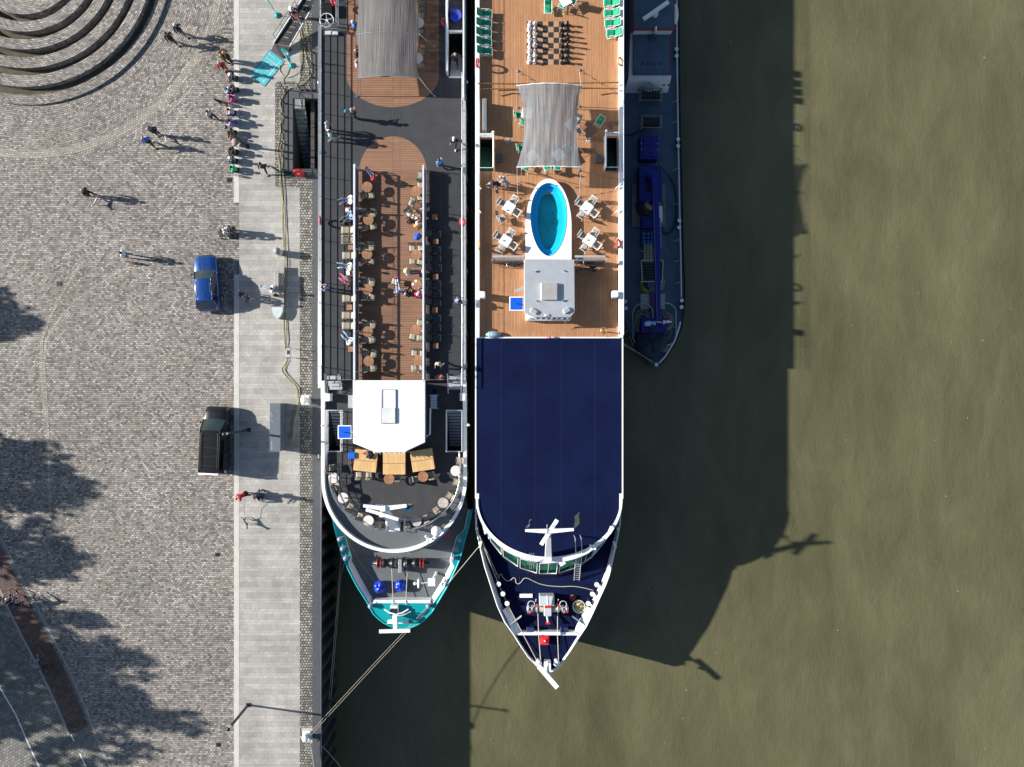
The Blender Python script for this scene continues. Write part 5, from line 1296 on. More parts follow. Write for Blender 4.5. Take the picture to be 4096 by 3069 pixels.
# winch
c0, c1_ = W('S6', 780, 462, zf2 + .5), W('S6', 1360, 462, zf2 + .5); wx = c1_.x - c0.x
prof = [(0, .1), (.03, .36), (.06, .36), (.07, .2), (.1, .2), (.12, .3), (.16, .3), (.18, .16), (.24, .36), (.27, .36), (.29, .2), (.4, .22), (.42, .36), (.44, .16), (.56, .16), (.58, .36), (.6, .22), (.71, .2), (.73, .36), (.76, .36), (.82, .16), (.84, .3), (.88, .3), (.9, .2), (.93, .2), (.94, .36), (.97, .36), (1, .1)]
m = MB(); m.grid([[(c0.x + wx * u, c0.y + r * math.cos(2 * PI * j / 16), c0.z + r * math.sin(2 * PI * j / 16)) for j in range(16)] for u, r in prof], 0, True, True); wn2 = m.build('anchor_winch', M('grey_winch_steel', (.30, .32, .35), .4, .3, var=.4, vs=7), s2)
m = MB()
for u in (.345, .655): m.tube([(c0.x + wx * (u - .055), c0.y, c0.z), (c0.x + wx * (u + .055), c0.y, c0.z)], .3, 16)
m.build('rope_drum', rope, wn2)
m = MB(); m.bbox((c0.x + wx * .5, c0.y - .05, c0.z), (.6, .9, .9)); q = W('S6', 1060, 352, zf2 + .7); m.bbox((q.x, q.y, zf2 + .45), (1.2, .8, .9)); m.tube([W('S6', 1068, 285, .2), W('S6', 1080, 415, .1)], .08); m.tube([W('S6', 1065, 560, -.5), W('S6', 1078, 660, -.3)], .09); m.build('gearbox', lgrey, wn2)
m = MB(); q = W('S6', 1075, 445, .05); m.box((q.x, q.y, c0.z + .47), (.5, .2, .04)); q = W('S6', 1075, 665, -.3); m.box((q.x, q.y, -.3), (.34, .16, .14))
for x, r in ((920, -.4), (1228, -.9), (835, .3), (1320, .3)): q = W('S6', x, 425 if x in (920, 1228) else 515, -.2); m.box((q.x, q.y, c0.z + .35), (.5, .06, .06), r)
m.build('brake_lever', red, wn2)
m = MB()
for x in (848, 1290): q = W('S6', x, 420, .1); m.ring((q.x, q.y, c0.z + .35), .27, .035, 18, 5); m.cut()
m.builds('hand_wheel', lgrey, wn2); m = MB()
for x in (830, 1305, 912, 1220): q = W('S6', x, 540 if x in (830, 1305) else 380, 0); m.tube([(q.x, q.y - .15, zf2 + .3), (q.x, q.y + .2, c0.z + .4)], .05); m.cut()
m.builds('winch_lever', lgrey, wn2)
for x0_, x1_ in ((938, 978), (1210, 1225)): MB().tube([W('S6', x0_, 530, -.55), W('S6', (x0_ + x1_) / 2 - 8, 840, -.15), W('S6', x1_, 1200, .0)], .035, 6).build('winch_rope', rope, s2)
# brass pipe, lantern etc on the after deck
m = MB(); q = W('S4', 1828, 1332, Z_TWO); m.ring((q.x, q.y, Z_TWO + .9), .22, .05, 18, 6); m.cyl((q.x, q.y, Z_TWO), .05, .9, 8); m.tube([(q.x, q.y, Z_TWO + .9), W('S4', 1835, 1400, Z_TWO + .4)], .03); m.build('brass_vent', M('brass', (.55, .36, .14), .35, .8), s2)
m = MB(); q = W('S4', 1105, 1405, Z_TWO + .5); m.ball(q, (.06, .1, .12), 8); m.tube([q, q + Vector((-.3, -.06, -.2))], .02); m.build('warning_lamp', red, s2)
# ================================================================ SUPPLY BARGE on the far side
s3 = thing('supply_barge', 'dark slate blue supply barge with long blue crane boom beside the navy ship', 'barge', (12, 0, Z_WATER), world=True)
bdeck = M('slate_blue_barge_deck', (.06, .098, .145), .7, var=.25, vs=1.1, bump=.2)
bhull = M('black_barge_hull', (.012, .013, .016), .5)
zd = Z_BARGE
o3 = [(2488, -2600), (2482, 500), (2484, 1000), (2493, 1256), (2505, 1297), (2528, 1362), (2562, 1412), (2600, 1456), (2624, 1470), (2640, 1462), (2664, 1434), (2700, 1376), (2727, 1308), (2736, 1222), (2738, 1147), (2732, 1011), (2727, 740), (2720, 543), (2714, 45), (2705, -2600)]
O3 = [P(x, y, zd).to_2d() for x, y in o3]; c3 = Vector((P(2612, 700, zd).x, P(0, 900, zd).y))
m = MB(); m.prism(O3[::-1], Z_WATER - .8, zd, 0, top=False, low=[p + (c3 - p).normalized() * (.25 if p.y < 9 else 0) for p in O3][::-1]); m.build('hull', bhull, s3)
m = MB(); m.flat(O3[::-1], zd); m.build('deck', bdeck, s3)
rim = O3[8:]
m = MB(); m.grid([z3(rim, zd), z3(rim, zd + .35), z3([p + (c3 - p).normalized() * .08 for p in rim], zd + .35), z3([p + (c3 - p).normalized() * .08 for p in rim], zd)], 0, False); m.build('bulwark', bhull, s3)
mr = [Vector(P(x, y, zd + .4).to_2d()) for x, y in ((2707, -400), (2707, 160), (2709, 330), (2712, 540), (2716, 740), (2719, 880), (2722, 1000), (2725, 1190))]
m = MB(); m.tube(z3(mr, zd + .42), .07, 6); m.tube([W('U3', x, y, zd + .42) for x, y in ((1600, 380), (1540, 620), (1440, 900), (1330, 1080), (1200, 1300), (1030, 1475))], .09, 6)
for s_, x, y in (('S7', 545, 890), ('S7', 545, 1070), ('S7', 553, 1490), ('S8', 560, 160), ('S8', 562, 485), ('S8', 565, 668), ('S8', 575, 860), ('S8', 560, 1250), ('S8', 495, 1420)):
    q = W(s_, x, y, zd + .42); m.tube([q, q + Vector((-.35, -.05, -.4))], .03)
m.build('side_rail', M('dull_white_rail', (.50, .54, .58), .5), s3)
for s_, x, y in (('S7', 545, 435), ('S7', 545, 495), ('S7', 558, 1232), ('S7', 558, 1293), ('S8', 568, 316), ('S8', 568, 378), ('S8', 590, 1022), ('S8', 588, 1080), ('S8', 90, 1031), ('S8', 97, 1091), ('S8', 366, 1588)):
    deck_bollard(W(s_, x, y, zd + .5), zd, s3, bhull, .17, .5, False, M('pale_bollard_top', (.62, .66, .70), .5))
redtrim = M('barge_red_trim', (.30, .015, .02), .5)
# wheelhouse and cabin
a, b = W('S7', 165, -330, zd + 2.6), W('S7', 522, 262, zd + 2.6)
m = MB(); m.bbox(((a.x + b.x) / 2, (a.y + b.y) / 2, zd + 1.3), (b.x - a.x - .1, a.y - b.y - .1, 2.56), bv=.05); cab = m.build('wheelhouse', offwhite, s3)
m = MB(); m.bbox(((a.x + b.x) / 2, (a.y + b.y) / 2, zd + 2.6), (b.x - a.x, a.y - b.y, .12), bv=.03); m.build('roof', bdeck, cab)
m = MB(); m.box(((a.x + b.x) / 2, b.y - .01, zd + 2.62), (b.x - a.x + .06, .12, .16))
for x in (a.x, b.x): m.box((x, (a.y + b.y) / 2, zd + 2.6), (.06, a.y - b.y, .14))
m.build('roof_edge', redtrim, cab)
m = MB(); taper_beam(m, W('S7', 250, 172, zd + 3.2), W('S7', 472, 18, zd + 3.2), .3, .3, .18, .18); q = W('S7', 355, 118, zd + 2.9); m.cyl((q.x, q.y, zd + 2.62), .26, .4, 14); m.build('radar_bar', white, cab)
m = MB(); q = W('S7', 536, 125, zd + 1.2); m.ball(q, (.24, .9, .2), 12); m.build('fender', offwhite, s3)
m = MB(); q = W('S7', 352, 290, zd + 2.4); m.cyl((q.x, q.y, zd + 2.0), .14, .5, 10); m.tube([(q.x, q.y + .35, zd + 2.7), (q.x, q.y, zd + 2.6)], .12, 8); m.build('exhaust', steel, cab)
a, b = W('S7', 158, 292, zd + 1.6), W('S7', 492, 664, zd + 1.6)
m = MB(); m.prism([(a.x - .35, b.y - .22), (b.x + .05, b.y - .22), (b.x + .05, a.y), (a.x - .2, a.y)], zd, zd + 1.55, low=[(a.x - .45, b.y - .85), (b.x + .1, b.y - .85), (b.x + .05, a.y), (a.x - .2, a.y)]); cb2 = m.build('cabin', offwhite, s3)
m = MB(); m.bbox(((a.x + b.x) / 2, (a.y + b.y) / 2, zd + 1.62), (b.x - a.x, a.y - b.y, .12), bv=.04); m.build('roof', bdeck, cb2)
m = MB(); m.tube(z3([(a.x, b.y), (b.x, b.y), (b.x, a.y), (a.x, a.y)], zd + 1.68), .035, 4, closed=True); m.build('roof_edge', redtrim, cb2)
m = MB()
for x in (242, 293, 350, 405): q = W('S7', x, 565, zd + 1.7); m.cyl((q.x, q.y, zd + 1.68), .13, .03, 14); m.cut()
q = W('S7', 330, 335, zd + 1.7); m.bbox((q.x, q.y, zd + 1.72), (.6, .55, .12)); m.builds('roof_cover', M('dark_slate_cover', (.03, .05, .075), .6), cb2)
m = MB(); q = W('S7', 258, 696, zd + 1.2); m.box((q.x, q.y - .02, q.z + .02), (1.0, .1, .26)); m.build('cabin_window', MATS['dark_cabin_glass'], cb2)
m = MB()
for x in (400, 440): q = W('S7', x, 715, zd + .9); m.tube([q, q + Vector((.4, -.35, -.1))], .1, 8); m.cut()
m.builds('hose_coupling', black, cb2)
# hose reels
gearsteel = M('dull_machine_steel', (.22, .22, .20), .5, .3, var=.35, vs=6)
def reel(x, y, w, label='hose_reel'):
    q = W('S7', x, y, zd + .8); m = MB(); 
    for sx in (-1, 1):
        m.tube([(q.x + sx * w, q.y - .65, zd), (q.x + sx * w, q.y - .55, zd + 1.2), (q.x + sx * w, q.y + .45, zd + 1.2), (q.x + sx * w, q.y + .6, zd)], .035)
    m.tube([(q.x - w, q.y - .55, zd + 1.2), (q.x + w, q.y - .55, zd + 1.2)], .035); m.tube([(q.x - w, q.y + .45, zd + 1.2), (q.x + w, q.y + .45, zd + 1.2)], .035)
    fr_ = m.build(label, gearsteel, s3)
    m = MB(); m.tube([(q.x - w * .8, q.y, q.z), (q.x + w * .8, q.y, q.z)], .32, 16)
    for k in range(7): m.ring((q.x - w * .75 + k * w * .25, q.y, q.z), .36, .06, 16, 6, 0, 'X')
    m.build('wound_hose', M('black_oil_hose', (.022, .023, .027), .6), fr_)
    m = MB()
    for sx in (-.9, .9): m.ring((q.x + w * sx, q.y, q.z), .5, .03, 18, 5, 0, 'X')
    m.build('reel_rim', gearsteel, fr_)
reel(308, 845, .95); reel(313, 1085, .85)
m = MB(); q = W('S7', 295, 770, zd + 1.3); m.ring((q.x, q.y, q.z), .38, .03, 20, 5); m.ring((q.x, q.y, q.z), .3, .02, 18, 5); m.build('hand_wheel', gearsteel, s3)
# blue machinery boxes
def tank(s_, x0_, y0_, x1_, y1_, h, name='pump_housing'):
    a, b = W(s_, x0_, y0_, zd + h), W(s_, x1_, y1_, zd + h); m = MB(); cx_, cy_ = (a.x + b.x) / 2, (a.y + b.y) / 2
    m.bbox((cx_, cy_, zd + h / 2), (b.x - a.x, a.y - b.y, h), bv=.05); o = m.build(name, craneblue, s3)
    return o, cx_, cy_, b.x - a.x, a.y - b.y
o, cx_, cy_, w_, l_ = tank('S7', 220, 1200, 387, 1408, 1.0)
m = MB()
for sy in (-.24, .24): m.bbox((cx_, cy_ + sy * l_, zd + 1.05), (w_ * .66, l_ * .28, .1)); m.tube([(cx_ - w_ * .2, cy_ + sy * l_, zd + 1.14), (cx_ + w_ * .2, cy_ + sy * l_, zd + 1.14)], .025)
m.build('lid', craneblue, o)
m = MB()
for sx in (-.42, .42):
    for sy in (-.1, .16): m.box((cx_ + sx * w_, cy_ + sy * l_, zd + 1.01), (.07, .07, .05))
m.build('latch', lgrey, o)
o, cx_, cy_, w_, l_ = tank('S7', 212, 1465, 418, 1772, 1.25)
m = MB(); m.tube([(cx_ + .12, cy_ - l_ / 2, zd + 1.26), (cx_ + .12, cy_ + l_ / 2, zd + 1.26)], .025); m.tube([(cx_ - w_ / 2, cy_ + .1, zd + 1.26), (cx_ + w_ / 2, cy_ + .1, zd + 1.26)], .025); m.build('lid_seam', M('dark_blue_seam', (.004, .008, .09), .6), o)
m = MB(); q = W('S8', 320, 42, zd + 1.1); m.box((q.x, q.y, q.z), (.7, .5, .3)); m.build('red_cover', redtrim, s3)
o, cx_, cy_, w_, l_ = tank('S8', 230, 275, 398, 380, .7)
m = MB(); m.bbox((cx_ - .1, cy_, zd + .74), (w_ * .55, l_ * .6, .08)); m.build('lid', craneblue, o)
m = MB(); q = W('S8', 295, 180, zd + .1); m.box((q.x, q.y, zd + .1), (2.9, 3.7, .2)); m.build('turntable_base', M('worn_grey_plate', (.16, .155, .145), .7, var=.3), s3)
m = MB(); q = W('S8', 310, 185, zd + .4)
for k in range(5): m.ring((q.x, q.y, zd + .3 + .09 * k), 1.12 - .09 * k, .09, 26, 6)
m.build('coiled_oil_hose', M('black_oil_hose', (.022, .023, .027), .6), s3)
m = MB()
for k in range(4): m.ring((q.x + .1, q.y + .2, zd + .75 + .03 * k), .62 - .09 * k, .035, 24, 5)
for k in range(5): m.tube([(q.x - .1 + .1 * k, q.y + 1.0, zd + .85), (q.x + .15 + .08 * k, q.y - .1, zd + .85)], .03)
m.build('coiled_rope', rope, s3)
# boom
bl0, bl1 = W('S7', 350, 1545, zd + 2.6), W('S8', 383, 1200, zd + 2.6)
m = MB(); taper_beam(m, bl0, bl1, .54, .36, .5, .4); q = bl0; m.cyl((q.x, q.y, zd + 1.2), .5, 1.2, 16); boom = m.build('crane_boom', craneblue, s3)
m = MB(); m.tube([bl0.lerp(bl1, .2) + Vector((-.22, 0, .26)), bl1 + Vector((-.15, 0, .22))], .03); m.tube([bl0.lerp(bl1, .3) + Vector((.3, 0, .1)), bl0.lerp(bl1, .5) + Vector((.33, 0, .1))], .09); m.build('hydraulic_pipe', M('pipe_grey_blue', (.10, .12, .22), .4), boom)
q = W('S8', 400, 260, zd + 1.6); m = MB(); m.box((q.x, q.y, q.z), (.32, 1.35, .25)); m.build('control_block', offwhite, boom)
m = MB(); q = W('S8', 345, 1240, zd + .9); m.bbox((q.x, q.y, zd + .55), (2.2, 1.2, 1.1)); m.build('bow_winch', craneblue, s3)
m = MB()
for k in range(9): m.ball((W('S8', 400, 1225, 0).x + random.uniform(-.4, .4), W('S8', 400, 1225, 0).y + random.uniform(-.5, .5), zd + 1.2 + random.uniform(0, .5)), random.uniform(.07, .15), 8)
m.build('winch_fitting', black, s3)
m = MB(); q = W('S8', 370, 1303, zd + .4); m.ball(q, (.42, .14, .14), 10); m.build('red_float', redtrim, s3)
for x, y, n in ((244, 1236, 0), (448, 1232, 1)):
    q = W('S8', x, y, zd + .35); pts = []
    for k in range(28):
        a = 2 * PI * k / 28; pts.append((q.x + .86 * math.cos(a), q.y + (.95 if math.sin(a) > 0 else -.95) + .86 * math.sin(a), zd + .45))
    m = MB(); m.tube(pts, .045, 6, closed=True)
    for k in range(0, 28, 4): m.tube([pts[k], (pts[k][0], pts[k][1], zd)], .025, 4)
    o = m.build('rope_bin', M('pale_steel_hoop', (.42, .44, .42), .4, .4), s3)
    rnd = random.Random(n); m = MB()
    for k in range(13): 
        c_ = (q.x + rnd.uniform(-.18, .18), q.y + rnd.uniform(-.65, .65), zd + .12 + .03 * k)
        m.ring(c_, rnd.uniform(.3, .58), .04, 20, 5, 0, 'Z', 1, rnd.uniform(1.0, 1.5))
    m.build('coiled_rope', M('dull_rope', (.24, .225, .18), .9), o)
# covered machine, hatches, pallets, drums
q = W('S8', 313, 1390, zd + .4); m = MB()
rows = []; rnd = random.Random(5)
for z, r in ((0, 1.38), (.35, 1.42), (.6, 1.3), (.72, .9), (.78, .4), (.8, .02)): rows.append([(q.x + r * (1 + .07 * math.sin(3 * a + z * 4)) * math.cos(a), q.y + .92 * r * (1 + .06 * math.cos(4 * a)) * math.sin(a), zd + z + .05 * math.sin(5 * a)) for a in [2 * PI * k / 26 for k in range(26)]])
m.grid(rows, 0, True, True); m.build('covered_capstan', M('dark_blue_canvas', (.012, .02, .04), .85, var=.3, bump=.5, bs=9), s3)
m = MB(); a, b = W('S8', 407, 1413, zd + .1), W('S8', 467, 1478, zd + .1); m.bbox(((a.x + b.x) / 2, (a.y + b.y) / 2, zd + .1), (b.x - a.x, a.y - b.y, .2), bv=.02); m.build('deck_hatch', M('pale_grey_plate', (.33, .34, .33), .6), s3)
m = MB(); a, b = W('S8', 224, 962, zd + .2), W('S8', 441, 1100, zd + .2); m.bbox(((a.x + b.x) / 2, (a.y + b.y) / 2, zd + .12), (b.x - a.x, a.y - b.y, .24), bv=.03)
for k in range(4): m.tube([(a.x - .1, a.y - .3 - k * .7, zd + .2), (b.x + .1, a.y - .3 - k * .7, zd + .2)], .02)
ht = m.build('cargo_hatch', MATS['pale_grey_plate'], s3)
m = MB(); q = W('S8', 333, 1030, zd + .3); m.box((q.x, q.y, zd + .32), (.5, 3.1, .14)); m.build('boom_rest', M('purple_blue_steel', (.05, .012, .10), .5), ht)
for k, (x, y) in enumerate([(200 + 60, 0)]): pass
q = W('S8', 318, 770, zd + .5); m = MB()
for sx in (-.95, .9):
    m.tube([(q.x + sx, q.y + .9, zd), (q.x + sx, q.y + .9, zd + 1.1), (q.x + sx * .9, q.y - .9, zd + 1.1), (q.x + sx, q.y - .9, zd)], .05)
for sy in (-.9, .9): m.tube([(q.x - .95, q.y + sy, zd + 1.1), (q.x + .9, q.y + sy, zd + 1.1)], .05)
o = m.build('hose_rack', M('pale_steel_hoop', (.42, .44, .42), .4, .4), s3)
m = MB()
for k in range(7): m.tube([(q.x - .75, q.y + .7 - k * .23, zd + .75), (q.x + .9, q.y + .7 - k * .23, zd + .75)], .11, 8)
m.build('stored_hose', M('black_oil_hose', (.022, .023, .027), .6), o)
q = W('S8', 335, 870, zd + .2); m = MB()
for k in range(6): m.ring((q.x - .1 - .03 * k, q.y + .02 * k, zd + .08 + .05 * k), .98 - .05 * k, .05, 28, 5)
m.build('coiled_hose', M('yellow_rope', (.36, .31, .06), .7, var=.3), s3)
m = MB()
for k in range(4): m.ring((q.x + .25, q.y, zd + .4 + .03 * k), .72 - .15 * k, .04, 24, 5)
m.build('coiled_hose', M('blue_grey_hose', (.22, .28, .33), .6), s3)
MB().tube([W(s_, x, y, zd + .07) for s_, x, y in (('S7', 75, 1185), ('S7', 130, 1195), ('S7', 200, 1170), ('S7', 255, 1135))], .08, 8).build('oil_hose', M('black_oil_hose', (.022, .023, .027), .6), s3)
MB().tube([W('S7', 372, 1600, zd + 1.35), W('S7', 378, 1500, zd + 1.35), W('S7', 395, 1450, zd + 1.3), W('S7', 440, 1510, zd + .9), W('S7', 500, 1580, zd + .2)] + [W('S8', x, y, zd + .09) for x, y in ((530, 20), (545, 150), (540, 280), (525, 360), (490, 420), (450, 432), (410, 400), (400, 330), (402, 130), (398, 50))], .085, 8).build('oil_hose', M('black_oil_hose', (.022, .023, .027), .6), s3)
MB().tube([W('S7', 530, 700, zd + .03), W('S7', 520, 900, zd + .03), W('S7', 540, 1000, zd + .03), W('S7', 522, 1060, zd + .03), W('S7', 545, 1230, zd + .03), W('S7', 530, 1450, zd + .03)] + [W('S8', x, y, zd + .03) for x, y in ((545, 100), (540, 330), (470, 450), (480, 520), (530, 640), (570, 750), (528, 870), (545, 915), (585, 900))], .03, 5).build('deck_line', M('olive_line', (.16, .14, .06), .8), s3)
MB().tube([W('S8', x, y, zd + .05) for x, y in ((450, 1300), (405, 1360), (395, 1420), (370, 1480), (360, 1540), (385, 1580))], .03, 5).build('deck_line', M('dull_rope', (.24, .225, .18), .9), s3)
m = MB(); q = W('S8', 293, 1212, zd + 1.2); m.tube([W('S8', 365, 1210, zd + 2.2), W('S8', 435, 1218, zd + 2.2), W('S8', 500, 1212, zd + 2.2)], .04); m.tube([W('S8', 430, 1215, zd + 2.2), W('S8', 432, 1250, zd)], .05); m.ball(W('S8', 432, 1208, zd + 2.3), .13, 8); m.build('flag_staff', offwhite, s3)
q = W('S8', 310, 470, zd + .5)
t = thing('bottle_crate', 'crate of blue water bottles on the barge deck left of the boom', 'crate', (q.x, q.y, zd))
m = MB(); m.bbox((0, 0, .12), (1.5, 1.1, .24)); m.build('tray', black, t)
for i in range(4):
    for j in range(3):
        m = MB(); m.cyl((-.54 + .36 * i, -.34 + .34 * j, .24), .15, .4, 12); m.cyl((-.54 + .36 * i, -.34 + .34 * j, .64), .06, .08, 8); m.build('bottle', M('blue_water_bottle', (.03, .12, .36), .2), t)
q = W('S8', 315, 587, zd + .2); t = thing('wooden_pallet', 'pale wooden pallet lying on the barge deck under the boom', 'pallet', (q.x, q.y, zd))
m = MB()
for k in range(5): m.box((-.5 + .26 * k, 0, .24), (.2, 1.9, .03))
m.build('top_board', M('pale_pallet_wood', (.30, .27, .22), .85, var=.25), t)
m = MB()
for sy in (-.85, 0, .85): m.box((-.1, sy, .12), (1.4, .12, .2))
m.build('bearer', M('pale_pallet_wood', (.30, .27, .22), .85, var=.25), t)
# name along the bow on the quay side
for k, ch in enumerate('CALAMUS'):
    x, y = [(150, 500), (180, 615), (208, 690), (240, 780), (275, 850), (310, 915), (345, 975)][k]
    p_ = W('U3', x, y, zd - .25)
    i = min(range(len(O3) - 1), key=lambda j: (O3[j] - p_.to_2d()).length); 
    d = (W('U3', 345, 975, zd) - W('U3', 150, 500, zd)).to_2d(); a = math.atan2(d.y, d.x); nn = Vector((d.y, -d.x)).normalized()
    pos = Vector((p_.x, p_.y, zd - .28))
    lettering(ch, .5, M('faded_white_lettering', (.6, .6, .6), .6), Matrix.Translation(pos) @ Matrix.Rotation(a, 4, 'Z') @ Matrix.Rotation(PI / 2 - .35, 4, 'X'), s3)
# ================================================================ FURNITURE
fab_beige = M('beige_sling_fabric', (.31, .275, .215), .8, var=.1, bump=.3, bs=90)
fab_dark = M('charcoal_sling_fabric', (.045, .046, .048), .85, var=.15, bump=.3, bs=90)
fab_taupe = M('taupe_mesh_fabric', (.34, .31, .27), .8, var=.15, bump=.3, bs=90)
fab_green = M('emerald_canvas', (.0, .27, .135), .75, var=.1, bump=.3, bs=60)
frame_dark = M('bronze_grey_frame', (.07, .068, .062), .45, .3)
tablewood = plank_mat('striped_table_wood', 1, .11, .06, ((.27, .13, .065), (.44, .22, .11)), (.2, .09, .045), .45)
palewood = plank_mat('pale_plywood_boards', 0, .105, .05, ((.58, .36, .15), (.72, .48, .22)), (.42, .25, .1), .5)
greywood = plank_mat('greyed_table_wood', 1, .12, .06, ((.42, .37, .34), (.58, .53, .49)), (.36, .31, .28), .5)
PROTO = {}
def chair_proto(kind):
    """slung armchair facing +Y: tube frame, fabric seat, fabric backrest"""
    fr_, fb = {'beige': (frame_dark, fab_beige), 'white': (white, fab_taupe), 'green': (white, fab_green)}[kind]
    nm = {'beige': 'sling_chair', 'white': 'deck_chair', 'green': 'deck_chair'}[kind]
    t = thing(nm, 'armchair on the ship deck beside table', 'chair')
    m = MB()
    for sx in (-1, 1):
        x = .27 * sx
        m.tube([(x, .26, 0), (x, .24, .44), (x, .22, .64), (x, -.24, .66)], .016, 6); m.tube([(x, -.30, 0), (x, -.20, .42), (x, -.34, .92)], .016, 6)
    for y, z in ((.24, .43), (-.2, .42), (-.335, .92), (.25, .1)): m.tube([(-.27, y, z), (.27, y, z)], .014, 6)
    m.build('frame', fr_, t)
    m = MB(); m.grid([[(x, .25 - .46 * v, .435 - .03 * math.sin(PI * v) - .02 * math.cos(x * 5)) for x in (-.25, -.1, .1, .25)] for v in (0, .25, .5, .75, 1)])
    o = m.build('seat', fb, t); md = o.modifiers.new('cloth', 'SOLIDIFY'); md.thickness = .012
    m = MB(); m.grid([[(x, -.2 - .14 * v - .03 * math.cos(x * 5), .46 + .45 * v) for x in (-.25, -.1, .1, .25)] for v in (0, .33, .66, 1)])
    o = m.build('backrest', fb, t); md = o.modifiers.new('cloth', 'SOLIDIFY'); md.thickness = .012
    return t
def recliner_proto(kind):
    """low reclining deck chair facing +Y"""
    fr_, fb = {'beige': (frame_dark, fab_beige), 'dark': (M('black_bronze_frame', (.03, .03, .03), .45, .3), fab_dark), 'green': (white, fab_green)}[kind]
    t = thing('reclining_chair', 'reclining chair on the ship deck beside rail', 'lounger')
    m = MB()
    for sx in (-1, 1):
        x = .29 * sx
        m.tube([(x, .55, .38), (x, -.15, .33), (x, -.62, .86)], .018, 6); m.tube([(x, .42, 0), (x, -.3, .52)], .016, 6); m.tube([(x, -.35, 0), (x, .3, .55)], .016, 6); m.tube([(x, .34, .56), (x, -.34, .58)], .02, 6)
    for y, z in ((.55, .38), (-.62, .86), (.42, .02), (-.35, .02)): m.tube([(-.29, y, z), (.29, y, z)], .016, 6)
    m.build('frame', fr_, t)
    m = MB(); m.grid([[(x, .54 - .68 * v, .38 - .05 * v - .03 * math.sin(PI * v)) for x in (-.27, -.1, .1, .27)] for v in (0, .25, .5, .75, 1)])
    o = m.build('seat', fb, t); md = o.modifiers.new('cloth', 'SOLIDIFY'); md.thickness = .012
    m = MB(); m.grid([[(x, -.15 - .46 * v, .34 + .51 * v) for x in (-.27, -.1, .1, .27)] for v in (0, .33, .66, 1)])
    o = m.build('backrest', fb, t); md = o.modifiers.new('cloth', 'SOLIDIFY'); md.thickness = .012
    return t
def round_table_proto(kind):
    t = thing('round_table', 'round table standing on the ship deck', 'table')
    top = {'wood': tablewood, 'white': M('cream_table_top', (.66, .60, .56), .4, var=.05), 'grey': greywood}[kind]
    m = MB(); m.cyl((0, 0, .71), .41, .03, 32); m.build('table_top', top, t)
    m = MB(); m.tube([(0, 0, .03), (0, 0, .71)], .035, 8); m.build('pedestal', frame_dark, t)
    m = MB()
    for a in range(4): m.tube([(0, 0, .1), (.3 * math.cos(a * PI / 2 + .78), .3 * math.sin(a * PI / 2 + .78), .02)], .02, 6)
    m.build('foot', frame_dark, t); return t
def square_table_proto():
    t = thing('square_table', 'white square slatted table on the ship deck', 'table')
    m = MB(); m.bbox((0, 0, .72), (.8, .8, .03), bv=.012); m.build('table_top', M('pale_slatted_top', (.70, .74, .77), .4, var=.06), t)
    for sx in (-1, 1):
        for sy in (-1, 1):
            m = MB(); m.tube([(sx * .34, sy * .34, 0), (sx * .34, sy * .34, .71)], .022, 6); m.build('leg', white, t)
    return t
def side_table_proto():
    t = thing('side_table', 'small square wooden side table between the loungers', 'side table')
    m = MB(); m.bbox((0, 0, .41), (.42, .42, .03), bv=.01); m.build('table_top', tablewood, t)
    m = MB()
    for sx in (-1, 1):
        for sy in (-1, 1): m.tube([(sx * .18, sy * .18, 0), (sx * .18, sy * .18, .4)], .016, 5)
    m.build('legs', frame_dark, t); return t
def put(key, maker, label, loc, rz, group):
    if key not in PROTO:
        PROTO[key] = maker(); o = PROTO[key]; o.location = loc; o.rotation_euler = (0, 0, rz); tag(o, label)
    else: o = clone(PROTO[key], label, loc, rz)
    o['group'] = group; return o
def at(s, x, y, z, h): 
    c = W(s, x, y, z + h); return Vector((c.x, c.y, z))
def quad_chairs(c, desc, group, rot=0, kind='beige', skip=(), dx=.31, dy=.52):
    for nm, ox, oy, hd in (('upper left', -dx, dy, 180), ('upper right', dx, dy, 180), ('lower left', -dx, -dy, 0), ('lower right', dx, -dy, 0)):
        if nm in skip: continue
        jit = random.uniform(-15, 15); ox += random.uniform(-.05, .05); oy += random.uniform(-.07, .07)
        put('chair_' + kind, lambda: chair_proto(kind), f'{nm} beige sling chair at the {desc}', (c.x + ox, c.y + oy, c.z), head(hd + jit), group)
GT, GC = 'round tables on the sun deck', 'sling chairs at the round tables'
for i, (s_, x, y) in enumerate((('R6', 738, 908), ('R6', 755, 1350), ('R7', 738, 225), ('R7', 742, 702), ('R7', 747, 1275), ('R8', 760, 50))):
    c = at(s_, x, y, Z_ONE, .72); d = f'{NTH[i]} round wooden table down the left windbreak row'
    t = put('table_wood', lambda: round_table_proto('wood'), d.replace('down the left windbreak row', 'from the top along the left windbreak'), c, random.uniform(-.1, .1) + PI / 2, GT)
    quad_chairs(c, f'{NTH[i]} wooden table along the left windbreak', GC, skip=('upper right', 'upper left') if i == 0 else ())
for i, (s_, x, y) in enumerate((('R6', 1400, 965), ('R6', 1395, 1330), ('R7', 1405, 232), ('R7', 1405, 640), ('R7', 1400, 1248), ('R8', 1430, 40))):
    c = at(s_, x, y, Z_ONE, .72)
    t = put('table_wood', None, f'{NTH[i]} round wooden table from the top along the right windbreak', c, random.uniform(-.1, .1) + PI / 2, GT)
    sk = {0: ('upper left', 'lower left'), 1: ('upper left', 'upper right', 'lower left', 'lower right'), 3: ('upper left', 'upper right', 'lower left', 'lower right'), 4: ('upper left',)}.get(i, ())
    quad_chairs(c, f'{NTH[i]} wooden table along the right windbreak', GC, skip=sk)
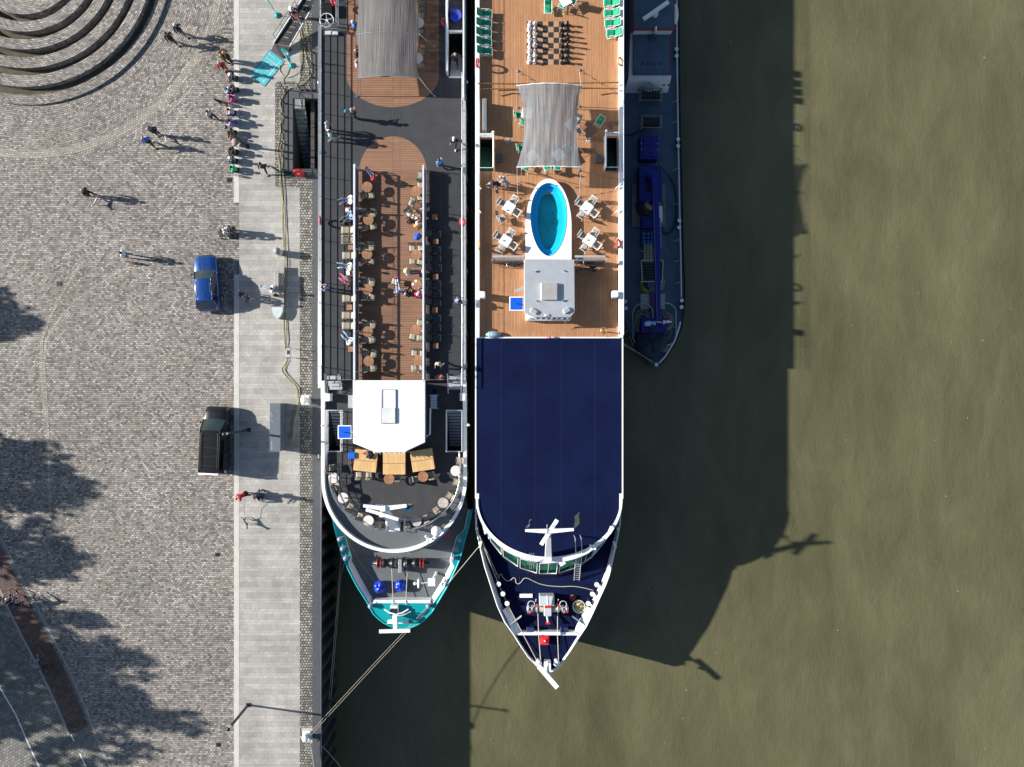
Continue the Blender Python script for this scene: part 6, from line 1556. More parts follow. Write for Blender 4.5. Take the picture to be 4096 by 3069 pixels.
for lab, s_, x, y, hd in (('beige sling chair at the upper end of the right windbreak', 'R6', 1452, 745, 270), ('beige sling chair holding a dark magazine near the right windbreak', 'R6', 1345, 1130, 205),
                          ('beige sling chair turned askew with white plate on its seat', 'R6', 1310, 1260, 140), ('empty beige sling chair beside the outstretched legs of the woman in pale jeans', 'R7', 1115, 600, 15)):
    put('chair_beige', None, lab, at(s_, x, y, Z_ONE, .45), head(hd), GC)
for i, (x, y, k) in enumerate(((1438, 310, 0), (1425, 790, 0))):
    put('table_white', lambda: round_table_proto('white'), ('upper' if i == 0 else 'lower') + ' white round table half hidden by the right awning edge', at('R5', x, y, Z_ONE, .72), 0, GT)
for i, (x, y, hd) in enumerate(((1480, 200, 180), (1465, 430, 0), (1480, 700, 200), (1475, 880, 350), (1490, 60, 90))):
    put('chair_beige', None, f'{NTH[i]} sling chair from the top in shade right of the grey awning', at('R5', x, y, Z_ONE, .45), head(hd), GC)
# recliners along both windbreaks
GL = 'reclining chairs along the left windbreak'; GRr = 'reclining chairs along the right windbreak'
for i, (s_, x, y) in enumerate((('R6', 505, 1490), ('R6', 505, 1605), ('R7', 505, 40), ('R7', 520, 245), ('R7', 520, 825), ('R7', 515, 1055), ('R7', 515, 1195))):
    put('rec_beige', lambda: recliner_proto('beige'), f'{NTH[i]} empty beige recliner from the top outside the left windbreak', at(s_, x - 22, y, Z_ONE, .4), head(270), GL)
for i, (s_, x, y) in enumerate((('R6', 1640, 1540), ('R7', 1640, 170), ('R7', 1640, 282), ('R7', 1650, 415), ('R7', 1642, 632), ('R7', 1642, 748), ('R7', 1640, 870), ('R7', 1640, 1092), ('R7', 1640, 1218), ('R7', 1642, 1352))):
    put('rec_dark', lambda: recliner_proto('dark'), f'{NTH[i]} dark recliner from the top in the shade of the right windbreak', at(s_, x, y, Z_ONE, .4), head(90), GRr)
for i, (s_, x, y) in enumerate((('R6', 478, 1215), ('R7', 520, 130), ('R7', 512, 488), ('R7', 500, 945), ('R7', 518, 1510))):
    put('side_table', side_table_proto, f'{NTH[i]} square wooden side table from the top outside the left windbreak', at(s_, x, y, Z_ONE, .42), 0, 'side tables')
for i, (s_, x, y) in enumerate((('R6', 1652, 1310), ('R6', 1668, 1640), ('R7', 1665, 530), ('R7', 1655, 982), ('R7', 1666, 1465))):
    put('side_table', None, f'{NTH[i]} square wooden side table from the top beside the dark recliners', at(s_, x, y, Z_ONE, .42), 0, 'side tables')
# things on the tables
def small(name, label, cat, mb, mat, group=None): return tag(mb.build(name, mat, org=tuple(Vector(mb.v[0]))), label, cat, group)
c = at('R6', 1395, 1330, Z_ONE, .74)
rnd = random.Random(9)
for k in range(7):
    m = MB(); m.cyl((c.x + rnd.uniform(-.26, .26), c.y + rnd.uniform(-.26, .26), Z_ONE + .742), .055, .09, 12); o = m.build('coffee_cup', white, org=(c.x, c.y, Z_ONE + .74)); tag(o, 'white cup among others on the crowded table in the right row', 'cup', 'cups on the crowded table')
m = MB(); q = at('R6', 1310, 1265, Z_ONE, .45); m.lathe([(0, .47), (.1, .475), (.17, .5), (.165, .505), (0, .49)], (q.x, q.y, Z_ONE), 18); small('plate', 'white plate lying on the skewed beige chair', 'plate', m, white)
m = MB(); q = at('R6', 1355, 1125, Z_ONE, .46); m.box((q.x, q.y, Z_ONE + .46), (.3, .22, .02), .1); small('magazine', 'dark magazine lying on the beige chair seat', 'magazine', m, M('dark_magazine', (.06, .07, .09), .4, var=.5, vs=9))
for k, (x, y) in enumerate(((1398, 590), (1358, 632))):
    q = at('R7', x, y, Z_ONE, .75); m = MB(); m.box((q.x, q.y, Z_ONE + .747), (.15, .17, .01), .2); small('napkin', ('upper' if k == 0 else 'lower left') + ' white napkin on the right row table near the woman in pink', 'napkin', m, white)
q = at('R6', 468, 1218, Z_ONE, .44); m = MB(); m.cyl((q.x, q.y, Z_ONE + .43), .13, .03, 18); small('plate', 'white plate on the topmost side table outside the left windbreak', 'plate', m, white)
q = at('R7', 482, 482, Z_ONE, .44); m = MB(); m.box((q.x, q.y, Z_ONE + .47), (.26, .34, .08), .2); small('folded_cloth', 'crumpled white cloth on the side table beside the reading person', 'cloth', m, white)
# jacket thrown over a chair, backpack, bags
def lump(name, label, cat, c, d, mat, seed, n=16, group=None, w=1.):
    rnd = random.Random(seed); m = MB(); ph = [rnd.uniform(0, 6) for _ in range(6)]
    rows = []
    for i in range(9):
        t = -PI / 2 + PI * i / 8
        rows.append([(d[0] * math.cos(t) * math.cos(a) * (1 + w * (.16 * math.sin(3 * a + ph[0]) + .09 * math.sin(7 * a + ph[1] + t))), d[1] * math.cos(t) * math.sin(a) * (1 + w * (.16 * math.sin(2 * a + ph[2]) + .08 * math.cos(6 * a + ph[3]))), d[2] * (math.sin(t) + 1) * (1 + .1 * math.sin(4 * a + ph[4]))) for a in [2 * PI * k / n for k in range(n)]])
    m.grid(rows, 0, True, True); o = m.build(name, mat); o.location = c; return tag(o, label, cat, group)
lump('jacket', 'bright blue jacket hung over a chair at the right windbreak', 'jacket', at('R6', 1420, 1575, Z_ONE + .35, .3), (.34, .26, .2), M('bright_blue_cloth', (.01, .10, .55), .8, bump=.6, bs=8), 1)
lump('jacket', 'pile of white red and yellow clothes by the lower right steps', 'clothes', at('R8', 1715, 275, Z_ONE + .05, .2), (.34, .26, .14), M('mixed_bright_cloth', (.62, .18, .14), .8, var=.9, vs=3.2), 2)
lump('covered_hatch', 'blue tarpaulin bundle on the white walled stair block of the teal ship', 'tarpaulin', at('R5', 1930, 195, Z_ONE, .4), (.48, .62, .3), tarpblue, 3, 22)
for k, (x, y) in enumerate(((663, 1115), (870, 1103))):
    lump('covered_capstan', ('left' if k == 0 else 'right') + ' blue tarpaulin covered capstan on the teal ship foredeck', 'capstan', at('S1', x, y, zf, .5), (.53, .53, .34), tarpblue, 7 + k, 30, 'covered capstans', .22)
q = W('R8', 1645, 470, Z_TERR + .2); m = MB(); m.lathe([(.22, 0), (.26, .3), (.24, .3), (.2, .03), (0, .03)], (q.x, q.y, Z_TERR), 18); small('bucket', 'dark blue bucket beside the wheelhouse of the teal ship', 'bucket', m, M('dark_blue_bucket', (.005, .02, .16), .4))
# terrace tables
TT = (('white', 'R8', 288, 1632, 'white round table nearest the left terrace rail under the stairs'), ('white', 'R8', 1938, 1535, 'white round table at the upper right end of the terrace'), ('wood', 'R8', 1035, 1645, 'brown round table just below the middle wooden daybed'), ('wood', 'R8', 1495, 1612, 'brown round table below the right wooden daybed'),
      ('white', 'S1', 302, 228, 'white round table with small jar in the left terrace bow'), ('white', 'S1', 553, 453, 'white round table left of the teal ship mast'), ('grey', 'S1', 1027, 458, 'greyish round table right of the teal ship mast'), ('grey', 'S1', 1292, 277, 'greyish round table in the right terrace bow'))
for k, s_, x, y, lab in TT:
    put('table_' + k, (lambda k=k: round_table_proto(k)), lab, at(s_, x, y, Z_TERR, .73), random.uniform(0, .3), 'round tables on the forward terrace')
TCH = (('S1', 460, 0, 0, 'left of two chairs below the left wooden daybed'), ('S1', 560, 0, 0, 'right of two chairs below the left wooden daybed'), ('S1', 848, 18, 0, 'terrace chair just right of the brown middle table'), ('S1', 1012, 45, 80, 'terrace chair just left of the right brown table'), ('S1', 1180, 0, 350, 'terrace chair just right of the right brown table'),
       ('S1', 245, 115, 60, 'terrace chair between the two upper left white tables'), ('S1', 378, 318, 30, 'terrace chair below the white table with jar'), ('S1', 478, 400, 20, 'terrace chair just left of the mast side white table'), ('S1', 650, 488, 5, 'terrace chair between white table and mast gap'), ('S1', 935, 503, 350, 'terrace chair between mast gap and greyish table'),
       ('S1', 1122, 425, 335, 'terrace chair just right of the lower greyish table'), ('S1', 1225, 345, 325, 'terrace chair below the upper greyish table'), ('S1', 1355, 205, 300, 'terrace chair above the upper greyish table'), ('S1', 1420, 70, 285, 'terrace chair below the white table at upper right'), ('R8', 258, 1490, 85, 'terrace chair facing the deck below the left stairs'), ('R8', 1985, 1395, 270, 'terrace chair facing the deck below the right stairs'))
for s_, x, y, hd, lab in TCH:
    put('chair_beige', None, lab, at(s_, x, y, Z_TERR, .45), head(hd), 'sling chairs on the forward terrace')
q = at('S1', 320, 228, Z_TERR, .78); m = MB(); m.cyl((q.x, q.y, Z_TERR + .74), .06, .12, 12); small('glass_jar', 'small glass jar on the white table in the left terrace bow', 'jar', m, steel)
# wooden daybeds
for lab, pts in (('left wooden daybed tilted slightly clockwise with black bag on it', [(578, 1238), (885, 1270), (850, 1558), (555, 1530)]), ('middle wooden daybed standing square below the white wheelhouse', [(953, 1288), (1255, 1288), (1255, 1586), (953, 1586)]), ('right wooden daybed turned anticlockwise and partly shaded by the wheelhouse', [(1315, 1272), (1612, 1226), (1655, 1512), (1356, 1556)])):
    v = [W('R8', x, y, Z_TERR + .78).to_2d() for x, y in pts]; c = sum(v, Vector((0, 0))) / 4; rz = math.atan2(v[1].y - v[0].y, v[1].x - v[0].x); wx_, wy_ = (v[1] - v[0]).length, (v[3] - v[0]).length
    t = thing('wooden_daybed', lab, 'daybed', (c.x, c.y, Z_TERR), rz, 'wooden daybeds on the terrace')
    for sg in (1, -1):
        m = MB(); m.bbox((0, sg * wy_ * .253, .74), (wx_, wy_ * .485, .06), bv=.01); m.build('lid_panel', palewood, t)
    m = MB(); m.box((0, 0, .36), (wx_ * .97, wy_ * .97, .70)); m.build('box', M('orange_brown_side', (.30, .14, .05), .6, var=.2), t)
lump('black_bag', 'crumpled black bag or jacket lying on the left wooden daybed', 'bag', at('R8', 770, 1318, Z_TERR + .76, .1), (.30, .36, .12), M('black_nylon', (.012, .012, .014), .6, bump=.6, bs=9), 4)
lump('red_cloth', 'red cloth lying beside the black bag on the daybed', 'cloth', at('R8', 715, 1297, Z_TERR + .77, 0), (.26, .09, .03), red, 5)
q = at('R8', 533, 1325, Z_TERR, .8); t = thing('cool_box', 'bright blue cool box with white clasp beside the left daybed', 'cool box', q)
m = MB(); m.bbox((0, 0, .5), (.5, .46, .72), bv=.03); m.build('body', blue, t)
m = MB(); m.bbox((0, 0, .88), (.52, .48, .06), bv=.02); m.build('lid', blue, t); m = MB(); m.box((.07, -.245, .8), (.2, .02, .1)); m.build('clasp', white, t)
lump('cover_sheet', 'dark folded cover sheet lying left of the left wooden daybed', 'cover', at('R8', 528, 1440, Z_TERR, .1), (.22, .75, .14), M('dark_grey_cover', (.03, .033, .038), .7, bump=.7, bs=5), 6)
# ---------------------------------------------------------------- navy ship: furniture
GW = 'white tables by the pool'
def ring_of_four(c, rot, desc, kind, skip=(), r=.66):
    for k, nm in enumerate(('upper right', 'lower right', 'lower left', 'upper left')):
        if nm in skip: continue
        a = math.radians(rot + 45 + 90 * k); d = Vector((math.sin(a), math.cos(a))) * r
        put('chair_' + kind, lambda: chair_proto(kind), f'{nm} white framed chair at the {desc}', (c.x + d.x, c.y + d.y, c.z), head(math.degrees(a) + 180), 'deck chairs at the square tables')
for s_, x, y, rot, d in (('S3', 540, 1240, -12, 'upper left square table by the pool'), ('S3', 1615, 1245, -8, 'upper right square table by the pool'), ('S4', 490, 78, -12, 'lower left square table by the pool'), ('S4', 1652, 70, -10, 'lower right square table by the pool')):
    c = at(s_, x, y, Z_TWO, .74)
    put('square', square_table_proto, 'white slatted ' + d, c, head(rot + 45), GW)
    ring_of_four(c, rot, d, 'white', skip=('lower left',) if s_ == 'S3' and x < 600 else ())
    q = at(s_, x - 30, y + (40 if s_ == 'S3' else 0), Z_TWO, .76); m = MB(); m.cyl((q.x, q.y, Z_TWO + .737), .05, .07, 10); small('ashtray', 'small metal ashtray on the ' + d, 'ashtray', m, grey)
put('chair_white', None, 'white framed chair pulled away below the upper left pool table', at('S3', 440, 1395, Z_TWO, .45), head(65), 'deck chairs at the square tables')
# under the mesh awning
for s_, x, y, rot, d in (('S3', 860, 530, 0, 'square table under the lower left of the awning'), ('S2', 785, 1560, 45 - 80, 'square table under the upper left of the awning'), ('S3', 1225, 515, 10, 'square table under the lower right of the awning'), ('S3', 1400, 95, 0, 'square table under the right edge of the awning')):
    put('square', None, 'white ' + d, at(s_, x, y, Z_TWO, .74), head(rot + 45), 'white tables under the awning')
for s_, x, y, hd, d in (('S2', 665, 1590, 80, 'green chair sticking out left of the awning beside the upper table'), ('S3', 740, 75, 20, 'green chair at the left awning edge below the upper table'), ('S3', 700, 425, 80, 'green chair sticking out left of the awning lower down'), ('S3', 920, 415, 215, 'green chair seen through the awning above the lower left table'),
                        ('S3', 775, 690, 25, 'left of three green chairs at the lower awning edge'), ('S3', 1060, 690, 340, 'middle of three green chairs at the lower awning edge'), ('S3', 1205, 690, 0, 'right of three green chairs at the lower awning edge'), ('S3', 1345, 430, 230, 'green chair seen through the awning at lower right'), ('S2', 845, 1440, 190, 'green chair seen through the upper left of the awning'), ('S3', 1180, 440, 110, 'green chair left of the lower right awning table'),
                        ('S3', 1790, 60, 215, 'single green chair standing alone right of the awning')):
    put('chair_green', lambda: chair_proto('green'), d, at(s_, x, y, Z_TWO, .45), head(hd), 'green deck chairs under the awning')
put('chair_white', None, 'taupe chair at the upper right edge of the awning', at('S3', 1485, 40, Z_TWO, .45), head(200), 'deck chairs at the square tables')
put('chair_white', None, 'taupe chair at the right awning edge below the small table', at('S3', 1490, 200, Z_TWO, .45), head(335), 'deck chairs at the square tables')
# green recliners by the rails and at the top
for i, (x, y) in enumerate(((205, 180), (200, 312), (198, 442), (200, 568), (208, 698))):
    put('rec_green', lambda: recliner_proto('green'), f'{NTH[i]} green recliner from the top along the left rail', at('S2', x, y, Z_TWO, .5), head(90), 'green recliners along the rails')
for i, (x, y) in enumerate(((1945, 30), (1950, 175), (1960, 312), (1982, 448))):
    put('rec_green', None, f'{NTH[i]} green recliner from the top along the right rail', at('S2', x, y, Z_TWO, .5), head(270), 'green recliners along the rails')
put('rec_green', None, 'green recliner standing free above the chess board', at('S2', 1080, 70, Z_TWO, .5), head(180), 'green recliners along the rails')
put('chair_green', None, 'green chair just left of the table above the chess board', at('S2', 1275, 95, Z_TWO, .45), head(25), 'green deck chairs above the chess board')
put('chair_green', None, 'green chair just right of the table above the chess board', at('S2', 1410, 30, Z_TWO, .45), head(300), 'green deck chairs above the chess board')
put('square', None, 'grey topped square table above the chess board', at('S2', 1320, 5, Z_TWO, .74), .5, 'white tables under the awning')
# chess board painted on the deck, giant pieces
m = MB(); q0, q1 = W('S2', 781, 298, Z_TWO), W('S2', 1378, 895, Z_TWO); sx_, sy_ = (q1.x - q0.x) / 8, (q0.y - q1.y) / 8
mw = MB()
for i in range(8):
    for j in range(8):
        mb = m if (i + j) % 2 == 0 else mw
        x0_, y0_ = q0.x + i * sx_, q0.y - j * sy_; mb.face([(x0_, y0_ - sy_, Z_TWO + .004), (x0_ + sx_, y0_ - sy_, Z_TWO + .004), (x0_ + sx_, y0_, Z_TWO + .004), (x0_, y0_, Z_TWO + .004)])
t = thing('chess_board', 'giant chess board of black and wood coloured squares set into the deck', 'chess board', ((q0.x + q1.x) / 2, (q0.y + q1.y) / 2, Z_TWO), world=True)
m.build('black_squares', M('black_deck_square', (.018, .019, .018), .7), t); mw.build('wood_squares', M('tan_deck_square', (.40, .22, .12), .7), t)
ch_w = M('white_plastic_chess', (.80, .81, .83), .35, var=.03); ch_b = M('black_plastic_chess', (.013, .013, .014), .35)
BODY = [(.15, 0), (.155, .04), (.13, .08), (.085, .14), (.06, .22)]
def piece_mesh(kind):
    m = MB()
    if kind == 'pawn': m.lathe(BODY + [(.05, .26), (.075, .28), (.05, .30), (.085, .36), (.07, .43), (0, .46)], n=18)
    elif kind == 'rook': m.lathe(BODY + [(.065, .36), (.10, .40), (.105, .50), (.07, .50), (.07, .44), (0, .44)], n=18)
    elif kind == 'bishop': m.lathe(BODY + [(.05, .36), (.085, .40), (.055, .43), (.085, .5), (.05, .6), (.02, .62), (.025, .65), (0, .67)], n=18)
    elif kind == 'queen': m.lathe(BODY + [(.055, .42), (.09, .48), (.06, .52), (.10, .66), (.07, .66), (.02, .68), (.03, .71), (0, .74)], n=18)
    elif kind == 'king': m.lathe(BODY + [(.055, .44), (.095, .50), (.06, .54), (.09, .68), (.03, .72), (0, .73)], n=18); m.box((0, 0, .78), (.03, .03, .13)); m.box((0, 0, .79), (.1, .03, .03))
    else:
        m.lathe(BODY + [(.09, .27), (.0, .29)], n=18); m.tube([(0, -.05, .26), (0, -.06, .38), (0, .0, .48), (0, .09, .45), (0, .15, .40)], [.08, .075, .065, .05, .035], 10); m.tube([(-.03, -.01, .5), (-.035, -.01, .56)], .02, 5); m.tube([(.03, -.01, .5), (.035, -.01, .56)], .02, 5)
    return m
order = ['rook', 'knight', 'bishop', 'queen', 'king', 'bishop', 'knight', 'rook']; cm = {}
for col_, mat, xp, xq, nm in (('white', ch_w, 817, 893, 'left'), ('black', ch_b, 1343, 1268, 'right')):
    for j in range(8):
        for kind, xx in ((order[j], xp), ('pawn', xq)):
            if (kind, col_) not in cm: cm[(kind, col_)] = piece_mesh(kind).mesh('chess_' + kind, mat)
            o = bpy.data.objects.new('chess_' + kind, cm[(kind, col_)]); COL.objects.link(o)
            q = W('S2', xx + random.uniform(-4, 4), 336 + 74.6 * j + random.uniform(-5, 5) + 8, Z_TWO + .05); o.location = (q.x, q.y, Z_TWO + .005); o.rotation_euler = (0, 0, head(90 if col_ == 'white' else 270) + random.uniform(-.3, .3))
            lab = (f'{NTH[j]} {col_} pawn from the top of the giant chess board' if kind == 'pawn' else f'{col_} {kind} on the giant chess board' if kind in ('king', 'queen') else f'{"upper" if j < 4 else "lower"} {col_} {kind} on the giant chess board')
            tag(o, lab, 'chess piece', f'{col_} chess pieces')
# lifebuoys
def lifebuoy(label, s_, x, y, z, mat, rot):
    c = W(s_, x, y, z); t = thing('lifebuoy', label, 'lifebuoy', c, 0, 'lifebuoys hung on the rails')
    m = MB(); m.ring((0, 0, 0), .29, .075, 24, 8, 0, 'X'); m.move(0, Matrix.Rotation(rot, 4, 'Y')); m.build('ring', mat, t)
    m = MB()
    for k in range(4):
        a = PI / 4 + k * PI / 2; m.ring((0, .29 * math.cos(a), .29 * math.sin(a)), .08, .012, 10, 4, 0, 'Y'); 
    m.move(0, Matrix.Rotation(rot, 4, 'Y')); m.build('strap', white, t)
lifebuoy('red lifebuoy on the left rail of the navy ship above the rope barrier', 'S2', 97, 865, 2.3, red, .35)
lifebuoy('faded orange lifebuoy on the right rail of the navy ship beside the chess board', 'S2', 2070, 850, 2.3, paleorange, -.7)
lifebuoy('pale lifebuoy on the left rail of the navy ship beside the pool', 'S4', 122, 140, 2.3, paleorange, .2)
lifebuoy('bright red lifebuoy on the right rail of the navy ship beside the pool', 'S4', 2050, 120, 2.3, red, -.6)
lifebuoy('red lifebuoy on the quay side rail of the teal ship', 'R6', 98, 1360, 2.0, red, .3)
lifebuoy('red lifebuoy on the river side rail of the teal ship', 'R6', 2030, 1378, 2.0, red, -.5)
lifebuoy('red lifebuoy on the white stair wall of the teal ship', 'R5', 1785, 310, 2.0, red, -.5)
lifebuoy('red lifebuoy on the rail above the white wheel of the teal ship', 'R5', 282, 20, 2.3, red, -.3)
# rope barriers
stripe, nt, b_ = nodes_of('brown_yellow_barrier_rope'); cc = coord(nt); wv = nt.nodes.new('ShaderNodeTexWave'); wv.inputs['Scale'].default_value = 2.6; nt.links.new(cc, wv.inputs[0]); wv.bands_direction = 'DIAGONAL'
nt.links.new(ramp(nt, wv.outputs['Fac'], [(.4, (.05, .02, .006)), (.6, (.28, .15, .03))]), b_.inputs['Base Color']); b_.inputs['Roughness'].default_value = .8
for lab, pts in (('upper twisted brown barrier rope across the whole deck', [(105, 1155), (650, 1160), (1080, 1155), (1600, 1146), (2060, 1140)]), ('lower twisted brown barrier rope left of the awning', [(150, 1232), (400, 1228), (650, 1226)]), ('lower twisted brown barrier rope right of the awning', [(1545, 1216), (1800, 1222), (2000, 1220)])):
    p_ = [W('S2', x, y, 2.35 - .25 * math.sin(PI * k / (len(pts) - 1))) for k, (x, y) in enumerate(pts)]
    tag(MB().tube(p_, .05, 8).build('barrier_rope', stripe), lab, 'rope', 'twisted barrier ropes')
# bunting
pen = [M('pennant_red', (.60, .06, .06), .8), M('pennant_white', (.8, .8, .8), .8), M('pennant_blue', (.05, .05, .40), .8)]
for lab, f, t_ in (('string of little pennants above the upper left awning corner', sockets[0], (2068, 345)), ('string of little pennants above the upper right awning corner', sockets[1], (2326, 345)), ('string of little pennants below the lower left awning corner', sockets[2], (2068, 668)), ('string of little pennants below the lower right awning corner', sockets[3], (2326, 668))):
    a = f + Vector((0, 0, .15)); b = P(*t_, zt); t = thing('bunting_string', lab, 'bunting', a, world=True, group='bunting strings')
    MB().tube([a.lerp(b, k / 8) - Vector((0, 0, .15 * math.sin(PI * k / 8))) for k in range(9)], .01, 5).build('cord', white, t)
    for k in range(7):
        q = a.lerp(b, (k + .7) / 7.4) - Vector((0, 0, .12)); d = (b - a).normalized(); m = MB(); e = Vector((.12 * random.uniform(.6, 1), 0, -.18))
        m.face([q - d * .1, q + d * .1, q + e]); m.face([q + e, q + d * .1 + Vector((0, .001, -.003)), q - d * .1 + Vector((0, .001, -.003))]); m.build('pennant', pen[k % 3], t)
# kayak-shaped fender, flags
q = W('S4', 320, 1375, Z_TWO + .3); t = thing('boat_fender', 'worn pale blue spindle shaped boat fender lying on the orange deck', 'fender', (q.x, q.y, Z_TWO), 0)
m = MB(); m.lathe([(.0, -.62), (.05, -.56), (.10, -.5), (.24, -.3), (.27, 0), (.24, .3), (.10, .5), (.05, .56), (0, .62)], n=18); m.move(0, Matrix.Translation((0, 0, .27)) @ Matrix.Rotation(PI / 2, 4, 'Y')); m.build('body', M('worn_pale_blue_rubber', (.24, .40, .46), .6, var=.35, vs=3), t)
m = MB()
for k in range(4): m.ring((-.02 + .05 * k, .34, .04), .14 - .02 * k, .018, 16, 4)
m.build('line', M('dark_red_line', (.18, .03, .04), .8), t)
def cloth_flag(label, org, us, vs_, bands, along_v=True, wave=.06, name='flag'):
    t = thing(name, label, 'flag', org, world=True)
    o, u, v = Vector(org), Vector(us), Vector(vs_); n_ = u.cross(v).normalized()
    def pt(a, b): return o + u * a + v * b + n_ * wave * math.sin(a * 7 + b * 3)
    for nm, mat, b0_, b1_ in bands:
        rows = [[pt(i / 8, b0_ + (b1_ - b0_) * j / 2) for i in range(9)] for j in range(3)]
        MB().grid(rows).build(nm, mat, t)
    return t
fr_w, fr_r, fr_b = M('flag_white', (.8, .8, .82), .8), M('flag_red', (.50, .03, .04), .8), M('flag_blue', (.02, .06, .45), .8)
q = W('S1', 690, 278, 3.85); cloth_flag('small red white and blue flag on the left arm of the teal ship mast', q, W('S1', 575, 300, 3.6) - q, Vector((.02, -.28, -.5)), (('blue_band', fr_b, 0, .34), ('white_band', fr_w, .34, .62), ('red_band', fr_r, .62, 1)))
q = W('S1', 930, 300, 3.85); t = cloth_flag('teal and navy flag with yellow corner on the right arm of the mast', q, W('S1', 1010, 272, 3.7) - q, Vector((-.2, -.62, -.5)), (('yellow_band', M('flag_yellow', (.65, .42, .06), .8), 0, .2), ('navy_band', M('flag_navy', (.01, .03, .14), .8), .2, .62), ('teal_band', tealcloth, .62, 1)))
q = W('S5', 1440, 540, 5.3); cloth_flag('faded yellow house flag at the right end of the navy ship yard', q, Vector((.05, .85, -.35)), Vector((.38, .28, -.3)), (('yellow_band', M('faded_yellow_flag', (.46, .38, .18), .8), 0, .45), ('stripe_band', M('flag_pale_blue', (.45, .50, .58), .8), .45, .55), ('lower_band', MATS['faded_yellow_flag'], .55, 1)), wave=.05)
q = W('S5', 772, 540, 5.3); cloth_flag('small faded pink flag at the left end of the navy ship yard', q, Vector((.25, .55, -.3)), Vector((.16, .05, -.3)), (('pink_band', M('faded_pink_flag', (.46, .25, .22), .8), 0, .6), ('white_band', fr_w, .6, 1)))
q = W('U3', 960, 350, -1.9); cloth_flag('pale blue pennant hanging from the barge flag staff', q, W('U3', 660, 365, -2.3) - q, Vector((.05, -.35, -.5)), (('blue_band', M('pennant_mid_blue', (.05, .25, .6), .8), 0, .25), ('pale_band', M('pennant_pale_blue', (.5, .62, .85), .8), .25, 1)))
q = W('U3', 1380, 390, -1.9); cloth_flag('white flag with red and blue patch on the barge flag staff', q, W('U3', 1170, 400, -2.1) - q, Vector((.0, .28, -.35)), (('white_band', fr_w, 0, .45), ('blue_band', fr_b, .45, .7), ('red_band', fr_r, .7, 1)))
# deck stores on the foredeck of the navy ship
q = W('S6', 1030, 905, 0); t = thing('red_fire_box', 'red square box with pointed lid and white emblem on the navy bow', 'box', (q.x, q.y, -.42), -.04)
m = MB(); m.bbox((0, 0, .22), (.66, .62, .44), bv=.02); m.build('body', red, t)
m = MB(); a = .35; 
for k in range(4):
    c_ = [(-a, -a), (a, -a), (a, a), (-a, a)]; m.face([(*c_[k], .45), (*c_[(k + 1) % 4], .45), (0, 0, .56)])
m.build('lid', M('bright_red_lid', (.62, .02, .03), .4, var=.06), t); m = MB(); m.box((.0, -.0, .565), (.12, .1, .01)); m.build('emblem', white, t)
q = W('S6', 1503, 435, zf2 + .2); t = thing('rope_basket', 'round white basket of coiled yellowish rope on the navy foredeck', 'rope', (q.x, q.y, zf2))
m = MB(); m.ring((0, 0, .3), .5, .03, 26, 6); m.ring((0, 0, .05), .48, .03, 26, 6); m.build('basket', white, t)
m = MB(); rnd = random.Random(11)
for k in range(14): m.ring((rnd.uniform(-.06, .06), rnd.uniform(-.06, .06), .06 + .02 * k), .44 - .025 * k + rnd.uniform(-.04, .04), .032, 22, 5)
m.tube([(.05, .1, .4), (.3, .05, .42), (.62, .08, .45)], .03, 6); m.build('coiled_rope', M('yellowish_rope', (.52, .46, .22), .85), t)
q = W('S6', 1415, 305, zf2); m = MB()
for k in range(5): m.ring((q.x + rnd.uniform(-.05, .05), q.y + rnd.uniform(-.05, .05), zf2 + .04 + .03 * k), .22 - .03 * k, .02, 18, 4)
small('coiled_line', 'small coil of reddish line on the navy foredeck', 'rope', m, M('reddish_line', (.45, .10, .09), .8))
# ---------------------------------------------------------------- mooring lines and loose ropes
def line_thing(label, pts, r=.022, sag=.3, mat=None, name='mooring_rope', group='mooring ropes'):
    p_ = []
    for a, b in zip(pts, pts[1:]):
        a, b = Vector(a), Vector(b); p_ += [a.lerp(b, k / 8) - Vector((0, 0, sag * math.sin(PI * k / 8))) for k in range(8)]
    p_.append(Vector(pts[-1])); return tag(MB().tube(p_, r, 6).build(name, mat or rope), label, 'rope', group)
qb = W('T4', 720, 1375, .45)
line_thing('upper of two pale mooring ropes from the teal bow to the quay bollard', [qb, W('S1', 1145, 1300, zb + .4)], .015, .3)
line_thing('lower of two pale mooring ropes from the teal bow to the quay bollard', [qb + Vector((.1, -.15, 0)), W('S1', 1165, 1310, zb + .3)], .015, .3)
line_thing('mooring rope running from the bottom bollard steeply down the picture edge', [qb, W('T4', 770, 1680, .3)], .022, .1)
line_thing('mooring rope running from the bottom bollard diagonally over the water', [qb + Vector((.1, -.1, 0)), W('T4', 1010, 1670, -1.2)], .022, .2)
line_thing('left of two thin ropes between teal ship and sheet piles', [W('S1', 290, 740, -.6), W('T4', 985, 10, -2), W('T4', 880, 1240, -3.2)], .025, .1)
line_thing('right of two thin ropes between teal ship and sheet piles', [W('S1', 325, 830, -.6), W('T4', 995, 10, -2), W('T4', 900, 1200, -3.4)], .025, .1)
line_thing('thin rope joining the teal bow to the navy ship fairlead', [W('S1', 1340, 1080, zb + .1), W('S5', 143, 760, zb2 + .2)], .028, .1)
line_thing('left of two taut ropes along the navy ship port bow', [W('S5', 95, 545, zb2 + .2), W('S5', 393, 1300, zf2 + .4), W('S5', 453, 1435, zf2 + .4), W('S5', 512, 1568, zf2 + .4), W('S6', 940, 1215, -.1)], .032, .02)
line_thing('right of two taut ropes along the navy ship port bow', [W('S5', 110, 580, zb2 + .2), W('S5', 395, 1215, zf2 + .2)], .03, .02)
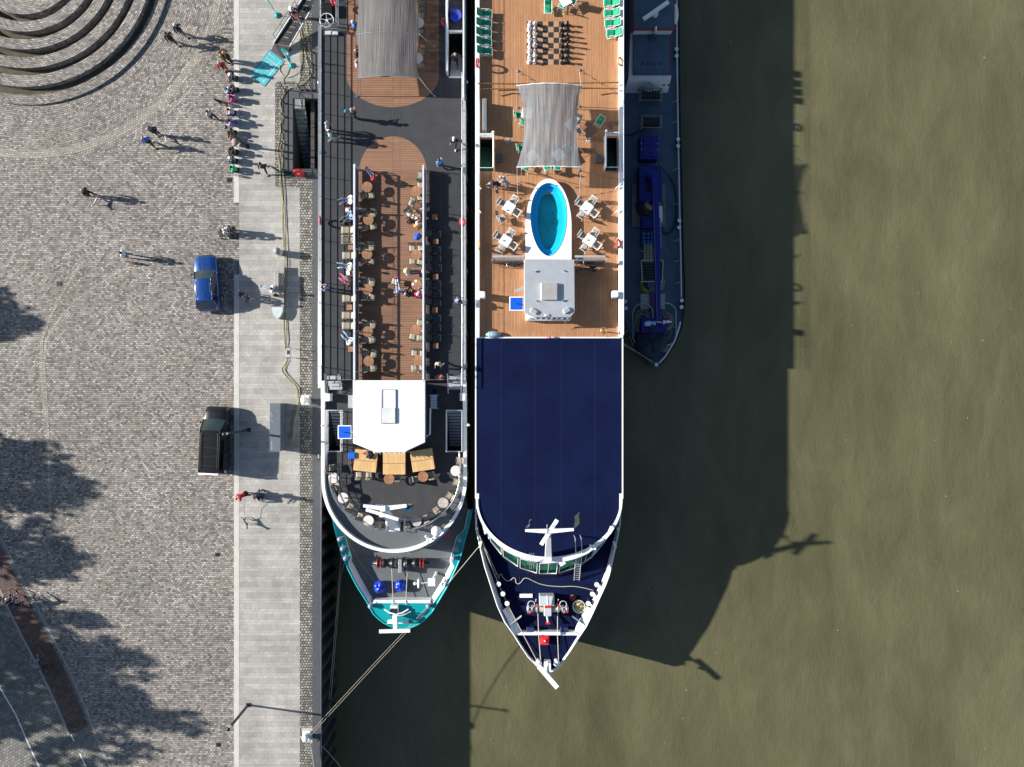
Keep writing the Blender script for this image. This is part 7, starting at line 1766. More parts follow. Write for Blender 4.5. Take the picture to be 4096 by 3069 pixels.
p_ = [W('S5', x, y, zf2 + .05) for x, y in ((395, 1230), (405, 1180), (430, 1168), (460, 1215), (510, 1255), (560, 1245), (605, 1213), (632, 1235), (635, 1280), (670, 1297), (710, 1270), (745, 1225), (800, 1222), (870, 1255), (960, 1295), (1080, 1322), (1250, 1335), (1430, 1332), (1580, 1355), (1700, 1385))]
o = hose_thing('long pale rope snaking across the navy foredeck', p_, .034, rope, 'loose_rope'); o['group'] = 'mooring ropes'
line_thing('red and pale rope tying the barge bow to the navy ship', [W('U3', 60, 930, -2.4), W('U3', 300, 1090, -3.2), W('U3', 930, 1480, zd + .45)], .04, .12, M('red_and_pale_rope', (.32, .20, .17), .8, var=.5, vs=1.5))
line_thing('thin rope from the bow of the barge to the navy hull', [W('U3', 60, 985, -2.6), W('U3', 450, 1180, -3.4), W('U3', 950, 1500, zd + .4)], .03, .1, M('red_and_pale_rope', (.32, .20, .17), .8))
# ================================================================ PEOPLE
def V(*a): return Vector(a)
def skin_mesh(name, nd, ed, root, sub=1):
    me = bpy.data.meshes.new(name + '_cage'); ids = {k: i for i, k in enumerate(nd)}
    me.from_pydata([tuple(v[0]) for v in nd.values()], [(ids[a], ids[b]) for a, b in ed], [])
    ob = bpy.data.objects.new(name + '_cage', me); COL.objects.link(ob)
    sk = ob.modifiers.new('skin', 'SKIN'); sk.use_smooth_shade = True; sk.branch_smoothing = .3
    for i, v in enumerate(nd.values()):
        r = v[1] if isinstance(v[1], tuple) else (v[1], v[1]); d = me.skin_vertices[0].data[i]; d.radius = r; d.use_root = False
    for r_ in (root if isinstance(root, (list, tuple)) else [root]): me.skin_vertices[0].data[ids[r_]].use_root = True
    if sub: sb_ = ob.modifiers.new('sub', 'SUBSURF'); sb_.levels = sub; sb_.render_levels = sub
    bpy.context.view_layer.update()
    out_ = bpy.data.meshes.new_from_object(ob.evaluated_get(bpy.context.evaluated_depsgraph_get())); out_.name = name
    bpy.data.objects.remove(ob); bpy.data.meshes.remove(me); out_.materials.clear()
    for p in out_.polygons: p.use_smooth = True
    return out_
def pose_joints(kind):
    """joints of a 1.73 m person facing +Y with the feet (or seat) at the origin; .l is -x, .r is +x"""
    J = {}
    def torso(pel, tilt, twist=0):
        d = V(0, math.sin(tilt), math.cos(tilt)); J['pelvis'] = pel; J['waist'] = pel + d * .15; J['chest'] = pel + d * .36; J['neck'] = pel + d * .53
        J['_d'] = d; f = V(0, math.cos(tilt), -math.sin(tilt)); J['_f'] = f
        for s, sx in (('l', -1), ('r', 1)): J['sh.' + s] = pel + d * .47 + V(sx * .185, 0, 0); J['hip.' + s] = pel + V(sx * .095, .0, -.03)
    def headat(nd):
        nd = nd.normalized(); J['_h'] = nd; J['jaw'] = J['neck'] + nd * .08 + V(0, .012, 0); J['skull'] = J['neck'] + nd * .17 + V(0, .012, 0); J['crown'] = J['neck'] + nd * .235 + V(0, .005, 0)
    def arm(s, e, w): J['el.' + s] = e; J['wr.' + s] = w
    def leg(s, k, a, toe=None): J['kn.' + s] = k; J['an.' + s] = a; J['toe.' + s] = a + (toe or V(.02 * (1 if s == 'r' else -1), .15, -.055))
    if kind in ('stand', 'walk', 'pockets', 'phone', 'lean', 'stride'):
        t = {'lean': .3, 'stride': .08}.get(kind, .03); torso(V(0, -.05 if kind == 'lean' else 0, .95), t); headat(V(0, .12 if kind != 'phone' else .3, 1))
        leg('l', V(-.10, .02, .50), V(-.11, 0, .085)); leg('r', V(.10, .02, .50), V(.11, 0, .085))
        arm('l', V(-.26, -.03, 1.13), V(-.25, .08, .89)); arm('r', V(.26, -.03, 1.13), V(.25, .08, .89))
        if kind in ('walk', 'stride'):
            a = 1.25 if kind == 'stride' else 1
            leg('l', V(-.10, .17 * a, .53), V(-.10, .24 * a, .10)); leg('r', V(.10, .0, .49), V(.10, -.27 * a, .14), V(.02, .13, -.085)); arm('l', V(-.25, -.13, 1.15), V(-.25, -.12 , .90)); arm('r', V(.25, .08, 1.15), V(.23, .26, .95))
        if kind == 'pockets': arm('l', V(-.28, -.1, 1.15), V(-.20, .07, .97)); arm('r', V(.28, -.1, 1.15), V(.20, .07, .97))
        if kind == 'phone': arm('l', V(-.24, .1, 1.18), V(-.06, .30, 1.28)); arm('r', V(.24, .1, 1.18), V(.06, .30, 1.30))
        if kind == 'lean': arm('l', V(-.24, .22, 1.12), V(-.15, .42, 1.02)); arm('r', V(.24, .22, 1.12), V(.15, .42, 1.02))
    elif kind == 'push':
        torso(V(0, 0, .95), .16); headat(V(0, .25, 1)); leg('l', V(-.1, .13, .52), V(-.1, .15, .09)); leg('r', V(.1, -.02, .49), V(.1, -.25, .13), V(.02, .13, -.08)); arm('l', V(-.27, .1, 1.16), V(-.2, .36, 1.02)); arm('r', V(.27, .1, 1.16), V(.2, .36, 1.02))
    elif kind == 'bend':
        torso(V(0, -.12, .90), .95); headat(V(0, 1, .45)); leg('l', V(-.11, .05, .48), V(-.12, -.02, .085)); leg('r', V(.11, .10, .50), V(.12, .12, .085)); arm('l', V(-.25, .38, .92), V(-.13, .62, .80)); arm('r', V(.25, .38, .92), V(.13, .62, .80))
    elif kind in ('kerb', 'sit', 'sitback', 'lounge', 'legsup'):
        h, tl = {'kerb': (.20, .22), 'sit': (.52, .10), 'sitback': (.50, -.22), 'lounge': (.46, -.60), 'legsup': (.50, -.25)}[kind]
        torso(V(0, 0, h), tl); headat(V(0, .3 if kind == 'kerb' else .10, 1) if tl > -.3 else V(0, -.05, 1))
        if kind == 'kerb':
            leg('l', V(-.15, .38, .48), V(-.14, .50, .07)); leg('r', V(.15, .38, .48), V(.14, .54, .07)); arm('l', V(-.24, .28, .44), V(-.12, .42, .52)); arm('r', V(.24, .28, .44), V(.12, .44, .50))
        elif kind in ('sit', 'sitback'):
            leg('l', V(-.12, .42, .50), V(-.12, .46, .085)); leg('r', V(.12, .42, .50), V(.14, .50, .085)); y = -.1 if kind == 'sitback' else .1
            arm('l', V(-.27, y, .72), V(-.18, .30, .66)); arm('r', V(.27, y, .72), V(.18, .30, .66))
        elif kind == 'lounge':
            leg('l', V(-.14, .42, .62), V(-.16, .66, .25)); leg('r', V(.14, .44, .58), V(.12, .80, .28)); arm('l', V(-.29, -.12, .66), V(-.14, .1, .64)); arm('r', V(.29, -.12, .66), V(.14, .1, .64))
        else:
            leg('l', V(-.08, .44, .56), V(-.06, .86, .50), V(0, .06, .13)); leg('r', V(.09, .44, .56), V(.05, .88, .52), V(0, .06, .13)); arm('l', V(-.28, -.08, .74), V(-.14, .18, .72)); arm('r', V(.28, -.08, .74), V(.14, .18, .72))
    elif kind == 'ride':
        torso(V(0, -.24, 1.0), .62); headat(V(0, .55, 1)); leg('l', V(-.12, .14, .86), V(-.11, .0, .50)); leg('r', V(.12, .10, .62), V(.11, -.02, .22)); arm('l', V(-.27, .28, 1.17), V(-.25, .50, 1.06)); arm('r', V(.27, .28, 1.17), V(.25, .50, 1.06))
    return J
BODIES = {}
def body_set(kind, sleeve='long'):
    if (kind, sleeve) in BODIES: return BODIES[(kind, sleeve)]
    J = pose_joints(kind); nd, ed = {}, []
    def add(k, co, r, to=None):
        nd[k] = (co, r)
        if to: ed.append((to, k))
    add('pelvis', J['pelvis'], (.135, .10)); add('waist', J['waist'], (.125, .09), 'pelvis'); add('chest', J['chest'], (.15, .105), 'waist'); add('neck', J['neck'], .058, 'chest')
    add('jaw', J['jaw'], (.066, .078), 'neck'); add('skull', J['skull'], (.082, .098), 'jaw'); add('crown', J['crown'], .062, 'skull')
    f = (J['_f'] - J['_h'] * J['_f'].dot(J['_h'])).normalized()
    add('nose', J['jaw'].lerp(J['skull'], .45) + f * .105, .014, 'jaw')
    for s, sx in (('l', -1), ('r', 1)):
        add('ear' + s, J['jaw'].lerp(J['skull'], .5) + V(sx * .092, -.01, 0), .017, 'skull')
        add('sh' + s, J['sh.' + s], .062, 'chest'); add('el' + s, J['el.' + s], .043, 'sh' + s); add('wr' + s, J['wr.' + s], (.028, .024), 'el' + s)
        fd = (J['wr.' + s] - J['el.' + s]).normalized(); side = fd.cross(V(sx, 0, 0)); side = side.normalized() if side.length > .2 else V(0, 1, 0); pal = fd.cross(side).normalized() * (-sx)
        pw = J['wr.' + s] + fd * .075; add('pm' + s, pw, (.03, .018), 'wr' + s)
        for i, (o, L) in enumerate(((.033, .070), (.012, .082), (-.011, .077), (-.032, .058))):
            b_ = pw + side * o + fd * .022; add(f'k{i}{s}', b_, .0095, 'pm' + s); t1 = b_ + fd * L * .55 + pal * .010; add(f'm{i}{s}', t1, .0088, f'k{i}{s}'); add(f't{i}{s}', t1 + fd * L * .35 + pal * .026, .0075, f'm{i}{s}')
        tb = J['wr.' + s] + fd * .032 + side * .034; add('th1' + s, tb, .0115, 'wr' + s); add('th2' + s, tb + fd * .042 + side * .020 + pal * .012, .009, 'th1' + s)
        add('hp' + s, J['hip.' + s], .085, 'pelvis'); add('kn' + s, J['kn.' + s], .056, 'hp' + s); cf = J['kn.' + s].lerp(J['an.' + s], .35) + (J['hip.' + s] - J['kn.' + s]).cross(V(1, 0, 0)).normalized() * 0; add('cf' + s, cf, .054, 'kn' + s); add('an' + s, J['an.' + s], .036, 'cf' + s); add('to' + s, J['toe.' + s], (.036, .026), 'an' + s)
    B = {'J': J, 'body': skin_mesh('person_' + kind, nd, ed, 'pelvis', 1)}
    nd, ed = {}, []
    add('pelvis', J['pelvis'] + J['_d'] * -.02, (.165, .135)); add('waist', J['waist'], (.155, .125), 'pelvis'); add('chest', J['chest'], (.18, .14), 'waist'); add('ub', J['chest'].lerp(J['neck'], .55), (.165, .122), 'chest'); add('neck', J['neck'] - J['_d'] * .01, .076, 'ub')
    for s in 'lr':
        add('sh' + s, J['sh.' + s], .086, 'ub')
        if sleeve == 'long': add('el' + s, J['el.' + s], .06, 'sh' + s); add('wr' + s, J['el.' + s].lerp(J['wr.' + s], .93), .042, 'el' + s)
        else: add('el' + s, J['sh.' + s].lerp(J['el.' + s], .62), .068, 'sh' + s)
    B['top'] = skin_mesh('top_' + kind, nd, ed, 'pelvis', 1)
    nd, ed = {}, []
    add('pelvis', J['pelvis'], (.15, .12))
    for s in 'lr':
        add('hp' + s, J['hip.' + s], .102, 'pelvis'); add('kn' + s, J['kn.' + s], .075, 'hp' + s); add('an' + s, J['kn.' + s].lerp(J['an.' + s], .93), .058, 'kn' + s)
    B['trousers'] = skin_mesh('trousers_' + kind, nd, ed, 'pelvis', 1)
    for s in 'lr':
        nd, ed = {}, []; d = (J['toe.' + s] - J['an.' + s])
        add('heel', J['an.' + s] - d * .22 + V(0, 0, -.03), (.05, .045)); add('mid', J['an.' + s] + d * .4 + V(0, 0, -.012), (.05, .045), 'heel'); add('toe', J['toe.' + s] + d * .2, (.046, .036), 'mid')
        B['shoe' + s] = skin_mesh('shoe_' + kind, nd, ed, 'mid', 1)
    BODIES[(kind, sleeve)] = B; return B
def head_piece(J, style):
    """hair or headwear fitted to the skull"""
    c = J['skull']; up = J['_h']; f = (J['_f'] - up * J['_f'].dot(up)).normalized(); r_ = f.cross(up)
    m = MB(); R = Matrix((r_, f, up)).transposed()
    def pt(p): return c + R @ Vector(p)
    if style in ('cap', 'hat', 'helmet'):
        rows = [[pt((.108 * math.cos(t) * math.cos(a), .122 * math.cos(t) * math.sin(a) - .004, .015 + .12 * math.sin(t))) for a in [2 * PI * k / 16 for k in range(16)]] for t in [PI / 2 * i / 6 for i in range(7)]]
        m.grid(rows, 0, True, True)
        if style == 'cap': m.grid([[pt((.085 * math.cos(a), .10 * math.sin(a), .02)) for a in [PI * (.12 + .76 * k / 8) for k in range(9)]], [pt((.08 * math.cos(a), .10 + .10 * math.sin(a), .005)) for a in [PI * (.12 + .76 * k / 8) for k in range(9)]]])
        if style == 'hat': m.grid([[pt((q * 1.0 * math.cos(a), q * 1.05 * math.sin(a), z)) for a in [2 * PI * k / 20 for k in range(20)]] for q, z in ((.105, .03), (.2, .0), (.2, .006), (.105, .04))], 0, True, True)
    else:
        n = 18; rows = []
        for i in range(9):
            t = PI / 2 - (PI / 2 + .75) * i / 8; row = []
            for k in range(n):
                a = 2 * PI * k / n; y = math.sin(a); tt = max(t, .42) if y > .35 else (max(t, -.1) if y > -.15 else t)
                w_ = 1 + .05 * math.sin(5 * a + i)
                row.append(pt((.096 * w_ * math.cos(tt) * math.cos(a), .116 * w_ * math.cos(tt) * math.sin(a) - .012, .014 + .112 * math.sin(tt))))
            rows.append(row)
        m.grid(rows, 0, True, True)
        if style == 'long':
            m.tube([pt((0, -.06, .03)), pt((0, -.105, -.05)), pt((0, -.115, -.15)), pt((0, -.10, -.27))], [.08, .085, .08, .03], 10)
    return m.mesh(style)
skins = [M('fair_skin', (.52, .30, .22), .5, var=.06), M('tanned_skin', (.40, .22, .15), .5, var=.06), M('pink_skin', (.58, .33, .26), .5, var=.06)]
eye_m = M('dark_eyes', (.02, .015, .012), .2)
HAIR = {'brown': (.055, .028, .015), 'dark': (.014, .010, .009), 'grey': (.34, .33, .32), 'white': (.62, .60, .57), 'blond': (.42, .28, .12), 'red': (.13, .03, .02), 'bald': None}
HMAT = {k: M('hair_' + k, v, .6, var=.3, vs=30) for k, v in HAIR.items() if v}
CLOTH = {}
def cloth(c):
    if isinstance(c, str): return MATS[c]
    k = 'cloth_%02d_%02d_%02d' % tuple(int(x * 99) for x in c)
    return M(k, c, .85, var=.16, vs=5, bump=.5, bs=14)
def child(mesh, name, mat, parent):
    o = bpy.data.objects.new(name, mesh); COL.objects.link(o); o.parent = parent
    if not mesh.materials: mesh.materials.append(None)
    o.material_slots[0].link = 'OBJECT'; o.material_slots[0].material = mat; return o
HEADS = {}
def person(label, loc, kind, hd, top, bottom, hair='brown', style='short', shoes=(.03, .03, .03), scale=1., group=None, sleeve='long', skin=0, hatcol=None):
    B = body_set(kind, sleeve); J = B['J']
    o = bpy.data.objects.new('person', B['body']); COL.objects.link(o)
    if not B['body'].materials: B['body'].materials.append(None)
    o.material_slots[0].link = 'OBJECT'; o.material_slots[0].material = skins[skin]
    o.location = loc; o.rotation_euler = (0, 0, head(hd)); o.scale = (scale * 1.13, scale * 1.13, scale * 1.05)
    tag(o, label, 'person', group)
    child(B['top'], 'shirt' if sleeve == 'short' else 'jacket', cloth(top), o); child(B['trousers'], 'trousers', cloth(bottom), o)
    for s in 'lr': child(B['shoe' + s], 'shoe', cloth(shoes), o)
    if hair != 'bald' or style in ('cap', 'hat', 'helmet'):
        k = (kind, style)
        if k not in HEADS: HEADS[k] = head_piece(J, style)
        child(HEADS[k], {'cap': 'cap', 'hat': 'hat', 'helmet': 'helmet'}.get(style, 'hair'), cloth(hatcol) if hatcol else HMAT[hair], o)
    if ('eyes', kind) not in HEADS:
        m = MB(); up = J['_h']; f = (J['_f'] - up * J['_f'].dot(up)).normalized()
        for sx in (-1, 1): m.ball(J['skull'] - up * .012 + f * .088 + V(sx * .034, 0, 0), .009, 8)
        m.tube([J['jaw'] - up * .005 + f * .078 + V(-.024, 0, 0), J['jaw'] - up * .009 + f * .083, J['jaw'] - up * .005 + f * .078 + V(.024, 0, 0)], .006, 5)
        HEADS[('eyes', kind)] = m.mesh('eyes')
    child(HEADS[('eyes', kind)], 'eyes', eye_m, o)
    return o
BLK, NVY, JEAN, LJEAN, WHT, GRY, BRN, RED_, BLU, GRN = (.015, .015, .017), (.018, .026, .06), (.05, .085, .17), (.30, .40, .52), (.72, .72, .72), (.20, .20, .21), (.06, .035, .025), (.50, .012, .02), (.02, .13, .55), (.02, .45, .22)
def foot(s, x, y, z): return W(s, x, y, z)
def seat(s, x, y, z, h=.3): return at(s, x, y, z, h)
K = 'people sitting on the kerb'; WKg = 'people walking on the cobbles'
person('white haired person in dark top and plaid trousers walking near the rings', foot('R1', 1590, 305, ZP), 'walk', 150, BLK, (.12, .12, .13), 'white', group=WKg)
person('person in dark brown coat walking below the white haired walker', foot('R1', 1515, 375, ZP), 'walk', 150, (.035, .022, .018), (.03, .025, .025), 'dark', group=WKg)
person('person in black jacket standing with blond companion at the kerb end', foot('R2', 480, 920, ZP), 'pockets', 250, BLK, BLK, 'blond', 'long', group=K)
person('person in tan coat bending beside the person in black at the kerb', foot('R2', 400, 905, ZP), 'lean', 100, (.36, .19, .09), (.03, .03, .03), 'brown', 'long', group=K)
person('person in bright red jacket seated with rucksack at the kerb', foot('R2', 400, 1040, ZP), 'lean', 170, RED_, BLK, 'grey', group=K)
person('person in navy with white cap sitting below the red jacket', seat('R2', 525, 1150, ZP), 'kerb', 275, NVY, (.05, .07, .10), 'grey', 'cap', group=K, hatcol=WHT)
person('tall person in navy jacket with arm raised on the kerb', seat('R2', 535, 1320, ZP), 'kerb', 265, NVY, BLK, 'brown', group=K)
person('small person in pale blue crouching before the navy jacket', seat('R2', 450, 1350, ZP), 'kerb', 285, (.36, .48, .66), NVY, 'dark', group=K, scale=.85)
person('person in magenta top with grey rucksack beside the black dog', seat('R2', 520, 1470, ZP), 'kerb', 275, (.55, .03, .28), (.08, .14, .26), 'dark', 'long', group=K)
person('person in pale lilac shirt with blond companion below the black dog', seat('R3', 490, 185, ZP), 'kerb', 275, (.50, .52, .78), BLK, 'brown', group=K)
person('blond person leaning in front of the lilac shirt on the cobbles', seat('R3', 405, 165, ZP), 'kerb', 95, (.48, .27, .14), (.25, .2, .18), 'blond', 'long', group=K, scale=.8)
person('person in light grey jacket walking towards the kerb sitters', foot('R3', 230, 285, ZP), 'walk', 120, (.40, .40, .41), BLK, 'dark', group=WKg)
person('person in purple shirt carrying patterned rucksack on the kerb', seat('R3', 495, 350, ZP), 'kerb', 280, (.38, .32, .62), (.5, .5, .52), 'dark', group=K)
person('person in black sitting behind the top street lamp', seat('R3', 505, 480, ZP), 'kerb', 265, BLK, BLK, 'dark', group=K)
person('person in pinkish grey sitting between lamp and pushchair', seat('R3', 490, 565, ZP), 'kerb', 285, (.22, .16, .16), (.4, .36, .35), 'brown', group=K, scale=.85)
person('bulky person all in black sitting below the pushchair', seat('R3', 530, 765, ZP), 'kerb', 270, BLK, BLK, 'dark', group=K, scale=1.08)
person('person in navy with pale blue cap sitting above the green shirt', seat('R3', 525, 895, ZP), 'kerb', 275, NVY, NVY, 'grey', 'cap', group=K, hatcol=(.5, .6, .72))
person('person in bright green shirt sitting lowest on the kerb', seat('R3', 535, 1025, ZP), 'kerb', 275, GRN, BLK, 'dark', group=K)
person('person in dark coat with bag walking down the promenade', foot('R3', 990, 1035, 0), 'stride', 190, (.04, .032, .028), BLK, 'brown', 'long')
person('person in navy jacket walking beside the person in blue', foot('R1', 1380, 1165, ZP), 'pockets', 165, NVY, NVY, 'dark', group=WKg)
person('person in bright blue jacket walking with a small white dog', foot('R1', 1325, 1250, ZP), 'walk', 170, BLU, BLK, 'blond', group=WKg)
person('blond person in black leading a white dog alone on the cobbles', foot('T1', 815, 180, ZP), 'walk', 110, BLK, BLK, 'blond', 'long', group=WKg)
person('person in white shirt leading a brindle dog on the cobbles', foot('T1', 1135, 705, ZP), 'walk', 95, (.62, .64, .70), (.16, .24, .34), 'brown', group=WKg, sleeve='short')
person('grey haired person in navy leaning over a wheeled walker', foot('R4', 555, 470, ZP), 'lean', 250, NVY, (.30, .24, .2), 'grey')
person('person in white and black sitting on the wheeled walker', seat('R4', 400, 470, ZP, .4), 'sit', 110, (.60, .60, .60), BLK, 'white')
person('bare legged person in navy walking in the shadow of the blue car', foot('R4', 780, 1475, 0), 'walk', 290, NVY, (.34, .25, .2), 'dark')
person('child in navy walking ahead in the shadow of the blue car', foot('R4', 650, 1400, 0), 'walk', 290, (.02, .03, .07), BLK, 'brown', scale=.72)
person('person in white shirt and pale jeans lounging on the slatted bench', seat('R4', 1075, 1320, 0, .5), 'legsup', 285, (.66, .66, .67), LJEAN, 'dark', shoes=WHT)
person('person in red jacket bending to hold the grey dog on its lead', foot('T8', 700, 1165, 0), 'bend', 240, RED_, BLK, 'blond', 'short')
person('person in navy coat pushing a wheeled walker on the promenade', foot('T8', 850, 1160, 0), 'push', 170, NVY, NVY, 'brown')
person('person in pink skirt and grey hat coming down the gangway', foot('R2', 1440, 290, .98), 'walk', 160, BLK, (.60, .24, .23), 'grey', 'hat', hatcol=(.5, .48, .44), shoes=(.6, .6, .6))
person('person in dark clothes reaching into the open side of the van', foot('T8', 440, 690, ZP), 'lean', 280, BRN, BLK, 'brown')
# on the teal ship
D = 'passengers on the teal ship'
person('person in navy with turquoise rucksack standing on the grey deck', foot('R5', 585, 1610, Z_ONE), 'phone', 30, NVY, BLK, 'grey', group=D)
person('person in pale grey top standing at the quay side rail', foot('R6', 255, 155, Z_ONE), 'stand', 100, (.42, .42, .43), BLK, 'grey', group=D)
person('red haired person in mint top striding along the quay side rail', foot('R6', 285, 265, Z_ONE), 'stride', 85, (.52, .66, .66), (.10, .16, .2), 'red', group=D, shoes=WHT)
person('person in dark green jacket and white cap walking at the river rail', foot('R6', 1940, 340, Z_ONE), 'stride', 200, (.012, .035, .022), BLK, 'grey', 'cap', group=D, hatcol=(.75, .62, .6), shoes=WHT)
person('person in bright blue shirt walking past the right windbreak end', foot('R6', 1745, 640, Z_ONE), 'walk', 330, (.05, .30, .75), BLK, 'brown', group=D, sleeve='short')
person('person in red top sitting crosswise above the first table', seat('R6', 845, 790, Z_ONE, .5), 'legsup', 320, RED_, JEAN, 'brown', group=D)
person('person in white shirt and jeans reclining outermost at the left windbreak', seat('R6', 500, 1090, Z_ONE, .5), 'lounge', 268, WHT, (.035, .075, .22), 'grey', group=D)
person('person in blue patterned shirt reclining below the white shirt', seat('R6', 510, 1310, Z_ONE, .5), 'lounge', 245, (.16, .30, .62), (.05, .065, .10), 'dark', group=D)
person('person in black shirt at the crowded table in the right row', seat('R6', 1315, 1385, Z_ONE, .5), 'sit', 40, BLK, BLK, 'red', group=D)
person('person in orange yellow top and white cap at the crowded table', seat('R6', 1440, 1450, Z_ONE, .5), 'sit', 340, (.70, .36, .06), (.3, .25, .2), 'white', 'cap', group=D, hatcol=WHT)
person('person in brown patterned top at the upper side of the crowded table', seat('R6', 1430, 1255, Z_ONE, .5), 'sit', 200, (.16, .12, .11), (.12, .14, .2), 'brown', 'long', group=D)
person('person in cream top and blue jeans reclining with crossed legs', seat('R7', 490, 400, Z_ONE, .5), 'lounge', 282, (.62, .60, .55), (.08, .16, .30), 'white', group=D, shoes=WHT)
person('person in black and pink reading a white paper in a recliner', seat('R7', 480, 610, Z_ONE, .5), 'lounge', 310, BLK, (.60, .04, .22), 'brown', group=D)
person('bald person in blue jacket looking over the quay side rail', foot('R7', 265, 715, Z_ONE), 'lean', 285, (.06, .10, .19), (.03, .045, .09), 'bald', group=D, skin=2)
person('person in straw hat and white shirt with legs up on a chair', seat('R7', 1310, 475, Z_ONE, .5), 'legsup', 88, (.66, .66, .64), (.035, .07, .17), 'grey', 'hat', group=D, hatcol=(.60, .42, .22), shoes=WHT)
person('woman in blue patterned top and pale jeans stretching her legs upwards', seat('R7', 1165, 730, Z_ONE, .5), 'legsup', 352, (.10, .16, .38), (.40, .46, .52), 'grey', group=D)
person('grey haired person in black sitting between the two patterned tops', seat('R7', 1285, 765, Z_ONE, .5), 'sitback', 30, BLK, BLK, 'grey', group=D)
person('person in pink red top sitting against the right windbreak', seat('R7', 1435, 800, Z_ONE, .5), 'sit', 20, (.62, .02, .12), (.2, .22, .26), 'grey', 'cap', group=D, hatcol=(.75, .55, .55))
person('bald person in blue shirt leaning over the river side rail', foot('R7', 1965, 880, Z_ONE), 'lean', 85, (.07, .13, .27), (.05, .06, .09), 'bald', group=D, skin=2)
person('person in pale denim jacket and jeans lowest in the left recliners', seat('R7', 500, 1390, Z_ONE, .5), 'lounge', 315, (.52, .58, .63), (.16, .28, .44), 'grey', group=D)
person('blond person in cream jacket walking at the lower right deck', foot('R8', 1740, 95, Z_ONE), 'walk', 200, (.55, .50, .44), NVY, 'blond', 'long', group=D)
person('bald person in dark uniform coming up the river side stairs', foot('R5', 1950, 860, Z_ONE - .55), 'walk', 185, (.025, .027, .035), BLK, 'bald', group=D, skin=2)
person('person in blue jacket sitting at the left edge of the grey awning', seat('R5', 560, 370, Z_ONE, .5), 'sit', 60, (.05, .22, .66), NVY, 'white', group=D)
person('blond person in black sitting at the left edge of the grey awning', seat('R5', 600, 750, Z_ONE, .5), 'sit', 80, BLK, BLK, 'blond', group=D)
person('person in white top with red sleeves below the awning edge', seat('R5', 605, 900, Z_ONE, .5), 'sit', 90, (.70, .70, .70), RED_, 'grey', group=D)
# on the navy ship
person('crouching person in navy jacket beside the left deck stairs', foot('S3', 375, 960, Z_TWO), 'bend', 260, (.02, .024, .05), BLK, 'grey', shoes=WHT, scale=.95)
person('person in grey patterned shirt bending towards the navy jacket', foot('S3', 500, 955, Z_TWO), 'bend', 310, (.30, .28, .30), (.34, .36, .36), 'grey')
# rucksacks and small held things
def bag(label, loc, mat, rz=0, s=1.):
    o = lump('rucksack', label, 'bag', loc, (.17 * s, .13 * s, .22 * s), mat, int(loc[0] * 7) % 97, 14); o.rotation_euler = (0, 0, rz); return o
bag('turquoise rucksack on the back of the person in navy', W('R5', 468, 1520, Z_ONE + 1.1), M('turquoise_nylon', (.0, .36, .40), .6))
bag('black bag on the slatted bench beside the lounging person', W('R4', 1130, 1410, .45), M('black_nylon', (.012, .012, .014), .6), 0, 1.2)
bag('grey rucksack on the back of the person in magenta', W('R2', 545, 1450, .18), M('grey_nylon', (.30, .27, .26), .7), 0, 1.3)
bag('blue checked rucksack beside the person in purple', W('R3', 545, 350, .12), M('checked_blue_nylon', (.06, .09, .26), .7, var=.9, vs=9), 0, 1.3)
bag('dark rucksack beside the person in red jacket', W('R2', 350, 950, .5), M('black_nylon', (.012, .012, .014), .6), 0, .9)
m = MB(); q = W('R7', 400, 540, Z_ONE + .95); m.box((0, 0, 0), (.34, .26, .01), .4, 0, (.6, 'X')); o = small('newspaper', 'white paper held by the person reading in the recliner', 'newspaper', m, M('newsprint', (.62, .62, .60), .8, var=.25, vs=22)); o.location = q
m = MB(); m.tube([W('R7', 1110, 540, Z_ONE + .74), W('R7', 1155, 540, Z_ONE + .74)], .07, 10); small('pink_roll', 'pink rolled bag on the dark frame by the outstretched legs', 'bag', m, M('hot_pink', (.55, .04, .32), .7))
tag(MB().tube([W('T8', 652, 1225, .85), W('T8', 655, 1330, .55), W('T8', 656, 1440, .50)], .012, 5).build('dog_lead', black), 'thin dark lead from the red jacket to the grey dog', 'lead')
# wheeled walkers and the pushchair
def walker(name, label, c, hd, fabric):
    t = thing(name, label, 'walker' if name == 'wheeled_walker' else 'pushchair', c, head(hd))
    m = MB()
    for sx in (-.26, .26): m.tube([(sx, .3, .1), (sx, .05, .6), (sx, -.2, .95), (sx, -.34, .96)], .018, 6); m.tube([(sx, -.28, .1), (sx, .05, .6)], .018, 6)
    m.tube([(-.26, .05, .6), (.26, .05, .6)], .016); m.tube([(-.26, .28, .14), (.26, .28, .14)], .016); m.build('frame', M('dark_tube_frame', (.05, .05, .055), .35, .5), t)
    m = MB(); m.box((0, .04, .56), (.46, .3, .06)); m.box((0, .16, .4), (.4, .2, .26)); m.build('seat', fabric, t)
    for sx in (-.28, .28):
        for sy in (-.28, .3):
            w_ = MB(); w_.ring((sx, sy, .1), .085, .022, 16, 6, 0, 'X'); wo = w_.build('wheel', rubber, t); h_ = MB(); h_.tube([(sx - .012, sy, .1), (sx + .012, sy, .1)], .04, 8); h_.build('hub', grey, wo)
    if name == 'pushchair':
        m = MB(); m.ball((0, .05, .72), (.27, .3, .26), 14, 0, 0, PI / 2); m.build('hood', fabric, t)
    return t
walker('wheeled_walker', 'black wheeled walker carrying the person in white by the kerb', at('R4', 335, 495, ZP, .3), 250, M('black_nylon', (.012, .012, .014), .6))
walker('wheeled_walker', 'black wheeled walker pushed by the person in navy coat', at('T8', 825, 1205, 0, .5), 170, M('black_nylon', (.012, .012, .014), .6))
walker('pushchair', 'pinkish grey pushchair standing behind the top street lamp', at('R3', 560, 650, ZP, .3), 300, M('dusty_pink_canvas', (.30, .22, .20), .8))
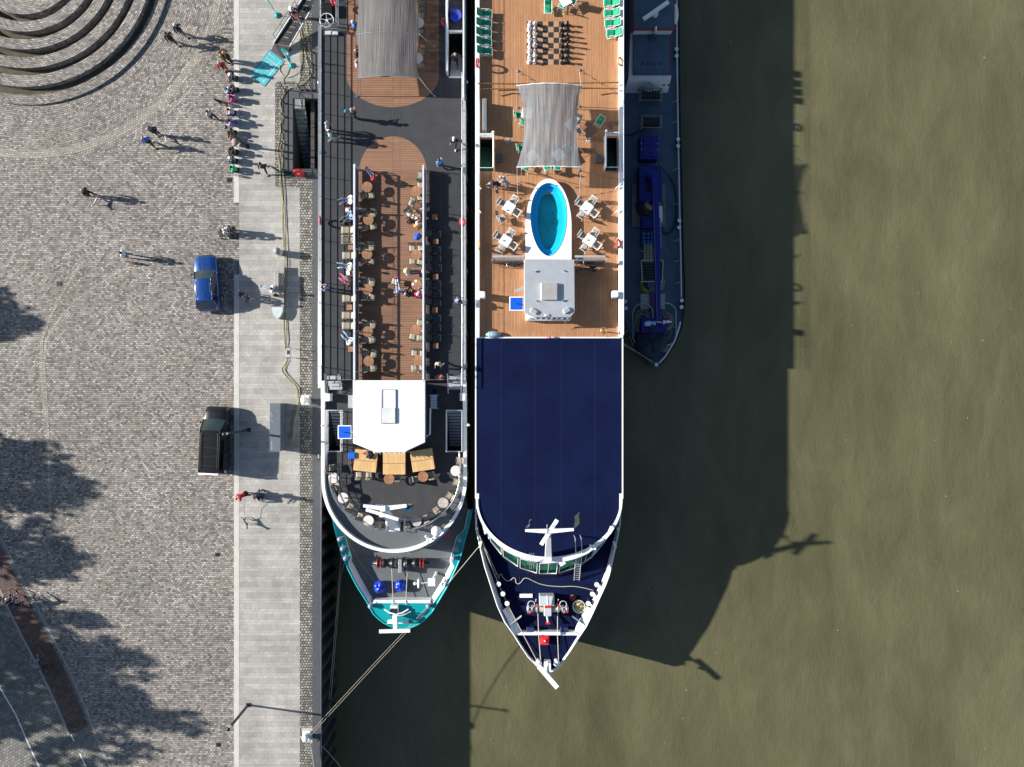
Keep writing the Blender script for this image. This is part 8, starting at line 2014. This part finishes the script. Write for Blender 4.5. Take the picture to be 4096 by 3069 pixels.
# dogs
fur = lambda n, c: M(n, c, .85, var=.35, vs=7, bump=.6, bs=30)
def dog_mesh(kind):
    nd, ed = {}, []
    def add(k, co, r, to=None):
        nd[k] = (V(*co), r)
        if to: ed.append((to, k))
    dn = kind == 'sniff'
    add('chest', (0, .20, .48), (.105, .13)); add('belly', (0, -.05, .48), (.085, .10), 'chest'); add('rump', (0, -.27, .48), (.085, .10), 'belly')
    add('neck', (0, .35, .58 if not dn else .44), .07, 'chest'); add('head', (0, .46, .68 if not dn else .34), .072, 'neck'); add('muzzle', (0, .60, .64 if not dn else .22), .036, 'head')
    for s, sx in (('l', -1), ('r', 1)):
        add('ear' + s, (sx * .07, .43, (.76 if not dn else .42)), (.02, .03), 'head')
        add('el' + s, (sx * .085, .18, .33), .045, 'chest'); add('wr' + s, (sx * .085, .20 + .03 * sx, .16), .026, 'el' + s); add('pw' + s, (sx * .085, .24 + .03 * sx, .03), (.03, .022), 'wr' + s)
        add('kn' + s, (sx * .09, -.22, .32), .055, 'rump'); add('hk' + s, (sx * .09, -.37 + .04 * sx, .19), .026, 'kn' + s); add('hp' + s, (sx * .09, -.34 + .04 * sx, .03), (.03, .022), 'hk' + s)
    add('t1', (0, -.40, .52), .03, 'rump'); add('t2', (0, -.52, .60), .024, 't1'); add('t3', (0, -.58, .72), .014, 't2')
    return skin_mesh('dog_' + kind, nd, ed, 'chest', 1)
DG = {}
def dog(label, loc, hd, mat, scale, kind='stand', col=None):
    if kind not in DG: DG[kind] = dog_mesh(kind); DG[kind].materials.append(None)
    o = bpy.data.objects.new('dog', DG[kind]); COL.objects.link(o); o.material_slots[0].link = 'OBJECT'; o.material_slots[0].material = mat
    o.location = loc; o.rotation_euler = (0, 0, head(hd)); o.scale = (scale,) * 3; tag(o, label, 'dog')
    zz = .58 if kind == 'stand' else .44
    if ('c', kind) not in DG: DG[('c', kind)] = MB().ring((0, 0, 0), .075, .012, 16, 5, 0, 'Z').move(0, Matrix.Translation((0, .36, zz)) @ Matrix.Rotation(.8 if kind == 'stand' else 2.0, 4, 'X')).mesh('collar')
    child(DG[('c', kind)], 'collar', col or red, o); return o
dog('large black dog standing before the person in magenta', at('R2', 345, 1520, ZP, .4), 285, fur('black_fur', (.010, .009, .009)), 1.15)
dog('small white dog between the navy and the blue jacket', at('R1', 1437, 1200, ZP, .2), 160, fur('white_fur', (.60, .58, .54)), .62)
dog('white dog led by the blond person in black', at('T1', 832, 232, ZP, .3), 205, fur('white_fur', (.60, .58, .54)), .85)
dog('brindle dog led by the person in white shirt', at('T1', 1140, 757, ZP, .3), 100, fur('brindle_fur', (.14, .11, .085)), .85, 'sniff')
dog('grey dog on a lead looking back on the promenade', at('T8', 668, 1490, 0, .4), 150, fur('grey_fur', (.15, .15, .145)), .95, 'stand', M('turquoise_nylon', (.0, .36, .40), .6))
dog('small dark dog beside the green shirt on the kerb', at('R3', 560, 1115, 0, .2), 100, fur('tan_grey_fur', (.25, .21, .17)), .7, 'sniff')
# ================================================================ BICYCLES
spoke_m = M('chrome_spokes', (.5, .5, .52), .3, .8)
def bicycle(label, loc, hd, framecol, lean=0., steer=0., basket=False):
    t = thing('bicycle', label, 'bicycle', loc, head(hd), 'bicycles'); t.rotation_euler = (0, lean, head(hd))
    fm = M('bicycle_paint_%d' % int(framecol[0] * 1000 + framecol[1] * 77), framecol, .35)
    for y, nm in ((-.52, 0), (.54, 1)):
        m = MB(); m.ring((0, y, .34), .325, .02, 30, 6, 0, 'X'); wo = m.build('wheel', rubber, t)
        m = MB(); m.ring((0, y, .34), .30, .009, 30, 5, 0, 'X')
        for k in range(12): m.tube([(0, y, .34), (0, y + .3 * math.cos(k * PI / 6), .34 + .3 * math.sin(k * PI / 6))], .0025, 3)
        m.build('rim', spoke_m, wo)
        m = MB(); m.tube([(0, y + .35 * math.cos(a), .34 + .35 * math.sin(a)) for a in [PI * (.15 + .08 * k) for k in range(9)]], .02, 4); m.build('mudguard', black, wo)
    m = MB(); bb, st_, hd_, rr, ff = (0, -.03, .29), (0, -.22, .80), (0, .36, .84), (0, -.52, .34), (0, .54, .34)
    for a, b in ((bb, st_), (bb, (0, .38, .74)), (st_, (0, .365, .80)), (bb, rr), (st_, rr), (hd_, ff)): m.tube([a, b], .018, 8)
    m.build('frame', fm, t)
    m = MB(); m.tube([(0, -.24, .82), (0, -.25, .93)], .014); m.lathe([(0, -.13), (.05, -.12), (.085, -.04), (.05, .08), (.02, .14), (0, .15)], n=12); 
    i0 = 0; o = MB(); o.bbox((0, -.27, .955), (.15, .26, .05), bv=.02); o.tube([(0, -.24, .80), (0, -.25, .94)], .014); o.build('saddle', black, t)
    m = MB(); m.tube([(0, .36, .84), (0, .34, 1.0)], .016); m.tube([(-.29, .24, 1.03), (-.26, .33, 1.02), (0, .36, 1.0), (.26, .33, 1.02), (.29, .24, 1.03)], .015); m.build('handlebar', spoke_m, t)
    m = MB(); m.ring((.03, -.03, .29), .09, .008, 20, 5, 0, 'X'); m.box((.1, .08, .2), (.09, .05, .02)); m.box((-.1, -.14, .38), (.09, .05, .02)); m.tube([(.06, .08, .2), (0, -.03, .29), (-.06, -.14, .38)], .01); m.build('crank', spoke_m, t)
    m = MB(); m.box((0, -.5, .72), (.13, .36, .015)); m.tube([(.05, -.5, .72), (.03, -.52, .34)], .006); m.tube([(-.05, -.5, .72), (-.03, -.52, .34)], .006); m.build('luggage_rack', black, t)
    if basket:
        for sx in (-.17, .17):
            m = MB(); m.bbox((sx, -.52, .55), (.14, .34, .34), bv=.03); m.build('pannier', M('dark_pannier', (.03, .03, .035), .7), t)
    return t
c = P(52, 2385, ZP); hd1 = 334
b1 = bicycle('dark touring bicycle ridden by the first cyclist in the sun', at('U8', 275, 280, ZP, .35), hd1, (.03, .03, .04), 0, 0, True)
r1 = person('cyclist in black with helmet riding the touring bicycle', tuple(b1.location), 'ride', hd1, BLK, (.03, .05, .12), 'dark', 'helmet', hatcol=(.08, .09, .10))
b2 = bicycle('dark bicycle ridden by the second cyclist in tree shade', at('U8', 745, 1330, ZP, .35), 333, (.02, .025, .05), 0, 0, True)
r2 = person('cyclist in black and white jersey riding through the tree shade', tuple(b2.location), 'ride', 333, (.16, .16, .17), (.03, .06, .14), 'dark', 'helmet', hatcol=(.10, .14, .42))
bicycle('dark bicycle leaning at the left wing of the navy wheelhouse', at('S4', 570, 445, Z_TWO, .5), 272, (.02, .02, .02), .22)
bicycle('bicycle with pale wheels leaning at the right wing of the wheelhouse', at('S4', 1620, 405, Z_TWO, .5), 266, (.12, .12, .12), .2, 0, False)
bicycle('black bicycle with panniers below the pale wheeled bicycle', at('S4', 1620, 500, Z_TWO, .5), 263, (.015, .015, .017), .24, 0, True)
# ================================================================ CAR AND VAN
def loft(mb, secs, mi=0, cap=True):
    """cross-sections [(y, [(x, z) ... right half from bottom to top])] mirrored into a closed skin"""
    rows = []
    for y, half in secs: rows.append([(x, y, z) for x, z in half] + [(-x, y, z) for x, z in reversed(half)])
    mb.grid(rows, mi, True, False)
    if cap: mb.face(rows[0][::-1], mi); mb.face(rows[-1], mi)
    return rows
def wheels(t, ys, w, r, dark):
    for y in ys:
        for sx in (-1, 1):
            m = MB(); m.lathe([(r * .6, -.11), (r * .95, -.11), (r, -.07), (r, .07), (r * .95, .11), (r * .6, .11)], n=24); m.move(0, Matrix.Translation((sx * w, y, r)) @ Matrix.Rotation(PI / 2, 4, 'Y')); wo = m.build('wheel', rubber, t)
            m = MB(); m.cyl((0, 0, -.02), r * .62, .04, 20); m.move(0, Matrix.Translation((sx * (w + .085), y, r)) @ Matrix.Rotation(PI / 2, 4, 'Y')); ro = m.build('rim', M('dark_alloy', (.05, .05, .055), .35, .6) if dark else M('silver_alloy', (.45, .46, .48), .3, .7), wo)
carglass = M('dark_car_glass', (.012, .016, .018), .08, spec=.8, var=.3, vs=1.5); wind = M('greenish_windscreen', (.014, .026, .028), .08, spec=.8, var=.4, vs=2.2)
def vehicle(kind, label, loc, hd, paint, D):
    t = thing('parked_car' if kind == 'car' else 'parked_van', label, kind, loc, head(hd))
    m = MB(); L, W2 = D['L'] / 2, D['W'] / 2
    secs = []
    for y, zt_, k in D['body']:                       # station, top height, width factor
        w_ = W2 * k; secs.append((y, [(w_ * .90, .24), (w_ * .985, .34), (w_, .55), (w_ * .99, zt_ * .78), (w_ * .93, zt_ - .05), (w_ * .84, zt_), (w_ * .4, zt_ + .035), (0.001, zt_ + .045)]))
    loft(m, secs); m.build('body', paint, t)
    g_ = D['cab']; zr_ = D['H']; belt = D['belt']       # (y_front_base, y_front_top, y_rear_top, y_rear_base)
    wb, wt_ = W2 * .93, W2 * D['top']
    A = [(-wb, g_[0], belt), (wb, g_[0], belt), (wt_ * .96, g_[1], zr_ - .04), (-wt_ * .96, g_[1], zr_ - .04)]
    m = MB(); n_ = 6
    def sheet(mb, q, bulge, ax):
        rows = []
        for i in range(n_ + 1):
            row = []
            for j in range(n_ + 1):
                u, v = j / n_, i / n_; p = (V(*q[0]).lerp(V(*q[1]), u)).lerp(V(*q[3]).lerp(V(*q[2]), u), v); row.append(p + V(*ax) * bulge * 4 * u * (1 - u) * (.4 + .6 * (1 - v)))
            rows.append(row)
        mb.grid(rows)
    sheet(m, A, .10, (0, 1, .35)); m.build('windscreen', wind, t)
    Bq = [(wb, g_[3], belt), (-wb, g_[3], belt), (-wt_ * .95, g_[2], zr_ - .05), (wt_ * .95, g_[2], zr_ - .05)]
    m = MB(); sheet(m, Bq, .05, (0, -1, .2)); m.build('rear_window', carglass, t)
    m = MB(); rows = []
    for i in range(9):
        v = i / 8; y = g_[1] + .02 + (g_[2] - g_[1] - .04) * v; z0_ = zr_ - .045 + .05 * math.sin(PI * min(1, v * 1.1)) * (1 if kind == 'car' else .35)
        wv_ = wt_ * (.955 + .045 * math.sin(PI * min(1, v * .9 + .1))); rows.append([V(wv_ * x, y, z0_ + .045 * (1 - x * x) * (1 if kind == 'car' else .5) - .03 * abs(x) ** 6) for x in (-1, -.93, -.7, -.35, 0, .35, .7, .93, 1)])
    m.grid(rows); rf_ = m.build('roof', paint if kind == 'car' else M('matt_black_roof', (.012, .0125, .015), .75, spec=.08), t)
    for sx in (-1, 1):
        m = MB(); q = [(sx * wb, g_[0], belt), (sx * wb, g_[3], belt), (sx * wt_, g_[2], zr_ - .07), (sx * wt_, g_[1], zr_ - .06)]
        m.face(q if sx > 0 else q[::-1]); m.build('side_window', carglass, t)
        m = MB()
        for u in D['pillars']: a = V(*q[0]).lerp(V(*q[1]), u); b = V(*q[3]).lerp(V(*q[2]), u * 1.02 - .01); m.tube([a, b], .035, 5)
        m.tube([q[0], q[3]], .05, 6); m.tube([q[1], q[2]], .06, 6); m.tube([q[3], q[2]], .045, 6); m.build('pillar', paint, t)
        m = MB(); m.tube([(sx * wt_ * .86, g_[1] - .15, zr_ + .0), (sx * wt_ * .87, g_[1] - .4, zr_ + .045), (sx * wt_ * .87, g_[2] + .4, zr_ + .045), (sx * wt_ * .86, g_[2] + .2, zr_)], .02, 6); m.build('roof_rail', M('dark_roof_rail', (.02, .02, .022), .35, .4) if kind == 'car' else M('black_roof_rail', (.03, .03, .033), .4), t)
        m = MB(); m.ball((sx * (W2 + .11), g_[0] - .22, belt + .1), (.12, .07, .085), 12); m.tube([(sx * W2 * .95, g_[0] - .2, belt + .04), (sx * (W2 + .08), g_[0] - .22, belt + .08)], .03); m.build('wing_mirror', black, t)
        m = MB(); m.ball((sx * W2 * .70, L - .24, D['lamp'] + .02), (.20, .16, .07), 12); m.build('headlight', M('headlight_lens', (.22, .23, .25), .12), t)
        m = MB(); m.ball((sx * W2 * .78, -L + .15, D['lamp'] + .16), (.14, .07, .11), 12); m.build('tail_light', M('tail_light_red', (.35, .01, .01), .2), t)
    wheels(t, D['axles'], W2 - .1, D['r'], kind == 'van'); return t
bluecar = M('metallic_blue_car_paint', (.001, .046, .22), .28, .3, var=.06, coat=1.); blackvan = M('black_van_paint', (.007, .008, .010), .35, var=.1, coat=.35, spec=.3)
CARD = dict(L=4.42, W=1.86, H=1.62, belt=1.0, top=.68, lamp=.72, r=.33, axles=(1.38, -1.28), cab=(.92, .22, -1.42, -1.98), pillars=(.36, .68),
            body=[(2.21, .58, .62), (2.17, .74, .76), (2.06, .83, .88), (1.82, .90, .96), (1.3, .96, 1.0), (.85, .99, 1.0), (.3, 1.0, 1.0), (-.8, 1.0, 1.0), (-1.6, 1.02, .99), (-2.0, .98, .93), (-2.17, .80, .86), (-2.21, .55, .80)])
c = P(807, 1126, 1.6); car = vehicle('car', 'metallic blue compact off-roader parked on the cobbles by the kerb', (c.x, c.y, ZP), -4.5, bluecar, CARD)
m = MB(); m.grid([[(x, -1.40 - .14 * v, 1.60 - .03 * v) for x in (-.58, -.3, 0, .3, .58)] for v in (0, .5, 1)]); m.build('rear_spoiler', bluecar, car)
m = MB(); m.tube([(0, -1.05, 1.66), (0, -1.2, 1.73)], [.035, .012], 6); m.build('antenna', black, car)
m = MB()
for x in (-.45, -.2, .2, .45): m.tube([(x, 2.0, .90), (x * .92, 1.5, .985), (x * .86, 1.0, 1.035)], .008, 4)
m.build('bonnet_crease', bluecar, car); m = MB(); m.tube([(-.4, .93, 1.03), (.05, .80, 1.1)], .012, 4); m.tube([(.1, .93, 1.03), (.55, .80, 1.09)], .012, 4); m.build('wiper', black, car)
m = MB(); m.bbox((0, 2.2, .55), (1.2, .06, .28), bv=.02); m.build('grille', black, car)
VAND = dict(L=5.3, W=1.92, H=1.96, belt=1.12, top=.80, lamp=.85, r=.34, axles=(1.72, -1.45), cab=(1.62, .82, -2.42, -2.56), pillars=(.26, .62),
            body=[(2.65, .70, .78), (2.55, .92, .90), (2.2, 1.06, .97), (1.6, 1.12, 1.0), (.8, 1.13, 1.0), (-.8, 1.13, 1.0), (-2.2, 1.13, 1.0), (-2.55, 1.11, .98), (-2.65, .6, .95)])
c = P(836, 1766, 1.9); van = vehicle('van', 'black people carrier van with white tailgate and open sliding door', (c.x, c.y, ZP), 2.5, blackvan, VAND)
m = MB(); m.box((0, -2.55, 1.93), (1.56, .14, .05)); m.box((0, -2.60, 1.55), (1.6, .05, .7)); m.build('white_tailgate', white, van)
m = MB(); m.box((0, -2.63, 1.95), (.5, .05, .04)); m.build('brake_light', M('tail_light_red', (.35, .01, .01), .2), van)
m = MB(); m.face([(.962, -2.5, .7), (.962, -1.95, .7), (.93, -2.0, 1.12), (.93, -2.5, 1.12)]); m.build('white_side_patch', white, van)
m = MB(); m.face([(.965, -2.5, .75), (.965, -2.25, .72), (.95, -2.3, .95), (.95, -2.42, .98)]); m.build('blue_emblem', blue, van)
lettering('BUS & TAXI', .15, M('blue_lettering', (.02, .18, .6), .5), Matrix.Translation((.985, -1.35, .85)) @ Matrix.Rotation(PI / 2, 4, 'Z') @ Matrix.Rotation(PI / 2 - .1, 4, 'X'), van)
m = MB(); m.box((1.04, -1.6, 1.05), (.06, 1.35, 1.3)); m.build('sliding_door', blackvan, van)
m = MB(); m.box((.55, -.42, .95), (.85, 1.0, 1.2)); m.build('door_opening', M('dark_interior', (.006, .006, .007), .9), van)
m = MB()
for sx in (-.38, .38):
    for k in range(6): m.box((sx * 1.4, .55 - .55 * k, 1.985), (.03, .04, .02))
for k in range(4): m.tube([(-.68, .2 - .7 * k, 1.965), (.68, .2 - .7 * k, 1.965)], .008, 4)
m.build('roof_fixing', M('dark_roof_fixing', (.06, .06, .065), .5), van)
m = MB(); m.box((.1, 1.38, 1.32), (.22, .16, .01), 0, 0, (-.75, 'X')); m.box((.45, 1.34, 1.32), (.2, .1, .01), .3, 0, (-.75, 'X')); m.build('windscreen_papers', white, van)
# ================================================================ LIGHT AND CAMERA
w = bpy.data.worlds.new('World'); SC.world = w; w.use_nodes = True
nt = w.node_tree; bg = nt.nodes['Background']; sky = nt.nodes.new('ShaderNodeTexSky'); sky.sky_type = 'NISHITA'; sky.sun_disc = False
SUN_EL, SUN_AZ = math.radians(24.2), math.radians(278)
sky.sun_elevation = SUN_EL; sky.sun_rotation = SUN_AZ; sky.air_density = 1.0; sky.dust_density = .6
nt.links.new(sky.outputs[0], bg.inputs[0]); bg.inputs[1].default_value = .063
sl_ = bpy.data.lights.new('sun', 'SUN'); sl_.energy = 5.0; sl_.angle = math.radians(.7); sl_.color = (1, .95, .87)
so_ = bpy.data.objects.new('sun', sl_); COL.objects.link(so_); so_.location = (-60, 10, 60)
to_sun = Vector((math.sin(SUN_AZ) * math.cos(SUN_EL), math.cos(SUN_AZ) * math.cos(SUN_EL), math.sin(SUN_EL)))
so_.rotation_euler = to_sun.to_track_quat('Z', 'Y').to_euler()
cd = bpy.data.cameras.new('camera'); co = bpy.data.objects.new('camera', cd); COL.objects.link(co); SC.camera = co
co.location = (0, 0, HC); co.rotation_euler = (0, 0, 0); cd.sensor_fit = 'HORIZONTAL'; cd.angle = 2 * math.atan(CX / FP); cd.clip_end = 2000; cd.clip_start = .5
SC.render.resolution_x, SC.render.resolution_y = 1024, 767
vs = SC.view_settings; SC.display_settings.display_device = 'sRGB'; vs.view_transform = 'Standard'; vs.look = 'None'; vs.exposure = 1.06; vs.gamma = 1
